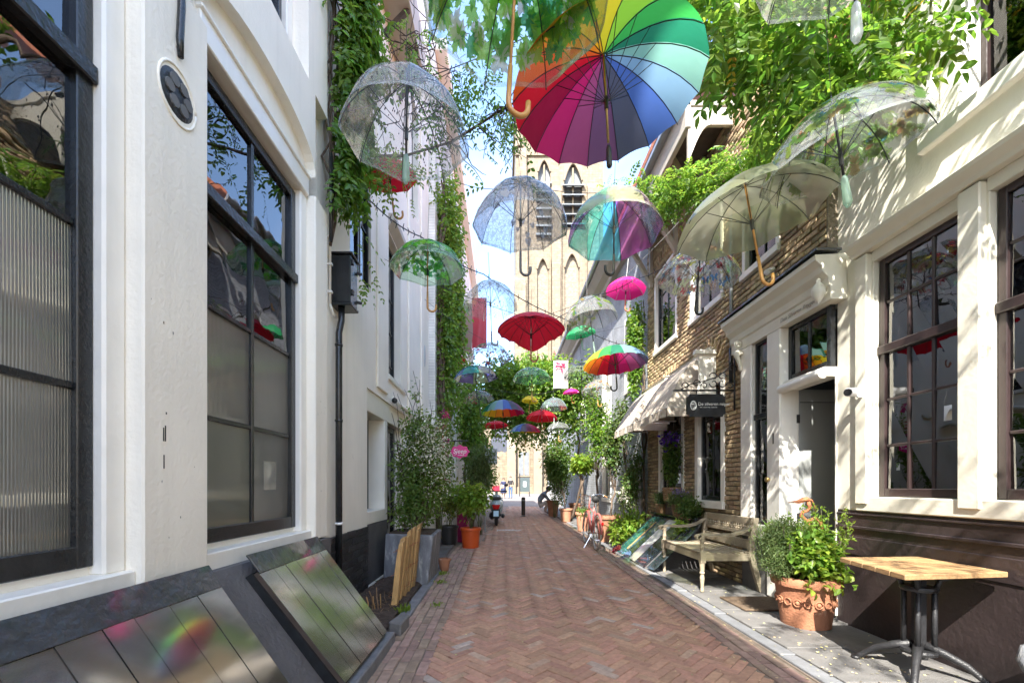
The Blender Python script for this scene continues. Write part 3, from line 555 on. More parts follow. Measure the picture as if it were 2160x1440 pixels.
window(hB, XB-.1, 1, 5.92, 6.62, 2.85, 4.85, 2, [3.1, 3.6, 4.1], M['black'], G_side, back=M['pale'], bt=.02, ft=.045)
b = MB(); b.box(XB+.03, XB-.1, 5.85, 6.9, 2.78, 2.85); b.build('sill', M['trim'], hB, bevel=.006)
b = MB(); b.prism([(XB, 5.86, 4.86), (XB+.10, 5.86, 4.98), (XB+.10, 5.86, 5.06), (XB, 5.86, 5.06)], (0, .82, 0)); b.build('hood', M['soffit'], hB, bevel=.006)
window(hB, XB-.03, 1, 4.42, 4.78, 3.62, 5.6, 1, [4.6], M['black'], G_side, back=M['pale'], ft=.03, bt=.016)
window(hB, XB-.025, 1, 4.80, 5.12, 3.62, 5.6, 1, [4.3], M['black'], G_side, back=M['pale'], ft=.03, bt=.016)
window(hB, XB-.1, 1, 7.3, 8.0, 6.2, 8.2, 2, [6.9, 7.5], M['black'], G_side, back=M['pale'], sill=(.08, .04), sillm=M['trim'])
window(hB, XB-.1, 1, 5.0, 5.6, 6.3, 8.2, 2, [6.9, 7.5], M['black'], G_side, back=M['pale'], sill=(.08, .04), sillm=M['trim'])
for y0, y1 in ((5.33, 5.80), (7.1, 7.3), (8.2, 8.95)):
    b = MB(); b.box(XB+.03, XB, y0, y1, 2.55, 11.5); b.build('pilaster', M['plaster'], hB, bevel=.008)
b = MB(); b.lathe([(.11, 0), (.10, .02), (.02, .025)], (XB+.012, 8.5, 3.9), 20, axis=Matrix.Rotation(R_(90), 3, 'Y') @ Matrix.Diagonal((2.2, 1, 1))); b.build('oval_niche', M['pale'], hB, smooth=True)
b = MB(); b.box(XB, -1.2, 4.7, 6.6, 7.55, 7.7); b.box(-1.24, -1.2, 4.7, 6.6, 7.7, 8.1); b.build('box_gutter', M['soffit'], hB, bevel=.006)
for y in (4.8, 5.6, 6.5):
    b = MB(); b.bar((XB, y, 7.2), (-1.24, y, 7.55), .05, .06); b.build('gutter_bracket', M['darkwood'], hB)
b = MB(); b.box(XB+.06, XB-.3, 3.64, 8.96, 11.5, 11.75); b.build('cornice', M['trim'], hB)
# pipes and the black fuse box on house B
t = thing('drainpipe', (-1.5, 3.97, 0), 'black drainpipe running from the black box down the white wall', 'drainpipe')
b = MB(); b.tube([(-1.51, 4.0, 2.98), (-1.51, 4.0, 2.86), (-1.515, 3.95, 2.72), (-1.515, 3.95, .1)], .03, 10); b.build('pipe', M['black'], t, smooth=True)
for z in (2.6, 1.9, .95):
    b = MB(); b.lathe([(.036, 0), (.036, .02)], (-1.515, 3.95, z), 12); b.build('pipe_collar', M['black'] if z > 1 else M['white'], t, smooth=True)
b = MB(); b.box(-1.58, -1.40, 3.93, 4.12, 3.0, 3.44); b.box(-1.585, -1.38, 3.91, 4.14, 3.44, 3.46); b.box(-1.585, -1.39, 3.92, 4.13, 2.97, 3.0)
t = tag(b.build('fuse_box', M['black'], bevel=.008), 'square black iron fuse box high on the white wall', 'fuse box')
for z in (3.08, 3.36):
    b = MB(); b.box(-1.40, -1.385, 3.95, 3.99, z, z+.05); b.build('hinge', M['iron'], t, bevel=.004)
    b = MB(); b.tube([(-1.41, 4.12, z), (-1.37, 4.15, z)], .015, 8); b.build('knob', M['iron'], t)
t = thing('conduit_pipe', (-1.55, 3.8, 0), 'thin white conduit pipe beside the black fuse box', 'pipe')
b = MB(); b.tube([(-1.56, 3.86, 2.95), (-1.56, 3.86, 5.6)], .011, 8); b.tube([(-1.56, 3.86, 2.95), (-1.55, 3.9, 2.88), (-1.55, 3.98, 2.88)], .011, 8); b.build('pipe', M['trim'], t, smooth=True)
for z in (3.05, 3.3, 3.55, 4.2): b = MB(); b.box(-1.58, -1.54, 3.845, 3.875, z, z+.02); b.build('clip', M['trim'], t)
b = MB(); b.tube([(-1.47, 3.655, 3.4), (-1.47, 3.655, 4.15)], .016, 8); b.lathe([(.03, 3.78), (.03, 3.83)], (-1.47, 3.655, 0), 10)
tag(b.build('wall_rod', M['black'], smooth=True), 'short tarred black pipe fixed where the two white houses meet', 'pipe')
b = MB(); b.tube([(XB+.05, 6.05, 2.52), (XB+.05, 7.3, 2.5)], .035, 10); b.tube([(XB+.05, 6.04, 2.52), (XB+.05, 6.06, 2.52)], .04, 10, 1)
tag(b.build('lamp_tube', [M['trim'], M['iron']], smooth=True), 'white tube lamp mounted above the panelled shop door', 'lamp')

# ------------------------------------------------------------------ right house R1 (white, brown windows, dark plinth)
X1 = 3.12; Y1 = 3.98
h1 = thing('white_house', (3.2, 2, 0), 'white house on the right with brown sash windows above a dark brown foot', 'house')
wins = [(2.92, 3.60), (2.02, 2.74), (1.12, 1.84)]
upr = (1.9, 3.17, 3.87, 5.2)
wallx(X1, .4, (-12, Y1), (3.38, 5.35), [upr, (-.6, .5, 3.8, 5.2)], 'upper_wall', M['plaster'], h1)  # unseen eaves kept low so more sky light reaches the left walls
b = MB(); b.box(X1, X1+.4, -12, .9, 1.05, 3.38); b.build('wall', M['plaster'], h1)
b = MB(); b.box(X1, X1+.4, 3.74, Y1, 1.09, 3.38); b.build('corner_pier', M['cream'], h1, bevel=.006)
# window case: posts, head cornice, sill board
for y0, y1 in ((3.62, 3.74), (2.76, 2.90), (1.86, 2.0), (.9, 1.1)):
    b = MB(); b.box(X1-.035, X1+.2, y0, y1, 1.15, 3.28); b.build('post', M['cream'], h1, bevel=.008)
for (y0, y1) in wins:
    window(h1, X1+.06, -1, y0, y1, 1.22, 3.2, 3, [1.64, 2.02, 2.83], M['brown'], G_side, back=M['darkint'], rail=2.44, bt=.022, ft=.05, backd=.9)
    b = MB(); b.box(X1+.01, X1+.2, y0-.02, y1+.02, 3.2, 3.29); b.build('head_board', M['cream'], h1, bevel=.004)
    for a in (y0-.022, y1+.001): b = MB(); b.box(X1+.01, X1+.06, a, a+.021, 1.2, 3.2); b.build('casing', M['cream'], h1, bevel=.004)
b = MB(); b.prism([(X1+.1, .9, 3.29), (X1-.05, .9, 3.29), (X1-.06, .9, 3.32), (X1-.11, .9, 3.36), (X1-.12, .9, 3.39), (X1+.1, .9, 3.39)], (0, 2.86, 0)); b.build('window_cornice', M['cream'], h1, bevel=.004)
b = MB(); b.box(X1-.02, X1+.2, .9, 3.75, 1.09, 1.215); b.build('sill_board', M['cream'], h1, bevel=.008)
b = MB(); b.box(X1, X1+.4, -12, Y1, -.1, 1.088); b.build('plinth', M['plinth'], h1)
for z0, z1, p in ((.93, .955, .018), (1.05, 1.068, .012), (.70, .86, .008)):
    b = MB(); b.box(X1-p, X1+.01, -2, Y1-.005, z0, z1); b.build('plinth_moulding', M['plinth'], h1, bevel=.004)
y0, y1, z0, z1 = upr
b = MB(); b.box(X1-.05, X1+.25, y1-.1, y1+.0, z0-.0, z1); b.box(X1+.02, X1+.25, y1-.24, y1-.1, z0, z1); b.box(X1-.05, X1+.25, y0, y1, z0-.12, z0); b.box(X1-.05, X1+.25, y0, y0+.1, z0, z1); b.build('window_surround', M['trim'], h1, bevel=.01)
w_ = window(h1, X1+.16, -1, y0+.1, y1-.24, z0+.0, z1, 1, [], M['brown'], G_clear, back=M['darkint'], rail=4.75, ft=.04)
for k in range(20): b = MB(); b.box(X1+.2, X1+.21, y0+.12, y1-.26, z0+.08+k*.05, z0+.115+k*.05); b.build('blind_slat', M['slate'], w_)
b = MB(); b.box(X1+.41, 8, -12, Y1+.4, -.1, 5.3); b.build('inner_core', M['darkint'], h1)
b = MB(); b.prism([(3.0, -12, 5.35), (3.0, Y1, 5.35), (7, Y1, 7.4), (7, -12, 7.4)], (0, 0, .12)); b.build('roof', M['tile'], h1)
t = thing('security_camera', (X1, 3.72, 2.1), 'white bullet security camera with black lens on the corner of the right house', 'camera')
ax = (Vector((-.85, -.45, -.12)).normalized())
b = MB(); p = Vector((X1-.13, 3.66, 2.11)); b.tube([p-ax*.07, p+ax*.05], .038, 14); b.build('camera_body', M['white'], t, smooth=False, bevel=.006)
b = MB(); b.tube([p+ax*.05, p+ax*.062], .03, 14); b.build('lens', M['iron'], t)
b = MB(); b.tube([(X1, 3.66, 2.08), (X1-.06, 3.67, 2.08), p-ax*.04], .018, 8); b.build('mount', M['white'], t)
# ------------------------------------------------------------------ right house R3 (yellow brick, white doorcase, awnings)
X3 = 3.02; YF = 8.9
h3 = thing('brick_house', (3.1, 6.4, 0), 'yellow brown brick house with white doorcase, awnings and the small hanging shop sign', 'house')
gw = [(5.85, 6.72, 1.0, 2.75), (7.15, 8.25, 1.0, 2.75)]
uw = [(7.40, 8.50, 3.88, 5.45), (5.85, 6.90, 3.88, 5.45), (4.66, 5.40, 3.88, 5.45)]
dc = (3.98, 5.34, -.1, 3.20)
holes3 = gw+uw+[dc]
wallx(X3+.02, .35, (Y1, YF), (-.1, 6.3), holes3, 'wall', M['mortar2'], h3)
ms = []
r = 0; z = .10
while z < 6.2:
    y = Y1-.1*(r % 2)+rnd.uniform(-.02, .02)
    while y < YF:
        seg = [(max(y, Y1+.004), min(y+.19, YF-.004))]
        for h in holes3:
            if h[2]-.03 < z < h[3]+.03:
                ns = []
                for a0, a1 in seg:
                    if a1 <= h[0]-.004 or a0 >= h[1]+.004: ns.append((a0, a1)); continue
                    if a0 < h[0]-.004: ns.append((a0, h[0]-.004))
                    if a1 > h[1]+.004: ns.append((h[1]+.004, a1))
                seg = ns
        for a0, a1 in seg:
            if a1-a0 > .03: ms.append(Matrix.Translation((X3+rnd.uniform(-.006, .008), (a0+a1)/2, z+rnd.gauss(0, .002))) @ Matrix.Rotation(R_(-90), 4, 'Z') @ Matrix.Rotation(R_(90), 4, 'X') @ Matrix.Rotation(rnd.gauss(0, .03), 4, 'X') @ Matrix.Diagonal(((a1-a0)/.19, rnd.uniform(.92, 1.04), 1, 1)))
        y += .203+rnd.uniform(-.006, .006)
    z += .062; r += 1
place('brick', brick_shape(.188, .05, .03, .006), ms, M['ybrick'], h3, 300)
b = MB(); b.box(X3+.005, X3+.4, Y1-.01, Y1+.005, 3.3, 6.3); b.build('end_wall', M['mortar2'], h3)
b = MB(); b.box(X3+.4, 8, Y1+.5, YF, 3.2, 6.3); b.box(X3+.75, 8, 5.4, YF, -.1, 3.2); b.build('inner_core', M['darkint'], h3)
for (y0, y1, z0, z1) in gw:
    window(h3, X3+.05, -1, y0+.05, y1-.13 if y0 < 7 else y1-.1, z0+.10, z1, 2, [1.72, 2.3], M['black'], G_clear, back=M['pale'], ft=.05, bt=.022, casing=(.10, .06), cm=M['trim'], sill=(.11, .09), sillm=M['trim'], backd=.25)
for (y0, y1, z0, z1) in uw:
    window(h3, X3+.05, -1, y0+.06, y1-.09, z0+.08, z1-.08, 2, [4.55, 5.0], M['black'], G_side, back=M['pale'], ft=.045, bt=.022, casing=(.07, .055), cm=M['trim'], sill=(.085, .085), sillm=M['trim'], backd=.2)
for y0, y1, zc in ((5.75, 6.85, 3.18), (7.05, 8.3, 3.18), (7.4, 8.5, 5.52), (5.85, 6.9, 5.52)):       # brick arches over the openings
    n = 14
    for k in range(n):
        a = math.pi*(.18+.64*k/(n-1)); rr = (y1-y0)*.62; yy = (y0+y1)/2-rr*math.cos(a); zz = zc+rr*(math.sin(a)-1)+.18
        b = MB(); b.hexa([tuple(q) for q in [Vector((X3-.02, yy, zz))+Vector((dx, dy*math.cos(a-math.pi/2)-dz*math.sin(a-math.pi/2)*-1*0+0, 0))*1+Vector((0, dz*-math.cos(a), dz*math.sin(a))) for (dx, dy, dz) in ((0,-.025,-.09),(.05,-.025,-.09),(.05,.025,-.09),(0,.025,-.09),(0,-.025,.09),(.05,-.025,.09),(.05,.025,.09),(0,.025,.09))]]); b.build('arch_brick', M['ybrick'], h3, bevel=.004)
# the white doorcase
for y0, y1, nm in ((5.10, 5.33, 'pilaster'), (4.57, 4.80, 'door_post')):
    b = MB(); b.box(X3-.05, X3+.16, y0, y1, .08 if nm == 'door_post' else .85, 3.0); b.build(nm, M['trim'], h3, bevel=.01)
b = MB(); b.box(X3-.05, X3+.16, 4.80, 5.34, .70, .86); b.build('sill_block', M['trim'], h3, bevel=.008)
b = MB(); b.box(X3-.02, X3+.2, 4.80, 5.34, -.05, .70); b.build('stall_riser', M['stone'], h3)
window(h3, X3+.0, -1, 4.80, 5.10, .86, 3.0, 1, [1.45], M['black'], G_side, back=M['darkint'], rail=2.12, ft=.035, bt=.02, backd=.1)
b = MB(); b.tube([(X3-.02, 3.99, 2.36), (X3-.02, 4.60, 2.34)], .05, 10); b.box(X3-.02, X3+.16, 3.98, 4.57, 2.33, 2.42); b.build('lintel', M['trim'], h3, bevel=.006)
window(h3, X3+.04, -1, 3.98, 4.57, 2.42, 3.0, 2, [], M['black'], G_side, back=M['darkint'], ft=.05, bt=.035, backd=.3)
prof = [(X3+.18, 3.0), (X3-.05, 3.0), (X3-.05, 3.12), (X3-.065, 3.13), (X3-.07, 3.2), (X3-.12, 3.25), (X3-.13, 3.30), (X3-.19, 3.35), (X3-.19, 3.40), (X3+.18, 3.42)]
b = MB(); b.prism([(x, 3.86, z) for x, z in prof], (0, 1.68, 0)); b.build('door_cornice', M['cream'], h3, bevel=.004)
b = MB(); b.box(X3-.21, X3+.02, 3.82, 5.58, 3.42, 3.44); b.build('lead_cap', M['lead'], h3)
text('doorcase_lettering', 'Den Silveren Reyger', .062, (X3-.0535, 4.56, 3.045), (R_(90), 0, R_(-90)), mat('faded_grey_lettering', (.38,.35,.30), .7, .1, 5), h3, .0006, 'LEFT', .2)
for y in (5.30,):                                     # scrolled brackets under the cornice
    b = MB(); b.tube([(X3-.09+.025*math.cos(a), y, 2.93+.10*math.sin(a*.5)-.028*a) for a in [i*.5 for i in range(14)]], [.045-.002*i for i in range(14)], 8)
    b.tube([(X3-.10+.03*math.cos(a), y, 3.06+.03*math.sin(a)) for a in [i*.55 for i in range(12)]], .022, 8); b.build('scroll_bracket', M['cream'], h3, smooth=True)
b = MB(); b.lathe([(.0, -.12), (.03, -.08), (.055, -.03), (.055, .02), (.03, .06), (.015, .08), (.02, .1), (0, .12)], (X3-.11, 3.93, 3.10), 16); b.build('urn_finial', M['cream'], h3, smooth=True)
text('house_number', '1', .17, (X3-.052, 4.72, 1.77), (R_(90), 0, R_(-90)), M['inkdark'], h3, .004)
b = MB(); b.lathe([(.012, 0), (.02, .012), (.03, .03), (.028, .045), (.0, .05)], (X3-.05, 4.74, 1.38), 12, axis=Matrix.Rotation(R_(-90), 3, 'Y')); b.build('door_knob', M['brass'], h3, smooth=True)
d = MB(); d.box(X3+.14, X3+1.1, 4.58, 4.63, .10, 2.34); dd = d.build('door', M['grey'], h3)
b = MB(); b.box(X3+.17, X3+1.1, 4.572, 4.578, 2.20, 2.206); b.build('door_joint', M['iron'], dd)
for z in (1.98, .93, .55): b = MB(); b.box(X3+.13, X3+.16, 4.56, 4.579, z, z+.09); b.build('hinge', M['iron'], dd)
b = MB(); b.box(X3+1.1, X3+1.2, 3.9, 4.7, 0, 2.6); b.box(X3+.1, X3+1.2, 3.98, 4.7, .0, .09); b.build('hall_floor', M['stone'], h3)
b = MB(); b.box(X3+.085, X3+.105, 3.975, 3.985, .1, 2.33); b.build('pale_jamb', M['trim'], h3)
# eaves: projecting box canopy on dark timber
b = MB(); b.box(2.42, X3+.3, Y1+1.6, YF, 6.28, 6.36); b.box(2.40, 2.47, Y1+1.6, YF, 6.0, 6.42); b.build('eaves_box', M['soffit'], h3, bevel=.01)
b = MB(); b.box(2.30, 2.42, Y1+1.5, YF+.1, 6.38, 6.48); b.build('gutter', M['zinc'], h3, bevel=.02)
n = 12
arcp = [(2.44+(X3-2.44)*i/n, Y1+1.62, 5.55+.5*math.sin(math.pi*.5*min(1, i/6))) for i in range(n+1)]
b = MB()
for p, q in zip(arcp, arcp[1:]): b.hexa([p, q, (q[0], q[1]+.05, q[2]), (p[0], p[1]+.05, p[2]), (p[0], p[1], 6.30), (q[0], q[1], 6.30), (q[0], q[1]+.05, 6.30), (p[0], p[1]+.05, 6.30)])
b.build('canopy_arch', M['soffit'], h3)
for y in (Y1+2.4, Y1+3.4, YF-.3):
    b = MB(); b.bar((X3, y, 5.35), (2.5, y, 6.25), .09, .07); b.bar((X3-.03, y, 5.3), (X3-.03, y, 6.28), .08, .06, (1,0,0)); b.build('eaves_bracket', M['soffit'], h3)
b = MB(); b.box(2.48, X3, Y1+1.7, YF-.1, 6.20, 6.27); b.build('eaves_lining', M['darkwood'], h3)
b = MB(); b.prism([(2.3, Y1+1.4, 6.49), (2.3, YF, 6.49), (6, YF, 9.6), (6, Y1+1.4, 9.6)], (0, 0, .1)); b.prism([(3.0, Y1, 6.31), (3.0, Y1+1.4, 6.31), (6, Y1+1.4, 9.0), (6, Y1, 9.0)], (0, 0, .1)); b.build('roof', M['tile'], h3)
t = thing('drainpipe', (X3-.04, 5.62, 0), 'pale thin drainpipe with black lower end on the brick house wall', 'drainpipe')
b = MB(); b.tube([(X3-.04, 5.56, 4.9), (X3-.04, 5.56, 3.0)], .02, 8); b.build('pipe', M['zinc'], t, smooth=True)
b = MB(); b.tube([(X3-.045, 5.56, 3.1), (X3-.045, 5.56, 2.65)], .026, 8); b.build('pipe_end', M['black'], t, smooth=True)
t = thing('spotlight', (X3-.1, 4.9, 4.0), 'small white tube spotlight on the brick wall above the door cornice', 'spotlight')
b = MB(); b.tube([(X3-.16, 4.62, 3.62), (X3-.03, 4.72, 3.70)], .03, 10); b.build('lamp_body', M['white'], t, bevel=.004)
b = MB(); b.tube([(X3-.03, 4.72, 3.70), (X3+.02, 4.72, 3.72)], .012, 8); b.build('mount', M['iron'], t)
# ------------------------------------------------------------------ house R4 (grey painted brick) and the street's far end
h4 = thing('grey_house', (3.1, 14, 0), 'grey painted brick house with white windows behind the potted trees', 'house')
X4 = 3.05
w4 = [(9.6, 10.6, 3.6, 5.4), (12.0, 13.0, 2.9, 5.0), (15.5, 16.5, 3.0, 5.0), (12.0, 13.0, .9, 2.4)]
wallx(X4, .4, (YF, 22), (-.1, 6.9), w4, 'wall', M['gbrick'], h4)
for y0, y1, z0, z1 in w4: window(h4, X4+.05, -1, y0+.06, y1-.06, z0+.06, z1-.06, 2, [z0+.9], M['trim'], G_side, back=M['pale'], ft=.06, bt=.04, casing=(.08, .07), cm=M['trim'], sill=(.1, .08), sillm=M['trim'])
b = MB(); b.box(X4+.42, 9, YF+.3, 22, -.1, 6.9); b.build('inner_core', M['darkint'], h4)
b = MB(); b.prism([(X4+.2, 0, 6.9), (X4-.12, 0, 6.9), (X4-.14, 0, 7.02), (X4-.30, 0, 7.12), (X4-.45, 0, 7.3), (X4-.45, 0, 7.42), (X4+.2, 0, 7.42)], (0, 22-YF, 0)); o = b.build('eaves_cornice', M['soffit'], h4, bevel=.01); o.location.y += 9.0
b = MB(); b.tube([(X4-.5, 9.0, 7.42), (X4-.5, 22, 7.42)], .07, 8); b.build('gutter', M['zinc'], h4)
b = MB(); b.prism([(2.6, YF+.1, 7.45), (2.6, 22, 7.45), (7, 22, 11), (7, YF+.1, 11)], (0, 0, .1)); b.build('roof', M['tile'], h4)
arcp = [(2.5+(X4-2.5)*i/n, 9.0, 6.3+.4*math.sin(math.pi*.5*min(1, i/6))) for i in range(n+1)]
b = MB()
for p, q in zip(arcp, arcp[1:]): b.hexa([p, q, (q[0], q[1]+.05, q[2]), (p[0], p[1]+.05, p[2]), (p[0], p[1], 6.9), (q[0], q[1], 6.9), (q[0], q[1]+.05, 6.9), (p[0], p[1]+.05, 6.9)])
b.build('canopy_arch', M['soffit'], h4)
t = thing('drainpipe', (X4-.06, 9.15, 0), 'grey zinc drainpipe at the joint of brick house and grey house', 'drainpipe')
b = MB(); b.tube([(X4-.06, 9.1, 3.4), (X4-.06, 9.1, .15)], .045, 10); b.build('pipe', M['zinc'], t, smooth=True)
for z in (1.2, 2.4): b = MB(); b.lathe([(.055, 0), (.055, .04)], (X4-.06, 9.1, z), 12); b.build('pipe_collar', M['zinc'], t)
# left, beyond house B
hC = thing('cream_house', (-1.5, 13, 0), 'cream house behind the climbing vine, beyond the tall white house', 'house')
XC = -1.42
wc = [(10.5, 11.4, 3.2, 5.0), (12.6, 13.5, 3.2, 5.0), (16, 17, 3.4, 5.4), (19, 20, 3.4, 5.4), (10.6, 11.5, .9, 2.5), (16, 17, .9, 2.6)]
wallx(XC, -.4, (8.98, 21), (-.1, 10.5), wc, 'wall', M['wbrick'], hC)
for y0, y1, z0, z1 in wc: window(hC, XC-.05, 1, y0+.06, y1-.06, z0+.06, z1-.06, 2, [z0+.9], M['trim'], G_side, back=M['pale'], ft=.06, bt=.04, casing=(.08, .07), cm=M['trim'], sill=(.1, .08), sillm=M['trim'])
b = MB(); b.box(XC-.42, -8, 9.2, 21, -.1, 10.4); b.build('inner_core', M['darkint'], hC)
b = MB(); b.box(XC+.25, XC-.1, 8.98, 21, 10.5, 10.75); b.build('cornice', M['trim'], hC, bevel=.02)
b = MB(); b.tube([(XC+.06, 12.2, 3.4), (XC+.06, 12.2, .1)], .06, 10); b.build('drainpipe', M['trim'], hC, smooth=True)
# beyond the street: neighbours round the square
for (nm, x0, x1, y0, y1, zt, lab, mt) in (('corner_house', -14, -4, 26, 34, 8.5, 'pale house on the far left corner of the square', 'wbrick'), ('corner_house', 3.6, 14, 22.5, 34, 7.0, 'pale house closing the square on the far right behind the trees', 'wbrick')):
    t = thing(nm, ((x0+x1)/2, y0, 0), lab, 'house')
    b = MB(); b.box(x0, x1, y0, y1, 0, zt); b.build('wall', M[mt], t)
    b = MB(); ym = (y0+y1)/2; b.prism([(x0-.2, y0-.3, zt), (x0-.2, y1+.3, zt), (x0-.2, ym, zt+3.4)], (x1-x0+.4, 0, 0)); b.build('roof', M['tile'], t)
    xs = x1 if x0 < 0 else x0
    for k in range(2):
        for r in range(2):
            s = 1 if x0 < 0 else -1
            w_ = MB(); w_.box(xs+s*.02, xs-s*.1, y0+1.5+k*3, y0+2.6+k*3, 1+r*3, 2.8+r*3); o = w_.build('window', M['trim'], t); g = MB(); g.box(xs+s*.03, xs+s*.02, y0+1.6+k*3, y0+2.5+k*3, 1.1+r*3, 2.7+r*3); g.build('pane', M['darkint'], o)
# ------------------------------------------------------------------ church with tower
ch = thing('church', (7.5, 60, .3), 'pale stone gothic church with tall louvred tower at the end of the street', 'church')
TX0, TX1, TY0 = 1.9, 14.2, 60.0
PXM = TY0/F
def tz(py): return H+(HY-py)*PXM
def tx(px): return (px-VX)*PXM
holesT = [(tx(1135), tx(1161), tz(410), tz(338)), (tx(1190), tx(1228), tz(480), tz(345)), (tx(1133), tx(1157), tz(880), tz(545)), (tx(1191), tx(1222), tz(880), tz(535))]
def wally(Yf, depth, xs, zs, holes, name, mt, parent):
    X = sorted(set([xs[0], xs[1]]+[v for h in holes for v in h[:2]])); Z = sorted(set([zs[0], zs[1]]+[v for h in holes for v in h[2:]])); b = MB()
    for a0, a1 in zip(X, X[1:]):
        run = None
        for c0, c1 in zip(Z, Z[1:]):
            if any(h[0] < (a0+a1)/2 < h[1] and h[2] < (c0+c1)/2 < h[3] for h in holes):
                if run: b.box(a0, a1, Yf, Yf+depth, *run); run = None
            else: run = (run[0] if run else c0, c1)
        if run: b.box(a0, a1, Yf, Yf+depth, *run)
    return b.build(name, mt, parent)
wally(TY0, 1.2, (TX0, TX1), (.2, 53), holesT, 'tower_wall', M['stone_lt'], ch)
b = MB(); b.box(TX0+.02, TX1-.02, TY0+1.1, TY0+12, .2, 52.8); b.build('tower_core', M['stone_sd'], ch)
def pointed(x0, x1, z0, z1, y, dy, name, mt, par, inner=0):
    xm = (x0+x1)/2; hw = (x1-x0)/2; rise = min(hw*1.9, (z1-z0)*.6); n = 8
    arc = [(x0+hw*(i/n), z1-rise+rise*math.sin(math.pi/2*(i/n))**.9) for i in range(n+1)]+[(x1-hw*(i/n), z1-rise+rise*math.sin(math.pi/2*(i/n))**.9) for i in range(n-1, -1, -1)]
    return arc
for k, (x0, x1, z0, z1) in enumerate(holesT):              # pointed heads: fill the spandrels left and right of each arch
    arc = pointed(x0, x1, z0, z1, 0, 0, '', None, None); b = MB()
    for (p, q) in zip(arc, arc[1:]): b.hexa([(p[0], TY0, p[1]), (q[0], TY0, q[1]), (q[0], TY0+1.0, q[1]), (p[0], TY0+1.0, p[1]), (p[0], TY0, z1+.001), (q[0], TY0, z1+.001), (q[0], TY0+1.0, z1+.001), (p[0], TY0+1.0, z1+.001)])
    b.build('arch_spandrel', M['stonepl'], ch)
    b = MB(); b.tube([(p[0], TY0-.04, p[1]) for p in arc], .13, 6); b.build('hood_mould', M['stonepl'], ch)
    if k >= 2:
        b = MB(); b.box(x0, x1, TY0+.45, TY0+.6, z0, z1); b.build('blind_niche', M['stone_nb'], ch)
        b = MB(); b.box((x0+x1)/2-.25, (x0+x1)/2+.25, TY0+.40, TY0+.47, tz(690), tz(655)); b.build('slit_window', M['darkint'], ch)
    else:
        b = MB(); b.box(x0, x1, TY0+.75, TY0+.8, z0, z1); b.build('dark_opening', M['darkint'], ch)
        xm = (x0+x1)/2
        b = MB(); b.box(xm-.12, xm+.12, TY0+.2, TY0+.6, z0, z1-.4); b.build('mullion', M['stonepl'], ch)
        b = MB(); b.box(x0, x1, TY0+.62, TY0+.66, (z0+z1)/2+1.0 if k else z0, z1); b.build('leaded_glass', M['louvre'], ch)
        zz = z0+.2
        while zz < (z0+z1)/2+1.2 and k == 1:
            b = MB(); b.hexa([(x0-.4, TY0-.5, zz), (x1+.4, TY0-.5, zz), (x1, TY0+.5, zz+.55), (x0, TY0+.5, zz+.55), (x0-.4, TY0-.5, zz+.14), (x1+.4, TY0-.5, zz+.14), (x1, TY0+.5, zz+.7), (x0, TY0+.5, zz+.7)]); b.build('louvre', M['louvre'], ch); zz += 1.35
x0, x1 = tx(1130), tx(1163)                               # louvres of the left belfry opening
for k in range(7):
    zz = tz(500)+k*1.2; b = MB(); b.hexa([(x0, TY0-.55, zz), (x1, TY0-.55, zz), (x1, TY0+.02, zz+.5), (x0, TY0+.02, zz+.5), (x0, TY0-.55, zz+.14), (x1, TY0-.55, zz+.14), (x1, TY0+.02, zz+.64), (x0, TY0+.02, zz+.64)]); b.build('louvre', M['louvre'], ch)
for (px0, px1, zt, p) in ((1085, 1108, 720, 1.2), (1085, 1104, 600, 1.0), (1090, 1112, 380, .8), (1094, 1110, 320, .6), (1163, 1183, 400, .7), (1163, 1180, 555, 1.0), (1238, 1262, 395, .7), (1240, 1270, 570, 1.1)):
    b = MB(); zt = tz(zt) if zt < 700 else tz(590); b.box(tx(px0), tx(px1), TY0-p, TY0+.02, .2, zt-.6); b.prism([(tx(px0), TY0-p, zt-.6), (tx(px0), TY0, zt-.6), (tx(px0), TY0, zt+.6)], (tx(px1)-tx(px0), 0, 0)); b.build('buttress', M['stone_lt'], ch)
for zc in (505, 330): b = MB(); b.box(TX0-.3, TX1+.3, TY0-.25, TY0+.02, tz(zc), tz(zc)+.35); b.build('string_course', M['stonepl'], ch) if zc == 330 else None
for px in (1096, 1262):
    b = MB(); b.lathe([(.7, 49), (.7, 53.5), (.9, 53.7), (0, 57)], (tx(px), TY0+.3, 0), 8); b.build('pinnacle', M['stonepl'], ch)
b = MB(); b.box(TX0-.3, TX1+.3, TY0-.3, TY0+12, 53, 53.8); b.build('parapet', M['stonepl'], ch)
b = MB(); b.box(-9, 26, 56, 72, .2, 9.5); b.build('nave_wall', M['stone_lt'], ch)
b = MB(); b.prism([(-9, 55.6, 9.5), (-9, 72, 9.5), (-9, 64, 15)], (10.5, 0, 0)); b.build('nave_roof', M['louvre'], ch)
for x in (-3.5, .6, 4.0, 8.2):
    b = MB(); b.box(x, x+1.1, 55.0, 56.02, .2, 6.4); b.prism([(x, 55.0, 6.4), (x, 56, 6.4), (x, 56, 7.8)], (1.1, 0, 0)); b.build('buttress', M['stonepl'], ch)
for x in (2.0, 5.9):
    w_ = MB(); w_.box(x, x+1.6, 55.9, 56.02, 2.6, 6.0); o = w_.build('window', M['stonepl'], ch)
    for i in range(2): g = MB(); g.box(x+.15+i*.72, x+.73+i*.72, 55.86, 55.92, 2.8, 5.8); g.build('pane', M['louvre'], o)
b = MB(); b.box(-9, 26, 55.6, 56, .2, 1.3); b.build('plinth', M['stonepl'], ch)
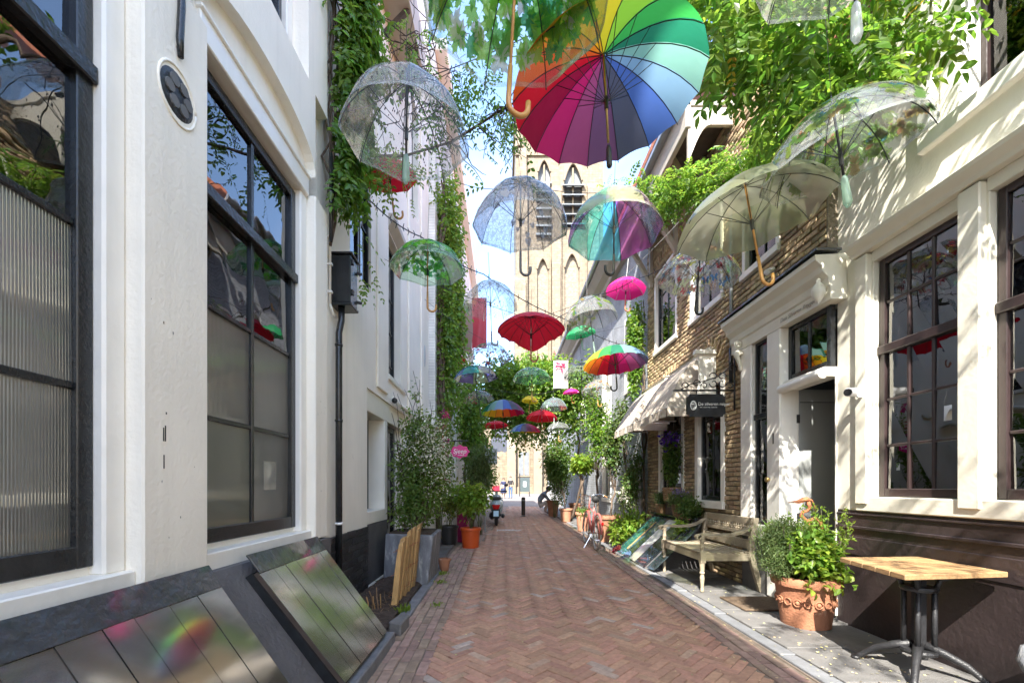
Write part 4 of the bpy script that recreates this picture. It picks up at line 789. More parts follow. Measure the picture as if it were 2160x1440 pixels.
# ------------------------------------------------------------------ awnings on R3
def awning(y0, y1, label):
    t = thing('awning', (2.7, (y0+y1)/2, 2.6), label, 'awning', 'taupe awnings of the brick house')
    zt, zb, xo = 3.20, 2.44, 2.36
    b = MB(); b.box(X3-.10, X3+.0, y0-.03, y1+.03, zt-.02, zt+.07); b.prism([(X3-.12, y0-.05, zt+.07), (X3, y0-.05, zt+.07), (X3, y0-.05, zt+.10)], (0, y1-y0+.1, 0)); b.build('head_box', M['cream'], t, bevel=.006)
    b = MB(); nx, ny = 8, 12; vs = []
    for i in range(nx+1):
        u = i/nx; ins = .22*(1-u)
        for j in range(ny+1):
            v = j/ny; sag = -.05*math.sin(math.pi*u)*(1-abs(2*v-1)*.3)
            vs.append((X3-.10-(X3-.10-xo)*(u**.8), y0+ins+(y1-y0-2*ins)*v, zt-(zt-zb)*(u**1.35)+sag*.3+.008*math.sin(v*23)))
    b.add(vs, [(i*(ny+1)+j, i*(ny+1)+j+1, (i+1)*(ny+1)+j+1, (i+1)*(ny+1)+j) for i in range(nx) for j in range(ny)]); o = b.build('canopy', M['awn'], t, smooth=True)
    for s, yy in ((0, y0), (1, y1)):
        vs = []
        for i in range(nx+1):
            u = i/nx; ins = .22*(1-u)*(1 if s == 0 else -1); x = X3-.10-(X3-.10-xo)*(u**.8); z = zt-(zt-zb)*(u**1.35)-.015*math.sin(math.pi*u)
            for k in range(5): vs.append((x+(X3-.02-x)*k/4, yy+ins*(1-k/4)+(.02*math.sin(math.pi*k/4) if s == 0 else 0), z-(z-zb)*k/4*.98))
        b = MB(); b.add(vs, [(i*5+k, i*5+k+1, (i+1)*5+k+1, (i+1)*5+k) for i in range(nx) for k in range(4)]); b.build('side_panel', M['awn'], t, smooth=True)
    vs = []; m = 26
    for i in range(m+1): yy = y0+(y1-y0)*i/m; vs += [(xo-.002+.012*math.sin(i*1.7), yy, zb+.003), (xo-.012+.02*math.sin(i*1.1), yy, zb-.13)]
    b = MB(); b.add(vs, [(2*i, 2*i+2, 2*i+3, 2*i+1) for i in range(m)]); b.build('valance', M['awn'], t, smooth=True)
    vs = []
    for i in range(9): x = xo+(X3-.05-xo)*i/8; vs += [(x, y0-.003+.012*math.sin(i*1.3), zb+.003), (x, y0-.012+.02*math.sin(i*.9), zb-.13)]
    b = MB(); b.add(vs, [(2*i, 2*i+2, 2*i+3, 2*i+1) for i in range(8)]); b.build('side_valance', M['awn'], t, smooth=True)
    b = MB(); b.tube([(xo+.01, y0, zb), (xo+.01, y1, zb)], .012, 8); b.tube([(xo+.01, y0+.02, zb), (X3, y0+.02, zb)], .012, 8); b.tube([(xo+.01, y1-.02, zb), (X3, y1-.02, zb)], .012, 8); b.build('front_bar', M['white'], t)
awning(6.12, 7.45, 'nearer taupe cloth awning above the window, behind the black hanging sign')
awning(7.70, 8.95, 'farther taupe cloth awning over the clematis basket window')
b = MB(); b.prism([(X3-.005, 0, 2.36), (X3-.26, 0, 2.36), (X3-.28, 0, 2.5), (X3-.24, 0, 2.9), (X3-.26, 0, 3.16), (X3-.005, 0, 3.16)], (0, .035, 0)); o = b.build('awning_side_board', M['trim'], bevel=.006); o.location.y = 6.02
b = MB(); b.box(X3-.31, X3-.003, 5.99, 6.09, 3.161, 3.23); c = b.build('board_cap', M['trim'], o, bevel=.01); c.matrix_parent_inverse = Matrix.Translation((0, -6.02, 0))
tag(o, 'white painted end board with cap at the near end of the awnings', 'awning board')
# ------------------------------------------------------------------ hanging shop sign on wrought iron bracket
YSn = 5.50
br = thing('sign_bracket', (X3, YSn, 2.6), 'black wrought iron scroll bracket on the brick wall holding the shop sign', 'sign bracket')
b = MB(); b.tube([(X3-.02, YSn, 2.54), (2.22, YSn, 2.54), (2.19, YSn, 2.54)], [.012, .012, .004], 8); b.tube([(X3-.03, YSn, 2.28), (X3-.03, YSn, 2.95)], .012, 8); b.build('arm', M['iron'], br, smooth=True)
def scroll(cx, cz, r, a0, a1, rt=.007):
    return [(cx+r*(1-.55*k/16)*math.cos(a0+(a1-a0)*k/16), YSn, cz+r*(1-.55*k/16)*math.sin(a0+(a1-a0)*k/16)) for k in range(17)]
for (cx, cz, r, a0, a1) in ((2.83, 2.72, .055, 0, 5.5), (2.72, 2.72, .055, math.pi, -2.4), (2.83, 2.63, .055, 0, -5.5), (2.72, 2.63, .055, math.pi, 8.6), (2.50, 2.63, .05, 0, 5.5), (2.60, 2.60, .045, 3.1, -2.4), (2.36, 2.60, .05, 3.4, -2.2), (2.96, 2.83, .06, -1, 4.5), (2.93, 2.60, .05, 3, -2.5)):
    b = MB(); b.tube(scroll(cx, cz, r, a0, a1), .007, 6); b.build('scroll', M['iron'], br, smooth=True)
b = MB(); b.tube([(2.30, YSn, 2.55), (2.42, YSn, 2.62), (2.6, YSn, 2.66), (2.78, YSn, 2.72), (2.9, YSn, 2.82), (X3-.03, YSn, 2.86)], .008, 6); b.build('brace', M['iron'], br, smooth=True)
for x in (2.50, 2.76): b = MB(); b.tube([(x, YSn, 2.55), (x, YSn, 2.49)], .009, 6); b.build('hook', M['iron'], br)
sg = thing('shop_sign', (2.62, YSn, 2.2), 'black notched shop sign lettered De zilveren reiger hanging from the iron bracket', 'sign')
sx0, sx1, sz0, sz1, c_ = 2.37, 2.87, 2.20, 2.49, .035
def notch(cx, cz, sx, sz): return [(cx+sx*c_*math.cos(math.pi/2*k/5), cz+sz*c_*math.sin(math.pi/2*k/5)) for k in range(6)]
pl = notch(sx0, sz0, 1, 1)[::-1]+notch(sx1, sz0, -1, 1)+notch(sx1, sz1, -1, -1)[::-1]+notch(sx0, sz1, 1, -1)
b = MB(); b.prism([(x, YSn-.012, z) for x, z in pl], (0, .024, 0)); b.build('board', M['black'], sg)
text('sign_lettering', 'De zilveren reiger', .056, (2.515, YSn-.0135, 2.345), (R_(90), 0, 0), M['print_'], sg, .0006)
text('sign_lettering', 'BED & BREAKFAST - WINE BAR', .016, (2.54, YSn-.0135, 2.315), (R_(90), 0, 0), M['print_'], sg, .0004)
b = MB(); b.add([(2.455+.042*math.cos(a*math.pi/12), YSn-.0136, 2.345+.062*math.sin(a*math.pi/12)) for a in range(24)], [tuple(range(24))]); em = b.build('emblem', M['print_'], sg)
b = MB()
for k in range(5): b.tube([(2.455+.028*math.cos(a*.7+k*1.3), YSn-.0146, 2.345+.008*k-.02+.018*math.sin(a*.9+k)) for a in range(6)], .003, 4)
b.tube([(2.44, YSn-.0146, 2.295), (2.45, YSn-.0146, 2.34), (2.475, YSn-.0146, 2.355), (2.46, YSn-.0146, 2.385), (2.44, YSn-.0146, 2.38)], .004, 4); b.build('emblem_heron', M['iron'], em)

# ------------------------------------------------------------------ umbrellas
def poly_maple(r):
    pts = [(0,-1),(.06,-.45),(.45,-.55),(.38,-.32),(.85,-.1),(.7,.05),(.8,.35),(.45,.25),(.4,.4),(.2,.3),(.28,.7),(.15,.65),(0,1),(-.15,.65),(-.28,.7),(-.2,.3),(-.4,.4),(-.45,.25),(-.8,.35),(-.7,.05),(-.85,-.1),(-.38,-.32),(-.45,-.55),(-.06,-.45)]
    return [(x*r, y*r) for x, y in pts]
def poly_oval(r, k=.45, n=8): return [(r*k*math.cos(2*math.pi*i/n), r*math.sin(2*math.pi*i/n)) for i in range(n)]
def poly_wing(r, s): return [(s*x*r, y*r) for x, y in ((.05,0),(.35,.75),(.85,.9),(.95,.5),(.6,.1),(.75,-.4),(.5,-.75),(.2,-.55))]
def poly_heart(r): return [(x*r, y*r) for x, y in ((0,-1),(.55,-.35),(.9,.25),(.75,.75),(.35,.85),(0,.45),(-.35,.85),(-.75,.75),(-.9,.25),(-.55,-.35))]
def poly_drop(r): return [(0, r), (.5*r, .1*r), (.35*r, -.6*r), (0, -.9*r), (-.35*r, -.6*r), (-.5*r, .1*r)]
def prot(p, a, cx=0, cy=0): c, s = math.cos(a), math.sin(a); return [(cx+x*c-y*s, cy+x*s+y*c) for x, y in p]
def umbrella(label, px, yfar, D, R, h, n=8, mats=None, tilt=(0, 0), spin=0, handle='hook', below=.42, shaft='darkrib', hm='wood', prints=None, phi=1.25, cat='umbrella', rimr=None, tip=.05, loc=None, trim=True, shaft_off=0, shaftless=False):
    z = H+(HY-yfar)/F*(D+R); rj = random.Random(label[::-1])
    if tilt == (0, 0): tilt = (rj.gauss(0, 3), rj.gauss(0, 3))
    L = Vector(loc) if loc else Vector(((px-VX)/F*D, D, z))
    t = thing('umbrella', L, label, cat, 'umbrellas strung over the street', (R_(tilt[0]), R_(tilt[1]), spin))
    cp = math.cos(phi); sp_ = math.sin(phi); dA = 2*math.pi/n; detail = R*F/D > 60
    def prof(s): a = s*phi; return R*math.sin(a)/sp_, h*(math.cos(a)-cp)/(1-cp)
    def S(th, s, off=0.0):
        r, zz = prof(s); k = (th/dA) % 1.0; q = math.cos(dA/2)/math.cos((k-.5)*dA); bl = .55*4*k*(1-k); r2 = r*(1-bl*(1-q)*1.25); zz += .035*R*4*k*(1-k)*s*s*s
        if rimr: r2 *= 1+(rimr(th)-1)*s
        dn = off; a = s*phi; return Vector(((r2+dn*math.sin(a))*math.cos(th), (r2+dn*math.sin(a))*math.sin(th), zz+dn*math.cos(a)))
    ns, na = (9, 5) if detail else (6, 3)
    for i in range(n):
        vs = [S(dA*i+dA*(j/na)*.9999, max(.003, k/ns)) for k in range(ns+1) for j in range(na+1)]
        b = MB(); b.add(vs, [(k*(na+1)+j, k*(na+1)+j+1, (k+1)*(na+1)+j+1, (k+1)*(na+1)+j) for k in range(ns) for j in range(na)])
        pm = mats[i % len(mats)]; o = b.build('panel', pm, t, smooth=True, world=False)
        if trim and detail and 'clear' in pm.name:          # welded hem and seam of a clear panel
            b = MB(); hw_ = .012
            b.add([S(dA*i+dA*(j/na)*.9999, s_, .001) for s_ in (.965, 1.0) for j in range(na+1)], [(j, j+1, na+2+j, na+1+j) for j in range(na)]); b.build('hem', pvc('clear_hem', (.9,.93,.93), .22, (.82,.85,.85)), o, world=False)
    rt = .0028 if detail else .0035
    rm = M['silver'] if shaft == 'silver' and not detail else M['darkrib']
    runz = h-.30*min(1, R/.4)*(.6+.4*h/.35)
    for i in range(n):
        th = dA*i; b = MB(); b.tube([S(th, s, -.006) for s in (.02, .15, .3, .45, .6, .75, .9, 1.02)], rt, 5)
        if detail or D < 9: b.tube([Vector((.012*math.cos(th), .012*math.sin(th), runz+.0)), S(th, .46, -.008)], rt*.8, 4)
        b.build('rib', rm, t, world=False)
    sm = M[shaft]; zb = -below
    b = MB(); b.tube([(0, 0, h+tip), (0, 0, h), (0, 0, zb+.14)], [.004, .006, .006] if not detail else [.004, .007, .007], 8); b.build('shaft', sm, t, smooth=True, world=False)
    b = MB(); b.tube([(0, 0, h+tip), (rj.gauss(0, .02), rj.gauss(0, .02), h+tip+.25+.2*rj.random())], .0018 if detail else .003, 4); b.build('hanging_cord', M['darkrib'], t, world=False)
    b = MB(); b.tube([(0, 0, runz-.05), (0, 0, runz+.02)], .012, 8); b.build('runner', M['darkrib'], t, world=False)
    hmat = M[hm]; hr = .045; b = MB()
    if handle == 'hook':
        pts = [(0, 0, zb+.20), (0, 0, zb+.05)]+[(hr-hr*math.cos(a), 0, zb+.045-hr*math.sin(a)) for a in [k*math.pi/9 for k in range(1, 10)]]+[(2*hr, 0, zb+.075)]
        b.tube(pts, [.010]+[.0115]*(len(pts)-1), 10)
    elif handle == 'straight': b.tube([(0, 0, zb+.12), (0, 0, zb+.10), (0, 0, zb+.01), (0, 0, zb)], [.010, .015, .016, .012], 10)
    else: b.tube([(0, 0, zb+.18), (0, 0, zb+.16), (0, 0, zb+.03), (0, 0, zb)], [.008, .018, .024, .012], 12)
    b.build('handle', hmat, t, smooth=True, world=False)
    if prints:
        kind, cnt, srange, size, pms = prints; b = MB(); rr = random.Random(label)
        def put(poly, th, s, mi):
            r, _ = prof(s); arc = R*phi/sp_*.95; c0 = len(b.v); k = len(poly)
            pts = [S(th+u/max(r, .06), min(.985, max(.03, s-v/arc)), .0025+rr.random()*.0015) for u, v in poly]
            cen = S(th, s, .003); b.add([cen]+pts, [(0, i+1, (i+1) % k+1) for i in range(k)], mi)
        for _ in range(cnt):
            th = rr.random()*2*math.pi; s = srange[0]+(srange[1]-srange[0])*rr.random()**.7; sz = size*rr.uniform(.6, 1.25); mi = rr.randrange(len(pms)); a = rr.random()*6.28
            if kind == 'maple': put(prot(poly_maple(sz), a), th, s, mi)
            elif kind == 'dots': put(poly_drop(sz), th, s, mi)
            elif kind == 'hearts': put(prot(poly_heart(sz), rr.gauss(0, .3)), th, s, mi)
            elif kind == 'butterfly':
                for sgn in (1, -1): put(prot(poly_wing(sz, sgn), rr.gauss(a*.12, .05)), th, s, mi)
            elif kind == 'flower':
                for q in range(5): put(prot(poly_oval(sz*.5, .6, 6), q*1.257+a, sz*.5*math.sin(-q*1.257-a), sz*.5*math.cos(q*1.257+a)), th, s, mi)
            elif kind == 'sprig':
                L_ = sz*4
                for q in range(5):
                    for sgn in (1, -1): put(prot(prot(poly_oval(sz*.75, .36, 6), -sgn*.8, sgn*sz*.55, q*sz*.95-L_/2), a), th, s, mi % max(1, len(pms)-2))
                if rr.random() < .45:                         # a small bird on the sprig
                    c = len(pms)-1-rr.randrange(2); put(prot(poly_oval(sz*1.0, .55, 8), 1.2, sz*1.2, 0), th, s, c); put(poly_oval(sz*.42, .95, 7), th+.04, s-.05, c)
        tag(b.build('printed_pattern', pms, t, world=False), kind='stuff')
    return t
def inkm(name, c, a=.75):
    if name in _mc: return _mc[name]
    m = bpy.data.materials.new(name); m.use_nodes = True; tt = m.node_tree; L = tt.links.new; p = tt.nodes['Principled BSDF']; p.inputs['Base Color'].default_value = (*c, 1); p.inputs['Roughness'].default_value = .3
    q = _n(tt, 'ShaderNodeBsdfTranslucent'); q.inputs['Color'].default_value = (*c, 1); x = _n(tt, 'ShaderNodeMixShader'); x.inputs[0].default_value = .6; L(p.outputs[0], x.inputs[1]); L(q.outputs[0], x.inputs[2])
    r = _n(tt, 'ShaderNodeBsdfTransparent'); r.inputs['Color'].default_value = (*[.4+.6*v for v in c], 1); y = _n(tt, 'ShaderNodeMixShader'); y.inputs[0].default_value = a; L(r.outputs[0], y.inputs[1]); L(x.outputs[0], y.inputs[2]); L(y.outputs[0], tt.nodes['Material Output'].inputs[0])
    _mc[name] = m; return m
CL = [pvc('clear_vinyl', milk=.10)]; CLM = [pvc('clear_vinyl_milky', (.93,.96,.95), .19)]
LG = [inkm('print_leaf_%d' % i, c, .9) for i, c in enumerate(((.14,.58,.05), (.28,.72,.07), (.07,.46,.15), (.42,.78,.10), (.75,.8,.72)))]
BF = [inkm('print_wing_%d' % i, c, .97) for i, c in enumerate(((.9,.88,.82), (.8,.3,.28), (.12,.35,.75), (.8,.75,.15), (.55,.03,.06), (.8,.55,.5), (.8,.8,.45)))]
BD = [inkm('print_sprig_%d' % i, c) for i, c in enumerate(((.22,.36,.06), (.32,.42,.10), (.16,.30,.08), (.42,.33,.12), (.45,.22,.12), (.05,.22,.28)))]
FL = [inkm('print_flower_%d' % i, c) for i, c in enumerate(((.7,.06,.08), (.08,.2,.45), (.1,.4,.12), (.75,.6,.5), (.7,.35,.06)))]
CF = [inkm('print_autumn_%d' % i, c) for i, c in enumerate(((.65,.08,.06), (.6,.35,.06), (.4,.3,.06), (.8,.7,.5)))]
DK = [inkm('print_dots', (.03,.03,.04), .85)]; HT = [inkm('print_heart', (.8,.8,.8), .8)]; BLK = [inkm('print_black', (.02,.02,.02), .9)]
RB = [fabric(c) for c in ((.75,.62,.03), (.30,.62,.05), (.05,.42,.08), (.02,.20,.11), (.22,.45,.38), (.22,.38,.55), (.08,.16,.48), (.10,.11,.17), (.20,.09,.20), (.42,.08,.22), (.62,.02,.16), (.36,.005,.05), (.68,.01,.03), (.82,.12,.02), (.86,.26,.02), (.85,.42,.02))]
def rb(k, flip=False): r = RB[k:]+RB[:k]; return r[::-1] if flip else r
IR = [pvc('clear_tint_%d' % i, c, .38, m_) for i, (c, m_) in enumerate((((.25,.8,.9), (.2,.65,.8)), ((.2,.85,.8), (.15,.7,.6)), ((.45,.85,.5), (.5,.8,.4)), ((.9,.9,.6), (.8,.8,.5)), ((.9,.75,.8), (.8,.6,.7)), ((.8,.3,.7), (.7,.25,.6)), ((.5,.35,.85), (.4,.25,.7)), ((.25,.5,.9), (.2,.4,.8))))]
RED = [fabric((.62,.012,.03))]; PINK = [fabric((.72,.03,.25))]; GRN = [fabric((.03,.33,.12))]; YEL = [fabric((.78,.62,.03))]
OLV = [pvc('olive_film', (.66,.69,.50), .44, (.42,.44,.28), rough=.3)]
LACE = [pvc('clear_lace_grey', (.80,.82,.85), .26, (.55,.56,.58), (30, .24, (.22,.22,.23)))]
LTG = [pvc('clear_pale_green', (.75,.95,.78), .2, (.5,.8,.5))]; GCL = [pvc('clear_green', (.6,.9,.65), .3, (.3,.65,.35))]; TEAL = [pvc('clear_teal', (.75,.9,.9), .2, (.6,.75,.75))]
U = umbrella
U('big rainbow umbrella with sixteen panels, nearest of the rainbow ones, high at top centre', 1278, 352, 2.42, .53, .24, 16, rb(13), spin=R_(180), phi=1.0, handle='straight', below=.40, shaft='brass', hm='blackplastic', tilt=(0, 3))
U('clear dome umbrella printed with green maple leaves, nearest, long cane crook handle at the top', 1085, 190, 1.82, .42, .38, 8, CL, spin=.35, shaft='wood', hm='wood', below=.50, prints=('maple', 330, (.08, .88), .056, LG))
U('clear dome umbrella with small dark drops near the left white wall, pale green handle', 857, 392, 2.67, .40, .36, 8, CLM, spin=.3, hm='clearh', handle='paddle', below=.26, prints=('dots', 260, (.1, .97), .0085, DK))
U('plain red umbrella hanging high behind the clear dotted one, beside the left wall', 822, 418, 4.45, .29, .17, 8, RED, spin=.3, phi=1.0, hm='wood', shaft='silver', below=.38, tilt=(6, -8))
U('grey lace patterned dome umbrella with white hearts in front of the church tower', 1098, 540, 3.7, .42, .39, 8, LACE, spin=.2, hm='slate', shaft='silver', below=.38, prints=('hearts', 26, (.45, .9), .03, HT))
U('iridescent dome umbrella in cyan, violet and magenta in front of the tower', 1295, 548, 3.8, .415, .37, 8, [IR[k] for k in (2, 3, 4, 5, 5, 0, 1, 6)], spin=R_(-92-67), hm='blackplastic', below=.38)
U('olive tinted umbrella with cane crook handle, tilted, beside the brick house gable', 1585, 545, 2.9, .48, .25, 8, OLV, spin=.2, phi=1.05, tilt=(-4, -8), shaft='wood', hm='wood', below=.45)
U('clear dome umbrella printed with birds and leafy twigs, tilted near the right white wall', 1775, 440, 2.5, .42, .32, 8, CLM, spin=.3, tilt=(0, -13), hm='clearh', handle='paddle', below=.26, prints=('sprig', 70, (.25, .92), .022, BD))
U('plain clear umbrella with whitish handle, cut off by the top right of the photo', 1800, 62, 1.95, .42, .30, 8, CLM, spin=.35, tilt=(0, -3), hm='whiteh', handle='paddle', below=.50)
U('clear dome umbrella covered with coloured butterflies in front of the brick house window', 1472, 628, 4.4, .40, .30, 8, CLM, spin=.2, hm='blackplastic', below=.34, prints=('butterfly', 190, (.12, .96), .036, BF+BF[:1]+BF[6:]))
U('clear umbrella with green maple leaves and cane handle hanging near the left house ivy', 902, 608, 4.5, .40, .27, 8, LTG, spin=.25, shaft='wood', hm='wood', below=.42, prints=('maple', 300, (.05, .86), .045, LG))
U('clear umbrella speckled with black dots above the red banner at the street end', 1035, 672, 6.1, .40, .37, 8, CLM, spin=.3, shaft='silver', hm='slate', below=.55, prints=('dots', 220, (.3, .97), .011, DK))
U('small pink umbrella with pale cane beside the brick house corner', 1320, 632, 7.0, .33, .19, 8, PINK, spin=.25, phi=1.05, hm='terra2', shaft='silver', below=.34)
U('clear dome umbrella with olive twigs before the grey house eaves, pale green crook', 1246, 700, 6.3, .41, .36, 8, CLM, spin=.1, hm='clearh', below=.50, prints=('sprig', 34, (.25, .95), .022, BD))
U('small plain green umbrella right behind the clear one with olive twigs', 1225, 718, 8.5, .31, .17, 8, GRN, spin=.2, phi=1.1, hm='clearh', shaft='silver', below=.3)
def rimH(th): d = (th-math.pi/2+math.pi) % (2*math.pi)-math.pi; return .96+.62*math.exp(-(d/.34)**2)
U('large red umbrella with one pointed corner hanging at the middle of the street', 1120, 724, 5.6, .46, .20, 16, RED, spin=R_(-6), phi=.95, rimr=rimH, hm='terra2', shaft='silver', below=.40, tilt=(-3, 0))
U('rainbow umbrella with red underside in front of the grey house, right of centre', 1298, 788, 6.3, .47, .27, 16, rb(0), spin=R_(180), phi=1.15, hm='blackplastic', below=.38)
U('small red umbrella beside the ivy on the left, far down the street', 961, 768, 11, .30, .16, 8, RED, phi=1.1, shaft='silver', below=.25)
U('clear dome umbrella with red and blue flowers, left of the big red one', 1032, 772, 8, .42, .30, 8, CL, spin=.2, shaft='slate', hm='slate', below=.35, prints=('flower', 60, (.25, .92), .035, FL))
U('iridescent umbrella in violet, yellow and cyan below the flowered clear one', 1004, 810, 8.3, .43, .25, 8, [IR[k] for k in (6, 3, 6, 4, 7, 1, 3, 6)], spin=.2, hm='blackplastic', below=.4)
U('green tinted clear umbrella hanging under the big pointed red one', 1122, 812, 9, .42, .27, 8, GCL, spin=.2, shaft='wood', hm='wood', below=.45, prints=('flower', 40, (.2, .7), .03, [LG[3], LG[4]]))
U('clear flowered umbrella just below the iridescent violet one on the left', 1010, 852, 10.5, .40, .25, 8, CL, spin=.2, hm='blackplastic', below=.4, prints=('flower', 50, (.4, .97), .03, CF+LG[:2]))
U('clear umbrella edged in black, left of the rainbow one by the grey house', 1227, 806, 9, .40, .30, 8, CL, spin=.2, hm='blackplastic', below=.4, prints=('dots', 90, (.72, .9), .03, BLK))
U('clear umbrella with red and gold flowers below the rainbow one on the right', 1259, 832, 11, .39, .27, 8, CLM, spin=.2, shaft='wood', below=.4, prints=('flower', 90, (.15, .95), .035, CF))
U('small pink umbrella far down the street on the right', 1205, 833, 13, .26, .14, 8, PINK, phi=1.1, shaft='silver', below=.3)
U('small yellow umbrella far down the street at the middle', 1118, 851, 13, .27, .18, 8, YEL, phi=1.1, shaft='wood', below=.35)
U('rainbow umbrella with blue top and yellow underside left of centre', 1061, 880, 9, .46, .29, 16, rb(2), spin=R_(180), phi=1.15, hm='blackplastic', below=.40)
U('clear teal tinted umbrella with white crook far down on the right', 1168, 868, 12, .40, .32, 8, TEAL, spin=.2, hm='whiteh', shaft='silver', below=.45)
U('red umbrella with pale spots, lowest one on the left at the far arch', 1044, 904, 13, .43, .17, 8, RED, phi=1.1, shaft='silver', hm='slate', below=.4, prints=('dots', 40, (.2, .9), .03, HT))
U('red umbrella half hidden by leaves, far down right of centre', 1143, 889, 12.5, .48, .26, 8, RED, spin=.2, phi=1.1, shaft='silver', below=.3)
U('farthest rainbow umbrella hanging low at the middle of the street', 1108, 916, 13.3, .49, .28, 16, rb(4), spin=R_(180), phi=1.15, below=.4, hm='wood')
U('farthest clear umbrella hanging low at the right under the vine arch', 1178, 909, 14, .40, .25, 8, CLM, spin=.2, shaft='silver', below=.4)
# ------------------------------------------------------------------ cables and strings of clip lights
def string(name, pts, lab, cat, r, lights=0, n=40):
    t = thing(name, pts[0], lab, cat); P = [Vector(p) for p in pts]; path = []
    seg = len(P)-1
    for i in range(n+1):
        u = i/n*seg; k = min(int(u), seg-1); f = u-k; q = P[k].lerp(P[k+1], f); q.z -= .06*4*f*(1-f); path.append(q)
    b = MB(); b.tube(path, r, 5); b.build('cable', M['iron'], t)
    for i in range(lights):
        q = path[int((i+.5)/lights*n)]; a = rnd.random()*6.28; b = MB()
        for sgn in (1, -1):
            d = Vector((math.cos(a)*.4, math.sin(a)*.4, sgn)).normalized(); b.tube([q, q+d*.05], [.006, .004], 5)
        b.build('clip', M['iron'], t)
    return t
string('light_string', [at(770, 412, 4.6), at(890, 500, 5.4), at(1020, 578, 6.0), at(1190, 672, 7.0), at(1325, 730, 9.0)], 'black string with small clips crossing from the left wall down to the right', 'string lights', .007, 34, 70)
string('light_string', [at(1130, 690, 8.2), at(1250, 622, 7.4), at(1340, 588, 6.6), at(1442, 532, 5.2)], 'pale string with small clips running up to the brick house eaves', 'string lights', .006, 16, 40)
string('hanging_wire', [at(960, 382, 4.3), at(1110, 389, 3.75), at(1330, 398, 4.2)], 'thin black wire carrying the lace umbrella across the street', 'wire', .003)
string('hanging_wire', [(-1.5, 3.75, 4.6), at(857, 178, 2.67), (1.0, 2.6, 4.5), (3.12, 2.5, 4.6)], 'thin wire above the clear dotted umbrella', 'wire', .003)
string('hanging_wire', [(-1.5, 8.2, 4.9), at(1032, 722, 8.05), (1.2, 8.4, 4.25), (3.0, 8.6, 4.7)], 'thin wire above the flowered clear umbrella', 'wire', .003)
string('hanging_wire', [(-1.4, 12.6, 4.5), at(1118, 834, 12.9), (3.0, 12.8, 4.6)], 'thin wire above the small yellow umbrella', 'wire', .004)
string('hanging_wire', [(-1.58, 5.6, 4.3), at(1120, 672, 5.6), at(1298, 600, 6.2), (3.0, 5.9, 5.6)], 'thin wire above the pointed red umbrella', 'wire', .003)
# ------------------------------------------------------------------ foliage
def unit(a): return a/np.maximum(1e-6, np.linalg.norm(a, axis=-1, keepdims=True))
def leafgeo(P, Dr, Up, L, W, fold=.25):
    """leaves as two folded quads each; P base points, Dr direction, Up rough normal"""
    Dr = unit(Dr); Sd = unit(np.cross(Dr, Up)); Nn = np.cross(Sd, Dr); L = L[:, None]; W = W[:, None]
    v = [P, P+Dr*L*.33+Sd*W*.5+Nn*W*fold, P+Dr*L*.72+Sd*W*.36+Nn*W*fold*.7, P+Dr*L-Nn*L*.06, P+Dr*L*.72-Sd*W*.36+Nn*W*fold*.7, P+Dr*L*.33-Sd*W*.5+Nn*W*fold]
    V = np.stack(v, 1).reshape(-1, 3); n = len(P); k = np.arange(n)[:, None]*6
    Q = np.concatenate([k+np.array([[0, 1, 2, 3]]), k+np.array([[0, 3, 4, 5]])], 1).reshape(-1, 4)
    return V, Q
def blob(cs, n, shell=.55):
    """n points in a list of ellipsoids ((centre), (radii)), denser to the outside; returns points and outward directions"""
    vol = np.array([r[0]*r[1]*r[2] for c, r in cs])**.7; idx = nr.choice(len(cs), n, p=vol/vol.sum())
    d = unit(nr.normal(size=(n, 3))); rad = (shell+(1-shell)*nr.random(n))**(1.0)
    rad = np.where(nr.random(n) < .3, nr.random(n)**.5, rad)
    C = np.array([c for c, r in cs])[idx]; Rr = np.array([r for c, r in cs])[idx]
    # clumps: pull points to nearby clump centres so that gaps and masses appear
    return C+d*Rr*rad[:, None], unit(d/np.maximum(Rr, .05)), idx
def clump(P, k=9, s=.45):
    n = len(P); m = max(4, n//k); c = P[nr.choice(n, m)]; j = nr.integers(0, m, n)
    return P*(1-s)+c[j]*s+nr.normal(size=P.shape)*.02
def foliage(parent, name, cs, n, L, mt, W=.5, droop=.5, up=.3, shell=.5, clumpk=9, cl=.4, world=True, mi=None, mats=None):
    P, o, _ = blob(cs, n, shell); P = clump(P, clumpk, cl)
    D_ = unit(o*.7+nr.normal(size=(n, 3))*.7+np.array([0, 0, -droop])); Up = unit(nr.normal(size=(n, 3))*.5+o*.5+np.array([0, 0, .9+up]))
    Ls = L*nr.uniform(.6, 1.3, n); V, Q = leafgeo(P, D_, Up, Ls, Ls*W)
    return tag(raw(name, V, Q, mats or mt, parent, world=world, mi=None if mats is None else np.repeat(nr.choice(len(mats), n, p=mi), 2)), kind='stuff')
def pinnate(P, Dr, Up, length, pairs=5, LL=.05, WW=.022, droop=.35):
    n = len(P); Dr = unit(Dr); out = [[], [], [], [], []]
    for k in range(pairs*2+1):
        i = k//2; f = (i+1)/(pairs+.4) if k < pairs*2 else 1.0; sgn = 1 if k % 2 else -1
        ln = length*f; base = P+Dr*ln[:, None]+np.array([0, 0, -1])*(droop*ln*f)[:, None]
        tang = unit(Dr+np.array([0, 0, -1])*droop*2*f); Sd = unit(np.cross(tang, Up)); nn = np.cross(Sd, tang)
        d = tang*.55+Sd*sgn*.85 if k < pairs*2 else tang
        d = d+nr.normal(size=(n, 3))*.12+np.array([0, 0, -.18]); s = length/.26*(1-.25*abs(f-.5))*nr.uniform(.85, 1.15, n)
        out[0].append(base); out[1].append(d); out[2].append(nn+nr.normal(size=(n, 3))*.15); out[3].append(LL*s); out[4].append(WW*s)
    return [np.concatenate(o) for o in out]
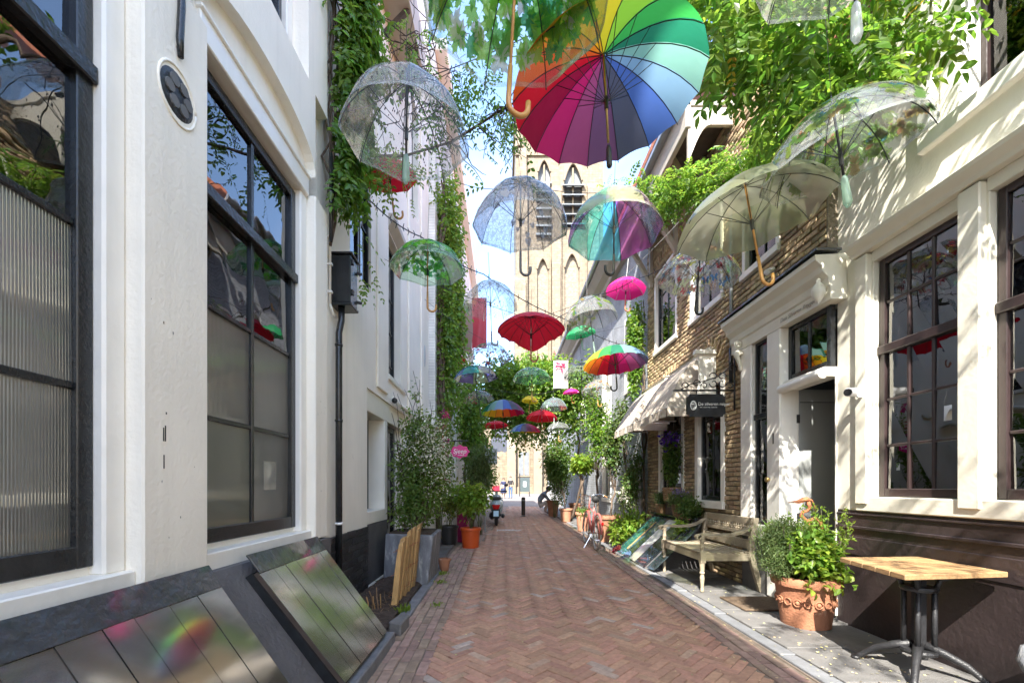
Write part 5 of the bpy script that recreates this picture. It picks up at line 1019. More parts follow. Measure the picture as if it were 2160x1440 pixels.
def vinefol(parent, name, P, Dr, length, mt, pairs=5, LL=.065, WW=.03, droop=.35):
    n = len(P); Up = unit(nr.normal(size=(n, 3))*.25+np.array([0, 0, 1])); Ls = length*nr.uniform(.6, 1.25, n)
    V, Q = leafgeo(*pinnate(P, Dr, Up, Ls, pairs, LL, WW, droop)); return tag(raw(name, V, Q, mt, parent), kind='stuff')
def stems(parent, name, paths, r, mt, n=6):
    b = MB()
    for p in paths: b.tube(p, [r*(1-.6*i/(len(p)-1)) for i in range(len(p))], n)
    return b.build(name, mt, parent, smooth=True)
def wob(a, b, k=6, s=.05):
    a, b = Vector(a), Vector(b); return [a.lerp(b, i/k)+Vector((rnd.gauss(0, s), rnd.gauss(0, s), rnd.gauss(0, s)))*(0 if i in (0,) else 1) for i in range(k+1)]
LF = dict(wist=leafmat('wisteria_leaf', (.075,.145,.022), (.21,.40,.04)), wist2=leafmat('bright_wisteria_leaf', (.095,.18,.03), (.29,.50,.055)), ivy=leafmat('vine_leaf', (.105,.18,.035), (.34,.54,.06)),
 dark=leafmat('dark_shrub_leaf', (.075,.13,.032), (.18,.32,.04)), jas=leafmat('shrub_leaf', (.105,.175,.045), (.30,.46,.07)), lime=leafmat('lime_leaf', (.15,.24,.035), (.42,.60,.07)), rosem=leafmat('grey_green_leaf', (.11,.16,.06), (.24,.34,.10)),
 var=leafmat('variegated_leaf', (.17,.23,.05), (.38,.48,.10), hue=.05), rose=leafmat('rose_leaf', (.09,.15,.04), (.16,.27,.05), hue=.05), yel=leafmat('yellowing_leaf', (.40,.28,.03), (.6,.42,.04)),
 pinkf=leafmat('pink_petal', (.65,.05,.22), (.7,.08,.25)), whitef=leafmat('white_petal', (.8,.78,.65), (.8,.75,.6)), salm=leafmat('salmon_petal', (.7,.22,.16), (.7,.25,.2)), purp=leafmat('purple_petal', (.10,.03,.35), (.14,.05,.5)), lav=leafmat('lavender_flower', (.28,.2,.42), (.3,.22,.45)), oland=leafmat('narrow_leaf', (.12,.17,.06), (.2,.3,.08)))
# --- wisteria over the right side of the street (large leaves: the nearest 300 are parts)
wi = thing('wisteria', (2.9, 3.9, 0), 'large leafy wisteria hanging over the street at the top right', 'climbing plant')
stems(wi, 'stem', [wob((2.98, 3.95, 5.2), (2.45, 3.5, 4.75), 8, .03), wob((2.62, 3.6, 4.9), (2.42, 3.55, 3.85), 8, .02), wob((2.5, 3.5, 4.8), (1.1, 3.2, 4.95), 10, .05), wob((1.1, 3.2, 4.95), (.2, 3.5, 4.6), 6, .04), wob((3.0, 3.9, 5.1), (2.9, 1.5, 5.0), 6, .06), wob((2.3, 3.3, 4.9), (1.8, 1.0, 5.0), 6, .06)], .026, M['bark'])
stems(wi, 'twig', [wob((2.46, 3.52, 4.6), (2.4+rnd.uniform(-.15, .15), 3.5, 3.7), 6, .03) for _ in range(9)], .007, M['twig'], 4)
def region(n, f):
    out = []
    while len(out) < n:
        p = f()
        if p is not None: out.append(p)
    return np.array([tuple(q) for q in out])
def canopy():
    px = rnd.uniform(1335, 2000); D = rnd.uniform(2.75, 3.9); x = (px-VX)/F*D
    if x > 3.0: return None
    lo = 20+120*max(0, math.sin((px-1380)/190)) if px < 1640 else (310-1.1*abs(px-1720) if px < 1800 else 200-.95*(px-1800))
    z = Zp(lo, D); zt = z+rnd.random()**1.6*1.3
    return (x, D, zt)
Pn = region(900, canopy)
vd = unit(np.c_[nr.normal(size=(len(Pn), 2))*.8, -.35+nr.normal(size=len(Pn))*.4])
order = np.argsort(np.linalg.norm(Pn-np.array([0, 0, H]), axis=1)+ (Pn[:, 2] > H+(HY+40)/F*Pn[:, 1])*5)
shapes = []
for k in range(5):
    Vv, Qq = leafgeo(*pinnate(np.zeros((1, 3)), np.array([[1., 0, 0]]), np.array([[0, 0, 1.]]), np.array([.24+.03*k]), 5+(k % 2), .078, .036, .15+.1*k))
    me = bpy.data.meshes.new('leaf'); me.from_pydata([tuple(v) for v in Vv], [], [tuple(q) for q in Qq]); me.materials.append(LF['wist'] if k != 3 else LF['wist2']); shapes.append(me)
for i in order[:300]:
    o = link('leaf', rnd.choice(shapes), wi); d = Vector(vd[i]); q = d.to_track_quat('X', 'Z')
    o.matrix_basis = Matrix.Translation(Pn[i]) @ q.to_matrix().to_4x4() @ Matrix.Scale(rnd.uniform(.75, 1.2), 4)
rest = order[300:]
vinefol(wi, 'foliage', Pn[rest], vd[rest], .27, LF['wist'], 5, .075, .035)
def dapple_canopy(): return (rnd.uniform(.9, 2.9), rnd.uniform(-1.6, 2.7), rnd.uniform(4.75, 5.35))  # unseen foliage behind the view, added to dapple wall and pavement
Pb = region(230, dapple_canopy); vinefol(wi, 'foliage', Pb, unit(np.c_[nr.normal(size=(len(Pb), 2)), -.4+nr.normal(size=len(Pb))*.3]), .27, LF['wist'], 5, .075, .035)
Py = region(24, canopy); vinefol(wi, 'foliage', Py, unit(nr.normal(size=(24, 3))), .2, LF['yel'])
b = MB()                                                   # hanging seed pods and flower remains
for k in range(14):
    b = MB(); p = Vector(Pn[order[rnd.randrange(300)]]); b.tube(wob(p, p+Vector((0, 0, -.25-.2*rnd.random())), 8, .008), [.012-.001*i for i in range(9)], 5); b.build('flower_spike', M['stem'], wi)
# --- sunny vine garland further on, against the brick house
w2 = thing('vine_garland', (2.9, 4.6, 5), 'bright sunlit vine garland across the front of the brick house gable', 'climbing plant')
pth = [at(1345, 420, 5.4), at(1420, 405, 5.4), at(1480, 395, 5.3), at(1550, 375, 5.2), at(1610, 330, 4.8), at(1670, 300, 4.4), at(1700, 360, 4.2), at(1600, 385, 4.9)]
def along(pth, r, sx=1, sz=1):
    def f():
        k = rnd.randrange(len(pth)-1); p = Vector(pth[k]).lerp(Vector(pth[k+1]), rnd.random()); return p+Vector((rnd.gauss(0, r*sx), rnd.gauss(0, r), rnd.gauss(0, r*sz)))
    return f
stems(w2, 'stem', [pth, wob(pth[3], at(1460, 420, 5.3), 5, .03)], .018, M['bark'])
P = region(1150, along(pth, .15, 1, .7)); vinefol(w2, 'foliage', P, unit(nr.normal(size=(len(P), 3))+np.array([-.2, -.3, -.2])), .2, LF['wist2'], 5, .068, .032)
# --- vine between the two white houses on the left
w3 = thing('wall_vine', (-1.5, 3.8, 3.4), 'leafy vine hanging down where the two white houses meet at the upper left', 'climbing plant')
stems(w3, 'stem', [wob((-1.5, 3.72, 3.4), (-1.48, 3.75, 6.5), 12, .03) for _ in range(5)], .012, M['bark'], 5)
def vl():
    z = 3.9+rnd.random()**.8*2.5; w_ = .06+.12*min(1, (z-3.9)*.7); return (-1.47+rnd.random()*w_*1.1, 3.78+rnd.uniform(-.06, .30)*(.3+.7*min(1, (z-3.9)*.7)), z)
P = region(760, vl); vinefol(w3, 'foliage', P, unit(np.c_[np.abs(nr.normal(size=len(P)))*.6, nr.normal(size=len(P))*.8-.2, nr.normal(size=len(P))*.4-.6]), .24, LF['wist'], 5, .082, .042, .6)
def vl2(): z = 3.3+rnd.random()*.6; return (-1.47+rnd.random()*.12, 4.0+rnd.random()*.35+(3.9-z)*.3, z)
P = region(16, vl2); vinefol(w3, 'foliage', P, unit(np.c_[nr.normal(size=(len(P), 2)), nr.normal(size=len(P))*.4-.6]), .2, LF['ivy'], 4, .06, .03, .5)
# --- twiggy vine branch crossing from the left to the middle
w4_ = thing('vine_branch', (-1.2, 4, 4.4), 'twisted vine branch with sparse leaves crossing the sky from the left', 'climbing plant')
br_ = [at(770, 330, 4.2), at(850, 330, 4.0), at(950, 300, 3.8), at(1010, 262, 3.7), at(1065, 226, 3.6), at(1140, 190, 3.5)]
stems(w4_, 'branch', [br_, [p+Vector((.02, .03, .03)) for p in br_]], .012, M['bark'])
tw = []
for k in range(46):
    a = at(rnd.uniform(850, 975), rnd.uniform(60, 300), 4.1); tw.append(wob(a, a+Vector((rnd.gauss(0, .28), rnd.gauss(0, .1), rnd.gauss(-.05, .3))), 6, .03))
for k in range(26):
    a = Vector(br_[rnd.randrange(2, 5)]); tw.append(wob(a, a+Vector((rnd.gauss(.02, .15), rnd.gauss(0, .1), -abs(rnd.gauss(.1, .22)))), 5, .02))
for a_, b_ in ((at(770, 60, 4.3), at(960, 140, 4.1)), (at(790, 20, 4.4), at(905, 250, 4.1)), (at(880, 190, 4.1), at(780, 330, 4.2)), (at(905, 80, 4.1), at(870, 200, 4.1))): tw.append(wob(a_, b_, 9, .05))
stems(w4_, 'twig', tw, .006, M['twig'], 4)
P = region(150, along([at(900, 200, 3.9), at(960, 215, 3.8), at(1000, 190, 3.7), at(1075, 250, 3.6)], .10)); vinefol(w4_, 'foliage', P, unit(nr.normal(size=(len(P), 3))+np.array([0, 0, -.5])), .17, LF['wist'], 4, .055, .03)
P = region(26, along([at(1060, 240, 3.5), at(1095, 290, 3.4), at(1110, 310, 3.4)], .05)); vinefol(w4_, 'foliage', P, unit(nr.normal(size=(len(P), 3))+np.array([0, 0, -1.])), .17, LF['wist'], 4, .06, .035)
P = region(44, along([at(800, 40, 4.2), at(860, 100, 4.1), at(855, 175, 4.0), at(900, 100, 4.0)], .12)); vinefol(w4_, 'foliage', P, unit(nr.normal(size=(len(P), 3))+np.array([0, 0, -.6])), .2, LF['wist2'], 5, .055, .028)
P = region(40, along([at(800, 350, 4.2), at(900, 320, 4.1), at(960, 330, 4.0)], .14)); vinefol(w4_, 'foliage', P, unit(nr.normal(size=(len(P), 3))+np.array([0, 0, -.6])), .2, LF['ivy'], 5, .055, .028)
P = region(60, along([at(740, 330, 4.0), at(780, 350, 4.1), at(840, 330, 4.1)], .12)); vinefol(w4_, 'foliage', P, unit(nr.normal(size=(len(P), 3))+np.array([0, 0, -.6])), .2, LF['ivy'], 5, .06, .03)
P = region(24, along([at(1290, 380, 4.4), at(1330, 400, 4.4), at(1390, 440, 4.4)], .08)); vinefol(w2, 'foliage', P, unit(nr.normal(size=(len(P), 3))+np.array([0, 0, -.6])), .16, LF['wist2'], 4, .05, .025)
# --- creeper column on the cream house
w5 = thing('creeper', (-1.3, 9.4, 0), 'tall green creeper climbing the corner of the cream house on the left', 'climbing plant')
stems(w5, 'stem', [wob((-1.38, 9.15, .1), (-1.3, 9.3, 8.0), 14, .05) for _ in range(4)], .05, M['bark'])
foliage(w5, 'foliage', [((-1.2, 9.5, 7.0), (.48, .7, 1.3)), ((-1.15, 9.8, 5.6), (.42, .7, 1.1)), ((-1.28, 9.3, 4.1), (.18, .4, 1.0)), ((-1.3, 9.3, 3.0), (.2, .4, .9)), ((-1.05, 10.6, 3.5), (.35, .6, .7)), ((-1.3, 9.3, 1.8), (.14, .3, .9)), ((-1.2, 9.5, 7.9), (.3, .5, .7))], 9500, .085, LF['ivy'], W=.75, droop=.7, clumpk=16, cl=.5)
# --- creeper on the corner of brick house and grey house
w6 = thing('creeper', (2.9, 9.0, 3.3), 'sunlit green creeper on the corner between the brick house and the grey house', 'climbing plant')
stems(w6, 'stem', [wob((2.98, 8.95, .2), (2.95, 8.95, 5.2), 12, .03) for _ in range(3)], .018, M['bark'], 5)
foliage(w6, 'foliage', [((2.78, 8.95, 4.7), (.22, .25, .7)), ((2.8, 8.95, 3.9), (.20, .25, .55)), ((2.72, 8.9, 3.3), (.12, .2, .3))], 2600, .07, LF['wist2'], W=.65, droop=.8, clumpk=14)
# --- vine arch across the far street
w7 = thing('vine_arch', (.6, 15, 0), 'green vine arch spanning the far end of the street behind the umbrellas', 'climbing plant')
stems(w7, 'stem', [wob((-1.3, 14.5, 0), (-1.2, 15, 4.6), 8, .06), wob((-1.2, 15, 4.6), (2.7, 15.5, 4.8), 10, .12), wob((2.8, 15, 0), (2.7, 15.5, 4.8), 8, .06)], .06, M['bark'])
foliage(w7, 'foliage', [((-1.0, 14.5, 4.4), (.75, 1.0, .9)), ((.0, 15, 4.7), (.9, .9, .62)), ((1.0, 15.2, 5.0), (1.0, .9, .75)), ((2.0, 15, 4.6), (.9, 1.0, .9)), ((2.6, 14.6, 3.6), (.55, 1.0, 1.0)), ((1.3, 16, 5.7), (1.1, .8, .6)), ((.3, 16.5, 3.4), (.7, .6, .4)), ((-1.2, 13.8, 5.4), (.5, .9, .6)), ((2.9, 14.2, 5.2), (.5, .9, .8)), ((1.6, 15.8, 3.3), (.9, .8, .45)), ((-1.1, 14.2, 3.2), (.45, .8, .9)), ((2.2, 15.8, 2.6), (.55, .5, .5)), ((.4, 15.2, 4.1), (.5, .7, .45))], 20000, .12, LF['ivy'], W=.7, droop=.7, clumpk=22, cl=.5)
foliage(w7, 'foliage', [((1.2, 15.0, 5.5), (1.3, .9, .5)), ((2.3, 14.6, 4.6), (.8, .9, .7)), ((.2, 14.6, 4.9), (1.1, .8, .4))], 6500, .12, LF['wist2'], W=.7, droop=.7, clumpk=22, cl=.5)  # brighter leaves, the sunlit look put into their colour
# --- left foliage mass round the scooter
w8 = thing('vine_tree', (-.9, 12.5, .1), 'dense vine tree with dark trunk on the left beside the pink sign', 'tree')
b = MB(); b.tube(wob((-.95, 12.2, .1), (-.9, 12.4, 4.2), 8, .04), [.12, .11, .1, .1, .09, .09, .08, .07, .05], 8); b.build('trunk', M['bark'], w8, smooth=True)
foliage(w8, 'crown', [((-.95, 12.4, 3.2), (.5, .8, .8)), ((-.85, 12.2, 2.3), (.5, .7, .7)), ((-.6, 12.0, 1.5), (.45, .6, .5)), ((-.95, 12.6, 4.1), (.5, .8, .6)), ((-.3, 12.6, 1.6), (.3, .5, .4))], 6500, .09, LF['wist2'], W=.6, droop=.8, clumpk=18)
# --- pots on the left
def pot(name, c, r0, r1, h, mt, label, cat='plant pot', rim=.03, thick=.018, relief=False, group=None, soil=True):
    t = thing(name, c, label, cat, group); x, y, z = c; b = MB()
    prof = [(.001, 0), (r0, 0), (r0+(r1-r0)*.5+.004, h*.5), (r1, h-rim*1.6), (r1+rim*.55, h-rim*1.5), (r1+rim*.75, h-rim*.6), (r1+rim*.5, h), (r1-thick, h), (r1-thick*1.4, h-.05), (.001, h-.05)]
    b.lathe(prof, c, 40 if r1 > .2 else 24); o = b.build('body', mt, t, smooth=True); o.modifiers.new('e', 'EDGE_SPLIT').split_angle = R_(50)
    if soil: b = MB(); b.lathe([(r1-thick*1.6, h-.05), (r1*.6, h-.035), (.001, h-.03)], c, 20); b.build('soil', M['soil'], t)
    return t
def plant(name, c, label, cat, cs, n, L, mt, stemn=8, sh=.4, W=.5, sr=.006, extra=None, sm='stem', **k):
    t = thing(name, c, label, cat); c = Vector(c)
    P = []
    for _ in range(stemn):
        cc, rr = rnd.choice(cs); P.append(wob(c+Vector((rnd.gauss(0, .03), rnd.gauss(0, .03), 0)), Vector(cc)+Vector((rnd.uniform(-.7, .7)*rr[0], rnd.uniform(-.7, .7)*rr[1], rnd.uniform(-.3, .8)*rr[2])), 6, .015))
    stems(t, 'stem', P, sr, M[sm], 5)
    foliage(t, 'foliage', cs, n, L, mt, W, **k)
    for e in (extra or []): foliage(t, e[0], e[1], e[2], e[3], e[4], e[5] if len(e) > 5 else .7, droop=.1)
    return t
op = pot('plant_pot', (-.64, 8.55, gz(8.5)), .16, .19, .40, M['orange'], 'bright orange plastic pot with a leafy green shrub at the left edge of the street', rim=.035)
plant('hydrangea_shrub', (-.64, 8.55, .45), 'leafy light green shrub growing in the bright orange pot', 'shrub', [((-.6, 8.5, .95), (.40, .38, .38)), ((-.45, 8.5, 1.15), (.32, .3, .25)), ((-.8, 8.55, 1.2), (.3, .3, .25))], 1500, .085, LF['lime'], 14, W=.7, droop=.5, clumpk=8)
pot('plant_pot', (-1.12, 8.9, gz(9)), .15, .19, .40, M['blackplastic'], 'black plastic pot between the slate planter and magenta box', rim=.03)
plant('variegated_shrub', (-1.12, 8.9, .45), 'yellow green variegated shrub in the black plastic pot', 'shrub', [((-1.1, 8.85, .85), (.32, .3, .36)), ((-1.15, 8.9, 1.25), (.28, .28, .3))], 1100, .07, LF['var'], 8)
b = MB(); g = gz(9.3); b.hexa([(-.98, 9.3, g), (-.78, 9.25, g), (-.74, 9.6, g), (-.98, 9.6, g), (-1.0, 9.28, .85), (-.74, 9.23, .85), (-.70, 9.65, .85), (-1.0, 9.65, .85)]); t = b.build('planter_box', M['magenta'], bevel=.01); tag(t, 'tall magenta planter box behind the orange pot', 'planter')
plant('pink_flowers', (-.85, 9.5, .85), 'pink flowering plant in the magenta planter box', 'flower', [((-.85, 9.45, 1.05), (.22, .2, .25))], 400, .06, LF['jas'], 6, extra=[('blossom', [((-.87, 9.3, 1.08), (.2, .15, .18))], 120, .035, LF['pinkf'])])
pot('plant_pot', (-.86, 6.3, gz(6.3)), .06, .085, .18, M['terra'], 'small rust red pot tucked behind the slate planter', rim=.02)
plant('oleander', (-.55, 10.6, .1), 'narrow leaved oleander bush beside the pink sign and scooter', 'shrub', [((-.6, 10.6, 1.5), (.45, .4, .7)), ((-.5, 10.4, 2.1), (.4, .35, .35))], 1700, .15, LF['oland'], 12, W=.16, droop=.5, cl=.3)
# slate planter with the big flowering shrub
sp = thing('slate_planter', (-1.2, 5.75, gz(5.7)), 'square grey slate planter behind the split wooden pales', 'planter')
g = gz(5.5); b = MB(); b.hexa([(-1.52, 5.42, g), (-.94, 5.36, g), (-.92, 6.0, g), (-1.52, 6.05, g), (-1.49, 5.43, .70), (-.875, 5.40, .68), (-.86, 6.04, .70), (-1.5, 6.06, .70)]); b.build('body', M['slate'], sp, bevel=.01)
b = MB(); b.box(-1.46, -.92, 5.47, 6.0, .68, .715); b.build('soil', M['soil'], sp)
plant('jasmine', (-1.15, 5.7, .7), 'tall bushy jasmine with small cream flowers in the slate planter', 'shrub', [((-1.15, 5.75, 1.15), (.42, .38, .5)), ((-1.05, 5.8, 1.75), (.42, .36, .5)), ((-1.12, 5.9, 2.15), (.36, .36, .35)), ((-.95, 6.1, 1.5), (.3, .3, .5)), ((-1.35, 5.6, .85), (.16, .16, .2)), ((-1.2, 5.8, .9), (.4, .34, .25))], 8200, .055, LF['jas'], 26, W=.55, clumpk=14, extra=[('blossom', [((-1.0, 5.7, 1.9), (.42, .38, .5)), ((-.95, 5.8, 1.4), (.4, .36, .5))], 2000, .03, LF['whitef'])], sm='bark')
t = bpy.data.objects['jasmine']
stems(t, 'twig', [wob((-1.2, 5.8, 1.4), (-1.25+rnd.gauss(0, .12), 5.85, 2.3+rnd.random()*.55), 7, .03) for _ in range(7)]+[wob((-1.3, 5.7, 1.4), (-1.45, 5.7, 1.9+rnd.random()*.7), 6, .03) for _ in range(4)], .007, M['twig'], 4)
foliage(t, 'foliage', [((-1.2, 5.85, 2.55), (.14, .12, .3)), ((-1.42, 5.7, 1.5), (.1, .14, .6))], 330, .05, LF['jas'], .5)
plant('climbing_rose', (-1.2, 8.2, .3), 'climbing rose with pink and salmon flowers above the pink sign', 'flower', [((-1.22, 8.6, 2.4), (.22, .3, .5)), ((-1.1, 8.2, 1.7), (.25, .3, .5)), ((-1.15, 8.0, 1.2), (.25, .3, .4))], 2000, .065, LF['jas'], 12, extra=[('blossom', [((-1.2, 8.4, 2.2), (.2, .25, .5))], 130, .045, LF['salm'], .9), ('blossom', [((-1.12, 8.3, 2.7), (.10, .1, .10)), ((-1.1, 8.0, 1.4), (.1, .1, .2))], 110, .05, LF['pinkf'], .9)])
# soil bed, dead stalks, paling fence, weeds
b = MB(); V = []; nx, ny = 10, 26
for i in range(nx+1):
    for j in range(ny+1): x = -1.56+.55*i/nx; yy = 3.5+1.95*j/ny; V.append((x, yy, .075+.05*math.sin(i/nx*math.pi)+rnd.uniform(-.014, .018)+(.05 if i < 5 else 0)))
b.add(V, [(i*(ny+1)+j, (i+1)*(ny+1)+j, (i+1)*(ny+1)+j+1, i*(ny+1)+j+1) for i in range(nx) for j in range(ny)]); bed = tag(b.build('soil_bed', M['soil']), 'small bed of brown soil with clods against the tarred wall', 'soil', kind='structure')
P = nr.uniform((-1.54, 3.7, .10), (-1.1, 5.3, .14), (420, 3)); Vv, Qq = leafgeo(P, nr.normal(size=(420, 3))*np.array([1, 1, .4]), np.tile([0, 0, 1.], (420, 1)), nr.uniform(.03, .12, 420), np.full(420, .006)); tag(raw('dry_straw', Vv, Qq, mat('dry_straw', (.24,.15,.08), .9, .4, 30, isl=.4)), 'dry brown stalks littering the soil bed', 'straw', kind='stuff')
ds = thing('dead_plant', (-1.25, 4.1, .1), 'few dry cut straw stalks standing in the soil bed', 'dead plant')
for k in range(5): b = MB(); b.tube(wob((-1.26+k*.018, 4.05+.03*k, .09), (-1.27+k*.02, 4.0+.03*k, .27+.06*(k % 2)), 3, .006), .006, 5); b.build('stalk', mat('dry_straw', (.24,.15,.08)) if k % 2 else M['stake'], ds)
pf = thing('paling_fence', (-1.1, 4.8, .05), 'short fence of split chestnut pales wired together beside the soil bed', 'fence')
ys = [4.34, 4.44, 4.545, 4.65, 4.76, 4.87, 4.985, 5.10, 5.2]
for k, y in enumerate(ys):
    x = -1.13+.0035*k+rnd.gauss(0, .012); zt = .79+.035*k/8+rnd.uniform(-.05, .05)+(.05 if k == 8 else 0); w0 = .046+rnd.random()*.012; lx = .075+.012*math.sin(k); ly = .035
    b = MB(); pts = []
    for i in range(6):
        f = i/5; wv = w0*(1-.15*f)*(1+rnd.gauss(0, .05)); cx, cyy = x+lx*f+rnd.gauss(0, .003), y+ly*f+rnd.gauss(0, .003); zz = .04+(zt-.04)*f
        if i == 5: pts += [(cx-wv*.5, cyy-wv, zz-.03), (cx+wv*.5, cyy-wv*.9, zz-.01), (cx+wv*.55, cyy+wv, zz), (cx-wv*.4, cyy+wv, zz-.015)]
        else: pts += [(cx-wv*.5, cyy-wv, zz), (cx+wv*.55, cyy-wv*.8, zz), (cx+wv*.5, cyy+wv, zz), (cx-wv*.45, cyy+wv*.9, zz)]
    b.add(pts, [(3,2,1,0), (20,21,22,23)]+[(r*4+i, r*4+(i+1)%4, r*4+4+(i+1)%4, r*4+4+i) for r in range(5) for i in range(4)]); b.build('pale', M['stake'], pf, bevel=.003)
for z in (.2, .40, .64):
    b = MB(); f = z/.85
    for s in (1, -1): b.tube([(-1.13+.0035*k+.08*f+.035*(1 if (k+(s > 0)) % 2 else -1), ys[k]-.05+.035*f+(0 if j == 0 else .05), z+.004*s) for k in range(9) for j in (0, 1)], .003, 4)
    b.build('binding_wire', M['rust'], pf)
def weed(x, y, n, L, lab):
    P = np.c_[nr.normal(x, .03, n), nr.normal(y, .04, n), np.full(n, gz(y)+.005)]; D_ = unit(np.c_[nr.normal(size=(n, 2))*.5, np.ones(n)]); Vv, Qq = leafgeo(P, D_, nr.normal(size=(n, 3)), nr.uniform(.5, 1, n)*L, np.full(n, .012)); tag(raw('grass_tuft', Vv, Qq, LF['lime']), lab, 'weed', kind='stuff')
weed(-.98, 4.25, 60, .11, 'green grass tuft at the foot of the paling fence'); weed(-.84, 6.0, 40, .07, 'small weed growing along the left kerb'); weed(-.80, 5.5, 34, .06, 'tiny green weed between gutter bricks'); weed(-.7, 4.5, 40, .035, 'low mossy weed in the brick joints'); weed(-1.2, 3.95, 26, .07, 'single green seedling in the brown soil bed')
# ------------------------------------------------------------------ teak bench
bn = thing('garden_bench', (2.62, 5.55, .07), 'weathered teak garden bench with turned front legs and spindle back against the brick house', 'bench')
bx0, bx1, by0, by1 = 2.30, 2.90, 4.98, 6.14; gB = .075; sz_ = .46
T = M['teak']
for y in (by0, by1):
    b = MB(); b.lathe([(.018, 0), (.022, .02), (.017, .05), (.026, .16), (.019, .2), (.030, .22), (.022, .24), (.028, .30), (.030, .31), (.030, sz_-.08)], (bx0+.03, y, gB), 12); b.box(bx0, bx0+.06, y-.03, y+.03, gB+sz_-.12, gB+sz_); b.lathe([(.028, sz_), (.02, sz_+.03), (.028, sz_+.06), (.022, sz_+.10), (.03, sz_+.17), (.024, sz_+.2)], (bx0+.03, y, gB), 12); b.build('front_leg', T, bn, smooth=False)
    b = MB(); pr = [(bx1+.12, gB), (bx1+.09, gB+.1), (bx1+.03, gB+.3), (bx1-.005, gB+.46), (bx1+.005, gB+.6), (bx1+.05, gB+.86)]
    for p, q in zip(pr, pr[1:]): b.hexa([(p[0]-.03, y-.025, p[1]), (p[0]+.03, y-.025, p[1]), (p[0]+.03, y+.025, p[1]), (p[0]-.03, y+.025, p[1]), (q[0]-.03, y-.025, q[1]), (q[0]+.03, y-.025, q[1]), (q[0]+.03, y+.025, q[1]), (q[0]-.03, y+.025, q[1])])
    b.build('back_leg', T, bn)
    b = MB(); ar = [(bx0-.03, .645), (bx0+.0, .675), (bx0+.06, .685), (bx0+.2, .675), (bx0+.38, .68), (bx0+.5, .715), (bx1+.01, .78)]
    for p, q in zip(ar, ar[1:]): b.hexa([(p[0], y-.034, gB+p[1]-.032), (q[0], y-.034, gB+q[1]-.032), (q[0], y+.034, gB+q[1]-.032), (p[0], y+.034, gB+p[1]-.032), (p[0], y-.034, gB+p[1]), (q[0], y-.034, gB+q[1]), (q[0], y+.034, gB+q[1]), (p[0], y+.034, gB+p[1])])
    b.lathe([(.03, -.034), (.034, 0), (.03, .034)], (bx0-.02, y, gB+.64), 12, axis=Matrix.Rotation(R_(90), 3, 'X')); b.build('armrest', T, bn)
    b = MB(); b.box(bx0+.06, bx1-.02, y-.018, y+.018, gB+sz_-.10, gB+sz_-.012); b.build('side_rail', T, bn, bevel=.004)
b = MB(); b.box(bx0+.005, bx0+.04, by0+.03, by1-.03, gB+sz_-.10, gB+sz_-.012); b.build('front_rail', T, bn, bevel=.004)
for k in range(9):
    x = bx0+.0+k*.065; b = MB(); z = gB+sz_-.01-.018*math.sin(math.pi*k/8); b.box(x, x+.055, by0-.02, by1+.02, z, z+.02); b.build('seat_slat', T, bn, bevel=.004)
for z0, z1 in ((.46+.03, .46+.14), (.655, .70), (.775, .86)):
    b = MB(); xo = bx1+.01+(z0-.5)*.12; b.box(xo-.012, xo+.014, by0+.025, by1-.025, gB+z0, gB+z1); b.build('back_rail', T, bn, bevel=.004)
for k in range(21):
    y = by0+.06+(by1-by0-.12)*k/20; b = MB(); b.lathe([(.008, .70), (.014, .715), (.009, .735), (.016, .745), (.009, .755), (.008, .775)], (bx1+.035, y, gB), 8); b.build('spindle', T, bn)
# ------------------------------------------------------------------ terracotta pot with shrub, rusty heron, doormat
PC = (2.74, 3.86, gz(3.9)+.022)
tp = pot('terracotta_pot', PC, .19, .238, .435, M['terra'], 'big terracotta pot with a moulded garland holding green herbs by the open door', rim=.05)
for k in range(18):
    a = k*math.pi*2/18; b = MB(); r = .221; up = .225
    for q in range(10): pass
    b.tube([((r+.006)*math.cos(a+.13*math.cos(q))+PC[0], (r+.006)*math.sin(a+.13*math.cos(q))+PC[1], PC[2]+up+.03*math.sin(q)) for q in [i*.5 for i in range(13)]], .006, 6)
    if k % 2: b.lathe([(.0, -.02), (.013, -.013), (.017, 0), (.013, .013), (0, .02)], ((r+.004)*math.cos(a)+PC[0], (r+.004)*math.sin(a)+PC[1], PC[2]+up), 10)
    b.build('garland_relief', M['terra'], tp, smooth=True)
sh = thing('herb_shrub', (2.74, 3.86, .45), 'bushy green herbs and rosemary overflowing the big terracotta pot', 'shrub')
c = Vector((2.74, 3.86, .42))
stems(sh, 'stem', [wob(c+Vector((rnd.gauss(0, .06), rnd.gauss(0, .06), 0)), c+Vector((rnd.uniform(-.32, .3), rnd.uniform(-.2, .2), rnd.uniform(.2, .58))), 6, .015) for _ in range(34)], .006, M['twig'], 5)
foliage(sh, 'foliage', [((2.64, 3.76, .72), (.27, .24, .19)), ((2.78, 3.76, .78), (.20, .20, .18)), ((2.72, 3.72, .62), (.30, .22, .12)), ((2.62, 3.80, .84), (.18, .18, .12))], 2400, .055, LF['wist2'], W=.6, droop=.2, clumpk=9)
foliage(sh, 'foliage', [((2.70, 3.7, .74), (.25, .18, .16)), ((2.90, 3.66, .54), (.10, .12, .08)), ((2.62, 3.58, .46), (.12, .05, .05)), ((2.98, 3.62, .46), (.08, .06, .06))], 700, .06, LF['lime'], W=.6, droop=.2, clumpk=7)
n = 8200; P, o, _ = blob([((2.48, 3.86, .78), (.25, .2, .30)), ((2.58, 3.84, .88), (.22, .18, .15)), ((2.46, 3.80, .58), (.16, .15, .18))], n, .4); P = clump(P, 40, .72)
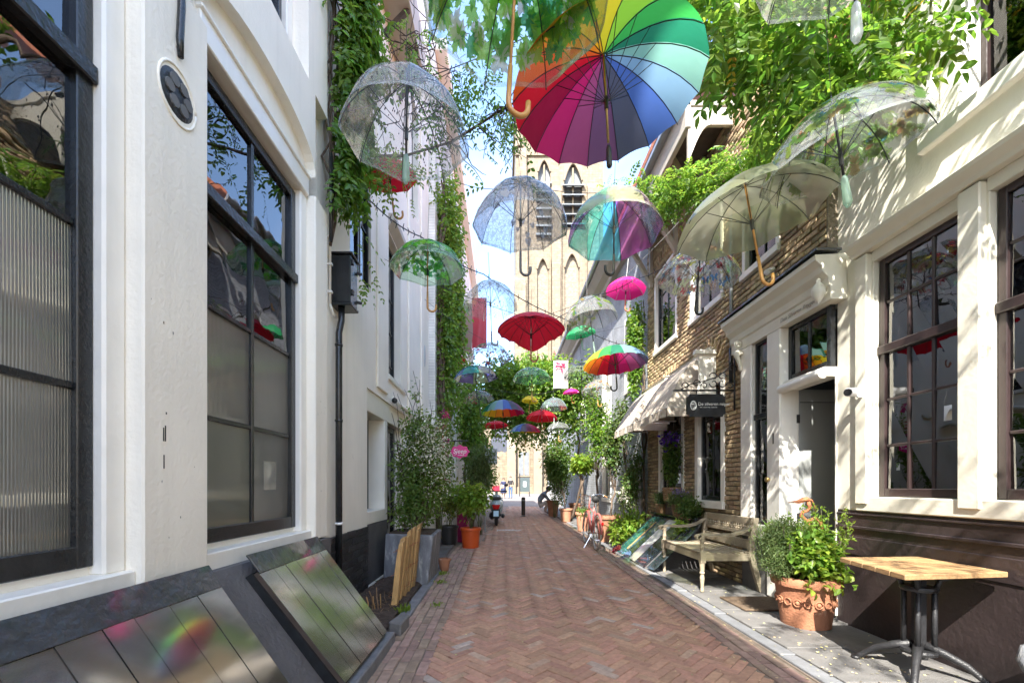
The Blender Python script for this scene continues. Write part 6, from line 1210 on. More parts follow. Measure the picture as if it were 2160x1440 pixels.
Vv, Qq = leafgeo(P, nr.normal(size=(n, 3))*.7+o*.35+np.array([0, 0, .8]), nr.normal(size=(n, 3)), nr.uniform(.025, .055, n), np.full(n, .007)); tag(raw('foliage', Vv, Qq, LF['rosem'], sh), kind='stuff')
sp_ = []
for k in range(26):
    a = Vector((rnd.uniform(2.42, 2.9), rnd.uniform(3.75, 3.95), rnd.uniform(.75, .92))); sp_.append(wob(a, a+Vector((rnd.gauss(0, .04), rnd.gauss(0, .03), .10+.12*rnd.random())), 4, .006))
for k in range(7): a = Vector((2.93+rnd.gauss(0, .03), 3.72+rnd.gauss(0, .03), .6)); sp_.append(wob(a, a+Vector((rnd.uniform(0, .12), rnd.gauss(0, .02), .25+.3*rnd.random())), 6, .01))
stems(sh, 'sprig', sp_, .004, M['stem'], 4)
Pq = np.array([tuple(q) for p in sp_ for q in p for _ in range(7)]); Pq += nr.normal(size=Pq.shape)*.008
Vv, Qq = leafgeo(Pq, nr.normal(size=Pq.shape)+np.array([0, 0, .3]), nr.normal(size=Pq.shape), nr.uniform(.02, .05, len(Pq)), np.full(len(Pq), .014)); tag(raw('foliage', Vv, Qq, LF['lime'], sh), kind='stuff')
hr_ = thing('heron_sculpture', (2.95, 4.02, .1), 'rusty steel heron sculpture looking left behind the herbs by the open door', 'sculpture')
YH = 4.03
b = MB(); b.tube([(2.70, YH, 1.158), (2.78, YH, 1.162), (2.84, YH, 1.178), (2.875, YH, 1.18), (2.90, YH, 1.165)], [.003, .010, .022, .024, .012], 8); b.build('head', M['rust'], hr_, smooth=True)
b = MB(); b.tube([(2.70, YH, 1.150), (2.79, YH, 1.146), (2.84, YH, 1.158)], [.003, .007, .010], 6); b.build('lower_beak', M['rust'], hr_, smooth=True)
b = MB(); b.tube([(2.88, YH, 1.185), (2.92, YH, 1.17), (2.945, YH, 1.12), (2.96, YH, 1.06)], [.012, .010, .008, .002], 6); b.build('crest', M['rust'], hr_, smooth=True)
b = MB(); b.tube([(2.885, YH, 1.16), (2.905, YH, 1.11), (2.88, YH, 1.075), (2.835, YH, 1.06), (2.82, YH, 1.03), (2.85, YH, .995), (2.88, YH, .96), (2.875, YH, .90)], [.018, .017, .016, .016, .017, .019, .022, .024], 8); b.build('neck', M['rust'], hr_, smooth=True)
b = MB(); b.tube([(2.88, YH, .98), (2.95, YH, 1.0), (3.0, YH, .965), (3.03, YH, .90), (3.06, YH, .75), (3.08, YH, .58), (3.085, YH, .45)], [.012, .018, .022, .024, .026, .022, .01], 8); b.build('wing', M['rust'], hr_, smooth=True)
b = MB(); b.tube([(2.88, YH, .92), (2.96, YH, .80), (3.03, YH, .62)], [.04, .05, .02], 8); b.build('body', M['rust'], hr_, smooth=True)
for x in (2.97, 3.0): b = MB(); b.tube([(x, YH, .72), (x, YH, .06)], .008, 6); b.build('leg', M['rust'], hr_)
b = MB(); g = gz(4.5); b.box(2.40, 2.98, 4.22, 4.72, g+.024, g+.045); tag(b.build('doormat', M['mat_'], bevel=.006), 'brown coir doormat lying on the slabs before the open door', 'doormat')
# ------------------------------------------------------------------ cafe table
tb = thing('cafe_table', (2.78, 2.87, gz(2.9)+.02), 'pine plank top table on black cast iron pedestal beside the dark brown plinth', 'table')
A_, B_, C_, D_4 = Vector((2.376, 2.516, .78)), Vector((3.085, 2.60, .78)), Vector((3.10, 3.19, .78)), Vector((2.49, 3.15, .78))   # near, right, back, left corner
np_ = 5
for k in range(np_):
    u0, u1 = k/np_+.003, (k+1)/np_-.003; p = [A_.lerp(D_4, u0), B_.lerp(C_, u0), B_.lerp(C_, u1), A_.lerp(D_4, u1)]; dz = rnd.uniform(-.001, .001)
    b = MB(); b.hexa([q+Vector((0, 0, -.034)) for q in p]+[q+Vector((0, 0, dz)) for q in p]); b.build('top_plank', M['oak'], tb, bevel=.004)
cx, cy2, g = 2.80, 2.87, gz(2.9)+.022
b = MB(); b.box(cx-.03, cx+.03, cy2-.03, cy2+.03, g+.16, .72); b.build('column', M['iron'], tb, bevel=.008)
for k in range(4):
    a = R_(42+90*k); dx, dy = math.cos(a), math.sin(a)
    b = MB(); b.tube([(cx+dx*.075, cy2+dy*.075, g+.15), (cx+dx*.075, cy2+dy*.075, .62)], .016, 8); b.build('rod', M['iron'], tb, smooth=True)
    b = MB(); b.tube([(cx+dx*.075, cy2+dy*.075, .60), (cx+dx*.10, cy2+dy*.10, .69), (cx+dx*.2, cy2+dy*.2, .74)], .016, 8); b.build('top_arm', M['iron'], tb, smooth=True)
    b = MB(); b.tube([(cx+dx*.03, cy2+dy*.03, g+.19), (cx+dx*.12, cy2+dy*.12, g+.16), (cx+dx*.22, cy2+dy*.22, g+.11), (cx+dx*.30, cy2+dy*.30, g+.035), (cx+dx*.33, cy2+dy*.33, g+.01)], [.030, .026, .022, .018, .02], 8); b.lathe([(.028, 0), (.028, .02)], (cx+dx*.33, cy2+dy*.33, g), 10); b.build('foot', M['iron'], tb, smooth=True)
for z in (g+.15, .62): b = MB(); b.lathe([(.095, z-.015), (.10, z), (.095, z+.015)], (cx, cy2, 0), 16); b.build('collar', M['iron'], tb)
ac = thing('chair', (3.0, 2.2, .05), 'grey chair edge peeking in at the right border beside the table', 'chair')
b = MB(); b.tube([(2.92, 2.36, .28), (2.90, 2.37, .34), (2.91, 2.36, .40), (2.95, 2.35, .425), (3.02, 2.3, .43)], [.03, .035, .035, .03, .03], 10); b.build('seat_edge', M['slate'], ac, smooth=True)
b = MB(); b.tube([(2.97, 2.33, .42), (2.93, 2.39, .06)], .014, 8); b.tube([(3.05, 2.1, .42), (3.06, 2.05, .06)], .014, 8); b.build('leg', M['silver'], ac)
b = MB(); b.box(2.93, 3.1, 1.95, 2.33, .40, .43); b.build('seat', M['slate'], ac, bevel=.01)
# ------------------------------------------------------------------ cellar doors on the right with baskets above
ce = thing('cellar_hatch', (2.6, 7.0, .1), 'dark sloping cellar hatch with open leaf below the flower baskets', 'cellar hatch')
b = MB(); b.prism([(3.02, 6.35, .80), (2.86, 6.35, .80), (2.12, 6.35, .10), (2.12, 6.35, 0), (3.02, 6.35, 0)], (0, 1.65, 0)); b.build('stone_cheek', M['tar'], ce)
def sl(y, u, h): return Vector((2.86-.74*u+h*.69, y, .80-.70*u+h*.73))
def leafb(name, y0, y1, u0, u1, h0, h1, m, bv=.006): b = MB(); b.hexa([sl(y0, u1, h0), sl(y0, u0, h0), sl(y1, u0, h0), sl(y1, u1, h0), sl(y0, u1, h1), sl(y0, u0, h1), sl(y1, u0, h1), sl(y1, u1, h1)]); return b.build(name, m, ce, bevel=bv)
bb_ = mat('blue_black_gloss', (.015,.02,.026), .16, .25, 8, .2, 30, coat=.8); leafb('frame', 6.36, 6.44, -.02, 1.02, .0, .06, bb_); leafb('frame', 7.92, 8.0, -.02, 1.02, .0, .06, bb_); leafb('head_frame', 6.36, 8.0, -.04, .1, .01, .07, bb_)
blue_refl = mat('blue_reflection_gloss', (.03,.06,.10), .14, .25, 6, .2, 30, coat=.9, spec=.8); teal_refl = mat('teal_reflection_gloss', (.02,.12,.12), .14, .25, 6, .2, 30, coat=.9)  # blue and teal reflections put into the plank colours
leafb('plank', 7.52, 7.92, .1, 1.0, .0, .035, teal_refl); leafb('plank', 7.20, 7.5, .1, 1.0, .0, .03, blue_refl); leafb('pale_board', 6.86, 7.18, .1, 1.0, .0, .03, mat('white_scuffed_board', (.55,.56,.55), .3, .2, 5, .15, 30, coat=.4)); leafb('plank', 6.44, 6.84, .1, 1.0, .0, .03, bb_)
for k, (y0, y1) in enumerate(((6.10, 6.30),)):
    b = MB(); b.hexa([sl(6.02, 1.02, .04), sl(6.02, .12, .04), sl(6.30, .12, .02), sl(6.30, 1.02, .02), sl(6.02, 1.02, .09), sl(6.02, .12, .09), sl(6.30, .12, .07), sl(6.30, 1.02, .07)]); o = b.build('open_leaf', mat('slate_grey_gloss', (.03,.045,.05), .2, .2, 8, .2, 30, coat=.7), ce, bevel=.006)
    b = MB(); b.tube([sl(6.14, .32, .09), sl(6.14, .32, .14), sl(6.2, .40, .14), sl(6.2, .40, .085)], .01, 6); b.build('pull_ring', M['iron'], ce)
b = MB(); b.tube([sl(7.60, .92, .06), sl(7.56, .25, .07)], .012, 6); b.build('prop_stick', M['stake'], ce)
b = MB(); b.box(2.80, 3.02, 6.2, 8.1, .80, .83); b.build('ledge', bb_, ce, bevel=.004)
def basket(c, r0, r1, h, lab):
    t = thing('wicker_basket', c, lab, 'basket', 'wicker baskets under the brick house window'); x, y, z = c; rows = 7; n = 36
    for k in range(rows):
        b = MB(); f = (k+.5)/rows; r = r0+(r1-r0)*f; b.tube([(x+(r+.006*(1 if (i+k) % 2 else -1))*math.cos(i*2*math.pi/n), y+(r+.006*(1 if (i+k) % 2 else -1))*math.sin(i*2*math.pi/n), z+h*f) for i in range(n+1)], h/rows*.52, 6); b.build('weave_row', M['wicker'], t, smooth=True)
    b = MB(); b.tube([(x+r1*math.cos(i*2*math.pi/n), y+r1*math.sin(i*2*math.pi/n), z+h) for i in range(n+1)], .016, 6); b.build('rim', M['wicker'], t, smooth=True)
    b = MB(); b.lathe([(.001, h-.03), (r1-.02, h-.03), (r1-.02, h-.04), (.001, h-.04)], c, 20); b.build('soil', M['soil'], t)
basket((2.88, 7.62, .83), .11, .135, .15, 'left low wicker basket of herbs on the ledge above the cellar hatch'); basket((2.88, 6.85, .83), .12, .15, .17, 'right low wicker basket of lavender on the ledge above the cellar hatch')
t = thing('basket_stand', (2.9, 7.3, .83), 'dark wooden block holding the taller clematis basket on the ledge', 'stand'); b = MB(); b.box(2.83, 3.0, 7.1, 7.42, .83, 1.05); b.build('block', M['darkwood'], t, bevel=.005)
basket((2.90, 7.28, 1.055), .125, .15, .22, 'taller wicker basket holding the purple clematis in front of the window')
plant('grassy_herb', (2.88, 7.62, .97), 'wispy green herb in the left low basket', 'plant', [((2.86, 7.58, 1.08), (.2, .2, .13))], 900, .07, LF['rosem'], 8, W=.15, droop=-.6)
plant('lavender', (2.88, 6.85, .99), 'lavender with faint violet tips in the right low basket', 'plant', [((2.84, 6.82, 1.08), (.24, .24, .14))], 1300, .075, LF['rosem'], 8, W=.12, droop=-.6, extra=[('blossom', [((2.84, 6.8, 1.20), (.22, .22, .06))], 120, .03, LF['lav'])])
plant('green_bush', (2.82, 6.45, .84), 'round dark green bush at the near end of the basket ledge', 'shrub', [((2.80, 6.42, .98), (.22, .2, .2))], 1100, .045, LF['dark'], 8)
plant('trailing_plant', (2.75, 6.4, .8), 'bright lime trailing plant hanging over the open hatch leaf', 'plant', [((2.68, 6.38, .72), (.13, .12, .13)), ((2.76, 6.4, .5), (.08, .08, .15))], 420, .055, LF['lime'], 5)
plant('clematis', (2.90, 7.28, 1.26), 'dark clematis with purple flowers climbing from the tall basket', 'flower', [((2.88, 7.25, 1.55), (.16, .2, .3)), ((2.88, 7.25, 1.95), (.18, .22, .26))], 1300, .06, LF['dark'], 10, extra=[('blossom', [((2.84, 7.2, 2.12), (.2, .24, .16)), ((2.78, 7.25, 1.9), (.1, .1, .14))], 110, .06, LF['purp'], .8)])
# ------------------------------------------------------------------ right hand pots, bushes, standard trees
def rpot(px, py, w, h, label, mt='terra2', sh_=1.0):
    D = 1170/(py-1017.0); x = (px-VX)/F*D; r1 = w/2/F*D; hh = h/F*D; return x, D+r1, r1, hh, pot('terracotta_pot', (x, D+r1, gz(D)+.02), r1*.72, r1*.93, hh, M[mt], label, rim=hh*.09, group='terracotta pots along the right kerb')
q1 = rpot(1288, 1146, 52, 56, 'large terracotta pot beside the bicycle, nearest of the row along the grey house', 'terra2')
q2 = rpot(1232, 1122, 30, 40, 'medium terracotta pot just behind the bicycle', 'terra2'); q3 = rpot(1196, 1102, 27, 28, 'pale terracotta pot farther along the row, with the thin stemmed tree', 'terra2'); q4 = rpot(1217, 1090, 30, 28, 'wide terracotta pot second row, below the ball topped tree', 'terra2'); q5 = rpot(1168, 1090, 26, 34, 'rust brown square looking pot at the far end of the pot row', 'terra')
plant('laurel_bush', (2.35, 8.4, .1), 'glossy bright laurel bush between the big pot and the cellar hatch', 'shrub', [((2.36, 8.35, .5), (.34, .35, .3)), ((2.62, 8.2, .68), (.24, .3, .24)), ((2.2, 8.2, .3), (.18, .2, .2))], 900, .11, LF['lime'], 10, W=.42, droop=-.1, clumpk=8)
plant('red_heuchera', (2.25, 7.95, .05), 'low dark red leaves at the foot of the laurel bush', 'plant', [((2.2, 7.95, .12), (.22, .16, .08))], 260, .06, leafmat('dark_red_leaf', (.14,.02,.02), (.35,.04,.03)), 4)
plant('white_rose', (2.85, 9.2, .1), 'climbing white rose on canes against the brick corner', 'flower', [((2.75, 9.0, 1.5), (.22, .3, .5)), ((2.7, 9.2, 1.0), (.3, .3, .4)), ((2.85, 8.9, 2.0), (.15, .2, .35))], 1500, .07, LF['rose'], 12, extra=[('blossom', [((2.55, 9.0, 1.1), (.2, .2, .35))], 60, .05, LF['whitef'], .9)])
def standard(name, c, zt, cs, n, label, L=.07, m='lime', tr=.025):
    t = thing(name, c, label, 'tree'); b = MB(); c = Vector(c); b.tube(wob(c, Vector((cs[0][0][0], cs[0][0][1], zt)), 6, .012), tr, 8); b.build('trunk', M['bark'], t, smooth=True)
    stems(t, 'branch', [wob((cs[0][0][0], cs[0][0][1], zt-.1), Vector(cc)+Vector((rnd.uniform(-.6, .6)*rr[0], rnd.uniform(-.6, .6)*rr[1], rnd.uniform(-.5, .6)*rr[2])), 5, .02) for cc, rr in cs for _ in range(4)], .010, M['bark'], 5)
    foliage(t, 'crown', cs, n, L, LF[m], .65, clumpk=10)
standard('standard_tree', (2.03, 12.6, .3), 1.5, [((2.30, 12.2, 1.95), (.42, .4, .34))], 900, 'ball topped standard tree with bright crown and pale trunk behind the bicycle', .11, 'lime', .035)
standard('standard_tree', (q3[0], q3[1], .35), 1.1, [((2.0, 14.0, 1.75), (.5, .5, .6)), ((1.85, 14.2, 2.5), (.6, .5, .6)), ((1.62, 14.3, 1.75), (.3, .4, .5))], 3600, 'dense dark potted tree at the far right with thin stem', .075, 'dark', .02)
standard('standard_tree', (q1[0], q1[1], .4), 1.3, [((2.55, 9.7, 1.75), (.26, .25, .35)), ((2.5, 9.8, 2.3), (.32, .28, .4)), ((2.65, 9.8, 2.8), (.22, .22, .3))], 1300, 'loose branched potted tree rising beside the bicycle saddle', .075, 'rose', .022)
standard('standard_tree', (2.5, 11.2, .2), 1.6, [((2.5, 11.2, 2.2), (.42, .4, .45)), ((2.6, 11.3, 3.0), (.42, .35, .55)), ((2.4, 11.2, 3.6), (.3, .3, .35))], 2100, 'taller loose tree by the grey house wall above the ball topped tree', .08, 'wist2', .03)
standard('standard_tree', (2.9, 9.6, .2), 1.9, [((2.75, 9.6, 2.5), (.2, .25, .5)), ((2.7, 9.7, 3.1), (.25, .25, .3))], 800, 'slender airy tree at the brick corner beside the awning', .07, 'rosem', .018)
plant('potted_shrub', (1.85, 15.2, .2), 'dark shrub mass at the far end of the pot row by the crouching person', 'shrub', [((2.05, 15.3, 1.0), (.45, .5, .6)), ((2.0, 15.3, 1.9), (.6, .5, .7)), ((1.65, 15.0, 2.4), (.5, .4, .6))], 4200, .08, LF['dark'], 10, clumpk=18)
plant('potted_plant', (q2[0], q2[1], .45), 'small leafy plant in the pot behind the bicycle', 'plant', [((q2[0]+.02, q2[1]-.05, .62), (.2, .2, .16))], 300, .08, LF['jas'], 5)
# ------------------------------------------------------------------ bicycle
bk = thing('bicycle', (1.88, 8.6, gz(8.6)), 'old pink red bicycle with wire basket and black saddle leaning at the right kerb', 'bicycle')
G0 = gz(8.3); pk = mat('faded_pink_paint', (.55,.14,.12), .4, .15, 8); tyre = mat('pale_tyre', (.42,.37,.31), .7, .1, 12)
def bw(y, r=.335):
    xb = 1.80; ln = .06
    def W(rr, a): z = rr*math.sin(a); return (xb+(z+r)*ln, y+rr*math.cos(a), G0+r+z)
    w_ = MB(); w_.tube([W(r-.018, k*2*math.pi/28) for k in range(29)], .018, 8); o = w_.build('wheel', tyre, bk, smooth=True)
    b = MB(); b.tube([W(r-.04, k*2*math.pi/28) for k in range(29)], .009, 6); b.build('rim', M['chrome'], o, smooth=True)
    for k in range(14): b = MB(); b.tube([W(.02, k*2*math.pi/14), W(r-.04, k*2*math.pi/14+.2)], .0018, 3); b.build('spoke', M['chrome'], o)
    b = MB(); b.tube([W(r+.022, a) for a in [R_(-10)+k*R_(190)/14 for k in range(15)]], .022, 6); b.build('mudguard', pk, bk, smooth=True); return o
bw(8.20); bw(9.27)
def BP(y, z, dx=0): return (1.80+z*.06+dx, y, G0+z)
for a_, b_, r in ((BP(8.72, .28), BP(8.58, .82), .016), (BP(8.72, .28), BP(9.12, .72), .017), (BP(8.60, .70), BP(9.12, .78), .015), (BP(9.12, .66), BP(9.27, .34), .014), (BP(9.12, .66), BP(9.05, .98), .014)):
    b = MB(); b.tube([a_, b_], r, 8); b.build('frame_tube', pk, bk, smooth=True)
for s in (-.05, .05):
    b = MB(); b.tube([BP(8.20, .335, s), BP(8.58, .72, s*.4)], .009, 6); b.tube([BP(8.20, .335, s), BP(8.72, .28, s*.6)], .010, 6); b.build('stay', pk, bk, smooth=True)
b = MB(); b.tube([BP(8.58, .82), BP(8.56, .93)], .012, 8); b.build('seat_post', M['chrome'], bk)
b = MB(); b.tube([BP(8.42, .96), BP(8.50, .975), BP(8.60, .965), BP(8.72, .95)], [.06, .085, .05, .02], 10); o = b.build('saddle', M['rubber'], bk, smooth=True)
b = MB(); b.tube([BP(8.86, 1.02, -.27), BP(9.0, 1.06, -.2), BP(9.06, 1.02, 0), BP(9.0, 1.06, .2), BP(8.86, 1.02, .27)], .011, 8); b.build('handlebar', M['chrome'], bk, smooth=True)
for s in (-1, 1): b = MB(); b.tube([BP(8.88, 1.025, s*.265), BP(8.76, 1.0, s*.285)], .016, 8); b.build('grip', M['wood'], bk)
wb = MB()
for k in range(9): f = -.19+.38*k/8; wb.tube([BP(9.15, 1.0, f), BP(9.17, .74, f*.8), BP(9.4, .74, f*.8), BP(9.45, 1.0, f)], .003, 4)
for z in (.76, .84, .92, 1.0): s = .8+.2*(z-.74)/.26; wb.tube([BP(9.15, z, -.19*s), BP(9.15, z, .19*s), BP(9.44, z, .19*s), BP(9.44, z, -.19*s), BP(9.15, z, -.19*s)], .004, 4)
wb.build('wire_basket', M['chrome'], bk)
b = MB(); b.box(1.80+.04-.02, 1.80+.04+.02, 7.845, 7.86, G0+.50, G0+.56); b.build('rear_light', mat('red_reflector', (.5,.01,.01), .2, .05, 5), bk, bevel=.004)
b = MB(); b.tube([BP(8.72, .28, -.09), BP(8.72, .28, .09)], .014, 8); b.tube([BP(8.72, .28, .09), BP(8.60, .16, .10)], .010, 6); b.box(1.80+.05, 1.80+.17, 8.54, 8.64, G0+.13, G0+.16); b.tube([BP(8.72, .28, -.09), BP(8.84, .40, -.10)], .010, 6); b.build('pedal', M['chrome'], bk)
b = MB(); b.tube([BP(8.55, .28, -.03), (1.62, 8.5, G0)], .009, 6); b.build('kickstand', M['chrome'], bk)
# ------------------------------------------------------------------ scooter
scx, scy = -.19, 13.2; g = gz(13.2)
st = thing('scooter', (scx, scy, g), 'light blue grey motor scooter seen from behind with red tail light and pale number plate', 'scooter')
paint = mat('pale_blue_paint', (.40,.50,.54), .25, .05, 5, coat=.5)
def ell(name, c, r, m, par, nn=12):
    b = MB(); pr = [(max(.001, math.sin(math.pi*k/8)), -math.cos(math.pi*k/8)) for k in range(9)]; vs = MB(); vs.lathe(pr, (0, 0, 0), nn)
    vs.v = [(c[0]+x*r[0], c[1]+y*r[1], c[2]+z*r[2]) for x, y, z in vs.v]; return vs.build(name, m, par, smooth=True)
for y in (scy-.42, scy+.75):
    b = MB(); b.tube([(scx, y+.165*math.cos(k*math.pi/10), g+.21+.165*math.sin(k*math.pi/10)) for k in range(21)], .05, 8); o = b.build('wheel', M['rubber'], st, smooth=True); b = MB(); b.lathe([(.10, -.03), (.10, .03)], (scx, y, g+.21), 14, axis=Matrix.Rotation(R_(90), 3, 'Y')); b.build('rim', M['silver'], o)
ell('rear_body', (scx, scy-.12, g+.62), (.20, .48, .18), paint, st); ell('seat', (scx, scy-.02, g+.80), (.15, .42, .07), M['rubber'], st); ell('engine', (scx-.12, scy-.3, g+.30), (.10, .25, .12), M['iron'], st); ell('exhaust', (scx+.2, scy-.42, g+.30), (.06, .2, .07), M['iron'], st)
b = MB(); b.prism([(scx-.13, scy-.62, g+.64), (scx+.13, scy-.62, g+.64), (scx+.07, scy-.60, g+.50), (scx-.07, scy-.60, g+.50)], (0, .06, 0)); b.build('tail_light', mat('red_reflector', (.5,.01,.01)), st, bevel=.01)
b = MB(); b.hexa([(scx-.075, scy-.70, g+.30), (scx+.075, scy-.70, g+.30), (scx+.075, scy-.69, g+.30), (scx-.075, scy-.69, g+.30), (scx-.075, scy-.66, g+.46), (scx+.075, scy-.66, g+.46), (scx+.075, scy-.65, g+.46), (scx-.075, scy-.65, g+.46)]); b.build('number_plate', mat('pale_blue_plate', (.45,.65,.78), .4, .02, 5), st)
b = MB(); b.hexa([(scx-.10, scy-.68, g+.24), (scx+.10, scy-.68, g+.24), (scx+.10, scy-.5, g+.24), (scx-.10, scy-.5, g+.24), (scx-.12, scy-.62, g+.5), (scx+.12, scy-.62, g+.5), (scx+.12, scy-.4, g+.5), (scx-.12, scy-.4, g+.5)]); b.build('rear_mudguard', M['rubber'], st, bevel=.01)
b = MB(); b.tube([(scx, scy+.72, g+.25), (scx, scy+.52, g+.95), (scx, scy+.50, g+1.02)], .04, 8); b.build('steering_column', paint, st); ell('leg_shield', (scx, scy+.55, g+.6), (.22, .07, .34), paint, st); b = MB(); b.box(scx-.16, scx+.16, scy+.1, scy+.55, g+.25, g+.31); b.build('footboard', M['rubber'], st, bevel=.02)
b = MB(); b.tube([(scx-.33, scy+.40, g+1.03), (scx, scy+.5, g+1.02), (scx+.33, scy+.40, g+1.03)], .018, 8); b.build('handlebar', M['rubber'], st)
for s in (-1, 1): b = MB(); b.tube([(scx+s*.25, scy+.44, g+1.03), (scx+s*.3, scy+.45, g+1.18)], .008, 6); b.build('mirror_arm', M['iron'], st); ell('mirror', (scx+s*.31, scy+.45, g+1.22), (.06, .015, .045), M['iron'], st, 10)
# ------------------------------------------------------------------ bollard, signs, banners, barrier
bo = thing('bollard', (.80, 16.4, gz(16.4)), 'dark steel bollard with two pale bands standing in the middle of the street', 'bollard'); g = gz(16.4)
b = MB(); b.lathe([(.075, 0), (.075, .70), (.06, .73), (.001, .74)], (.80, 16.4, g), 20); b.build('post', mat('dark_bronze_metal', (.05,.04,.035), .35, .1, 8, metal=.5), bo)
for z0, z1 in ((.60, .625), (.02, .05)): b = MB(); b.lathe([(.078, z0), (.078, z1)], (.80, 16.4, g), 20); b.build('band', M['zinc'], bo)
b = MB(); b.box(.80-.14, .80+.14, 16.2, 16.6, g-.01, g+.004); b.build('base_plate', M['stonepl'], bo)
pc = at(970, 952, 7.9)
sg2 = thing('pink_sign', (pc.x, 7.9, pc.z), 'pink scallop edged shop sign with white script hanging on the left', 'sign')
n = 48; b = MB(); b.prism([(pc.x+(.17+.012*math.cos(k*2*math.pi/n*8))*math.cos(k*2*math.pi/n), 7.9, pc.z+(.115+.012*math.cos(k*2*math.pi/n*8))*math.sin(k*2*math.pi/n)) for k in range(n)], (0, .02, 0)); b.build('board', mat('hot_pink_board', (.62,.02,.20), .4, .03, 5), sg2)
text('sign_lettering', 'Sjeep', .115, (pc.x-.005, 7.898, pc.z-.03), (R_(90), 0, 0), M['print_'], sg2, .001, 'CENTER', .25)
text('sign_lettering', 'events', .045, (pc.x+.02, 7.898, pc.z-.075), (R_(90), 0, 0), M['print_'], sg2, .001, 'CENTER', .15)
b = MB(); b.tube([(-1.42, 7.91, pc.z+.2), (pc.x+.15, 7.91, pc.z+.2)], .012, 6); b.tube([(pc.x-.1, 7.91, pc.z+.2), (pc.x-.1, 7.91, pc.z+.1)], .005, 4); b.tube([(pc.x+.1, 7.91, pc.z+.2), (pc.x+.1, 7.91, pc.z+.1)], .005, 4); b.build('bracket', M['iron'], sg2)
ps = at(1037, 962, 11.2)
zs = thing('zone_sign', (ps.x, 11.2, ps.z), 'grey square end of zone traffic sign with a crossed ring under the vine arch', 'sign')
b = MB(); b.box(ps.x-.15, ps.x+.15, 11.2, 11.215, ps.z-.21, ps.z+.21); b.build('plate', mat('grey_sign_plate', (.42,.45,.47), .5, .03, 5), zs, bevel=.008)
b = MB(); b.tube([(ps.x+.085*math.cos(k*math.pi/12), 11.195, ps.z+.085*math.sin(k*math.pi/12)) for k in range(25)], .018, 6); b.bar((ps.x-.12, 11.185, ps.z-.14), (ps.x+.12, 11.185, ps.z+.16), .022, .008, (0, 1, 0)); b.build('crossed_ring', mat('dark_grey_print', (.13,.14,.15), .5, .03, 5), zs)
b = MB(); b.tube([(ps.x-.17, 11.21, .1), (ps.x-.17, 11.21, ps.z+.3)], .018, 8); b.build('post', M['zinc'], zs)
def cloth(name, c, w_, h_, mt, label, cat, amp=.03, cut=0, printed=None):
    nx, ny = 10, 14; V = []
    for i in range(nx+1):
        for j in range(ny+1):
            u, v = i/nx, j/ny; V.append((c[0]+(u-.5)*w_*(1-.12*cut*v*math.sin(v*9)), c[1]+amp*math.sin(u*7+v*2)*(.3+v), c[2]-h_*v*(1+.10*cut*math.sin(u*17))))
    return tag(raw(name, V, [(i*(ny+1)+j, (i+1)*(ny+1)+j, (i+1)*(ny+1)+j+1, i*(ny+1)+j+1) for i in range(nx) for j in range(ny)], mt, smooth=True), label, cat)
cloth('banner', at(1011, 628, 11.5), .40, 1.35, fabric((.50,.06,.08)), 'red and pink banner hanging on the far left above the flowered umbrella', 'banner', .04)
cloth('torn_cloth', at(980, 640, 11), .40, 1.35, fabric((.34,.24,.19)), 'brown torn cloth strip hanging beside the red banner', 'cloth', .07, 1)
cloth('white_flag', at(1053, 905, 20), .75, 1.05, fabric((.7,.7,.7)), 'white flag hanging under the vine arch at the far square', 'flag', .06, .4)
fb = at(1183, 760, 13); o = cloth('flower_banner', fb, .45, .85, fabric((.72,.68,.64)), 'white hanging banner with a pink flower print on the right', 'banner', .015)
b = MB()
for k in range(16): x = fb.x+rnd.gauss(0, .09); z = fb.z-.1-.6*abs(rnd.gauss(0, .4)) if k > 5 else fb.z-.14+rnd.gauss(0, .04); b.add([(x+.035*math.cos(a), 12.94, z+.035*math.sin(a)) for a in [q*1.05 for q in range(6)]], [tuple(range(6))])
c = b.build('flower_print', inkm('print_pinkflower', (.7,.06,.2)), None); c.parent = o
pb = at(1042, 1022, 30)
t = thing('barrier', (pb.x, 30, .3), 'white barrier with red panel at the entrance of the square', 'barrier')
b = MB(); b.box(pb.x-.1, pb.x+.4, 30, 30.03, 1.02, 1.36); b.build('red_panel', mat('red_panel', (.45,.02,.05), .4, .05, 4), t)
for x in (-.5, -.25, 0, .25): b = MB(); b.tube([(pb.x+x, 30.02, .3), (pb.x+x, 30.02, 1.15)], .02, 6); b.build('post', M['white'], t)
pa = at(1108, 1028, 42)
t = thing('notice_board', (pa.x, 42, .35), 'grey green notice board with bicycle parked on the square', 'board')
b = MB(); b.box(pa.x-.5, pa.x+.45, 42, 42.1, .8, 2.2); b.build('panel', mat('grey_green_panel', (.06,.08,.08), .5, .05, 4), t)
for x in (-.55, .4): b = MB(); b.tube([(pa.x+x, 42.05, .3), (pa.x+x, 42.05, 2.6 if x < 0 else 2.2)], .05, 6); b.build('post', M['iron'], t)
b = MB(); b.box(pa.x-.2, pa.x+.1, 41.98, 42, 1.3, 1.8); b.build('poster', M['white'], t)
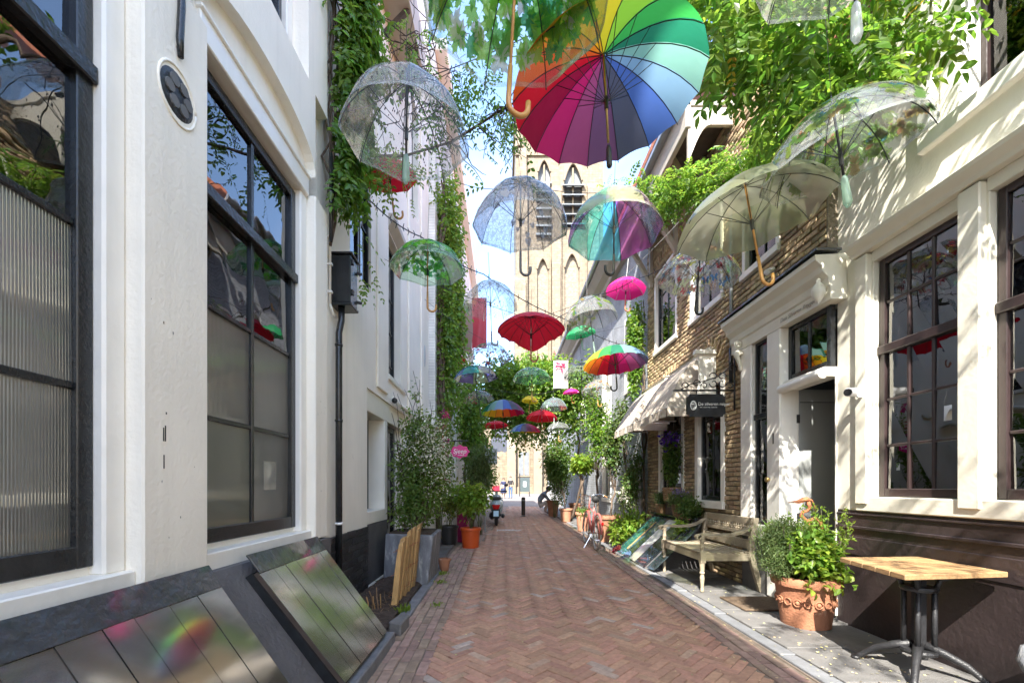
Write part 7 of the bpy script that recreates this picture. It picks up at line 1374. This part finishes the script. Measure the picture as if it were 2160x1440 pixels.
# ------------------------------------------------------------------ people
def person(name, joints, edges, radii, mats, zsplit, label, hairm, head, group=None, bag=None):
    me = bpy.data.meshes.new('body'); me.from_pydata(joints, edges, []); o = bpy.data.objects.new('tmp', me); sc.collection.objects.link(o)
    md = o.modifiers.new('s', 'SKIN'); md.use_smooth_shade = True
    for v, r in zip(me.skin_vertices[0].data, radii): v.radius = (r, r*.85)
    me.skin_vertices[0].data[0].use_root = True; o.modifiers.new('u', 'SUBSURF').levels = 2; o.modifiers['u'].render_levels = 2
    bpy.context.view_layer.update(); ev = o.evaluated_get(bpy.context.evaluated_depsgraph_get()); m2 = bpy.data.meshes.new_from_object(ev); bpy.data.objects.remove(o)
    m2.materials.clear()
    for m in mats: m2.materials.append(m)
    for p in m2.polygons: p.material_index = zsplit(p.center); p.use_smooth = True
    t = thing(name, (joints[0][0], joints[0][1], min(j[2] for j in joints)), label, 'person', group); link('body', m2, t)
    hx, hy, hz, hr0 = head; ell('hair', (hx, hy+.0, hz+.03), (hr0*1.05, hr0*1.12, hr0*1.02), hairm, t, 14)
    for s in (-1, 1): pass
    return t
skin = mat('skin', (.45,.27,.19), .5, .05, 6); navy = mat('navy_cloth', (.02,.03,.09), .8, .1, 9); blackc = mat('black_cloth', (.02,.02,.025), .8, .1, 9); denim = mat('blue_denim', (.06,.12,.24), .8, .1, 12); greyc = mat('grey_blue_shirt', (.20,.22,.26), .8, .1, 9); beige = mat('pale_trousers', (.55,.45,.42), .8, .1, 9); hb_ = mat('brown_hair', (.07,.04,.025), .6, .2, 30); hg = mat('short_dark_hair', (.05,.04,.035), .6, .2, 30); shoe = mat('dark_shoes', (.04,.035,.03), .5, .1, 8)
def stand(x, y, g, hgt, dress=False, face=0):
    s = hgt/1.75; J = [(0,0,.95),(0,0,1.2),(0,0,1.42),(0,-.01,1.52),(0,-.02,1.62),(0,-.02,1.72), (-.1,0,.88),(-.11,-.02,.5),(-.11,.02,.1),(-.11,-.12,.04),(.1,0,.88),(.11,-.02,.5),(.11,.02,.1),(.11,-.12,.04), (-.2,0,1.42),(-.26,.02,1.15),(-.18,-.16,1.02),(-.12,-.24,1.05),(.2,0,1.42),(.26,.02,1.15),(.18,-.16,1.02),(.12,-.24,1.05)]
    c, q = math.cos(face), math.sin(face); J = [(x+(a*c-b_*q)*s, y+(a*q+b_*c)*s, g+z*s) for a, b_, z in J]
    E = [(0,1),(1,2),(2,3),(3,4),(4,5),(0,6),(6,7),(7,8),(8,9),(0,10),(10,11),(11,12),(12,13),(2,14),(14,15),(15,16),(16,17),(2,18),(18,19),(19,20),(20,21)]
    Rr = [.15,.13,.15,.055,.10,.085,.10,.07,.045,.04,.10,.07,.045,.04,.06,.048,.038,.03,.06,.048,.038,.03]; return J, E, [r*s for r in Rr]
g = .33; p1 = at(1062, 1050, 35); p2 = at(1077, 1050, 35)
J, E, Rr = stand(p1.x, 35, g, 1.66, face=.4); t = person('person', J, E, Rr, [navy, skin, shoe], lambda c: 2 if c.z < g+.1 else 1 if (c.z < g+.45 or c.z > g+1.40) else 0, 'person in a long navy dress with a shoulder bag standing on the square', hb_, (p1.x, 35.02, g+1.58, .10))
b = MB(); b.lathe([(.17, 1.0), (.21, .75), (.27, .45), (.25, .44), (.18, .7)], (p1.x, 35, g), 16); b.build('skirt', navy, t, smooth=True)
b = MB(); b.box(p1.x-.22, p1.x+.05, 34.78, 34.9, g+.85, g+1.12); b.build('bag', mat('tan_bag', (.5,.36,.24), .6, .1, 6), t, bevel=.03)
J, E, Rr = stand(p2.x, 35, g, 1.78, face=-.5); person('person', J, E, Rr, [blackc, skin, denim, shoe], lambda c: 3 if c.z < g+.1 else 2 if c.z < g+.95 else 1 if (c.z > g+1.50 or (c.z < g+1.13 and c.y < 34.9)) else 0, 'person in black shirt and blue jeans standing on the square, taller of the two', hg, (p2.x, 35.02, g+1.72, .095))
cp_ = at(1146, 1070, 17.5); x, y, g = cp_.x, 17.5, gz(17.5)
J = [(-.22,0,.32),(-.14,.0,.52),(.02,0,.72),(.10,-.01,.80),(.17,-.02,.85),(.24,-.02,.90), (-.12,-.12,.30),(.20,-.15,.48),(.05,-.14,.12),(.20,-.14,.04),(-.12,.12,.30),(.20,.15,.48),(.05,.14,.12),(.20,.14,.04), (.04,-.2,.70),(.20,-.22,.50),(.42,-.12,.34),(.50,-.10,.26),(.04,.2,.70),(.20,.22,.50),(.42,.12,.34),(.50,.10,.26)]
J = [(x+a*1.15, y+b_*1.15, g+c*1.15) for a, b_, c in J]; E = stand(0, 0, 0, 1.75)[1]
person('person', J, E, [.16,.14,.15,.06,.10,.09,.11,.075,.055,.045,.11,.075,.055,.045,.06,.05,.038,.03,.06,.05,.038,.03], [greyc, skin, beige, shoe], lambda c: 3 if c.z < g+.09 else 1 if (c.x > x+.14 and c.z > g+.80) or (c.x > x+.30 and c.z < g+.5) else 0 if c.z > g+.52 or (c.x > x+.15 and abs(c.y-y) > .19) else 2, 'person in grey shirt and pale trousers crouching at the right kerb over the pots', hb_, (x+.22, y, g+1.02, .115))
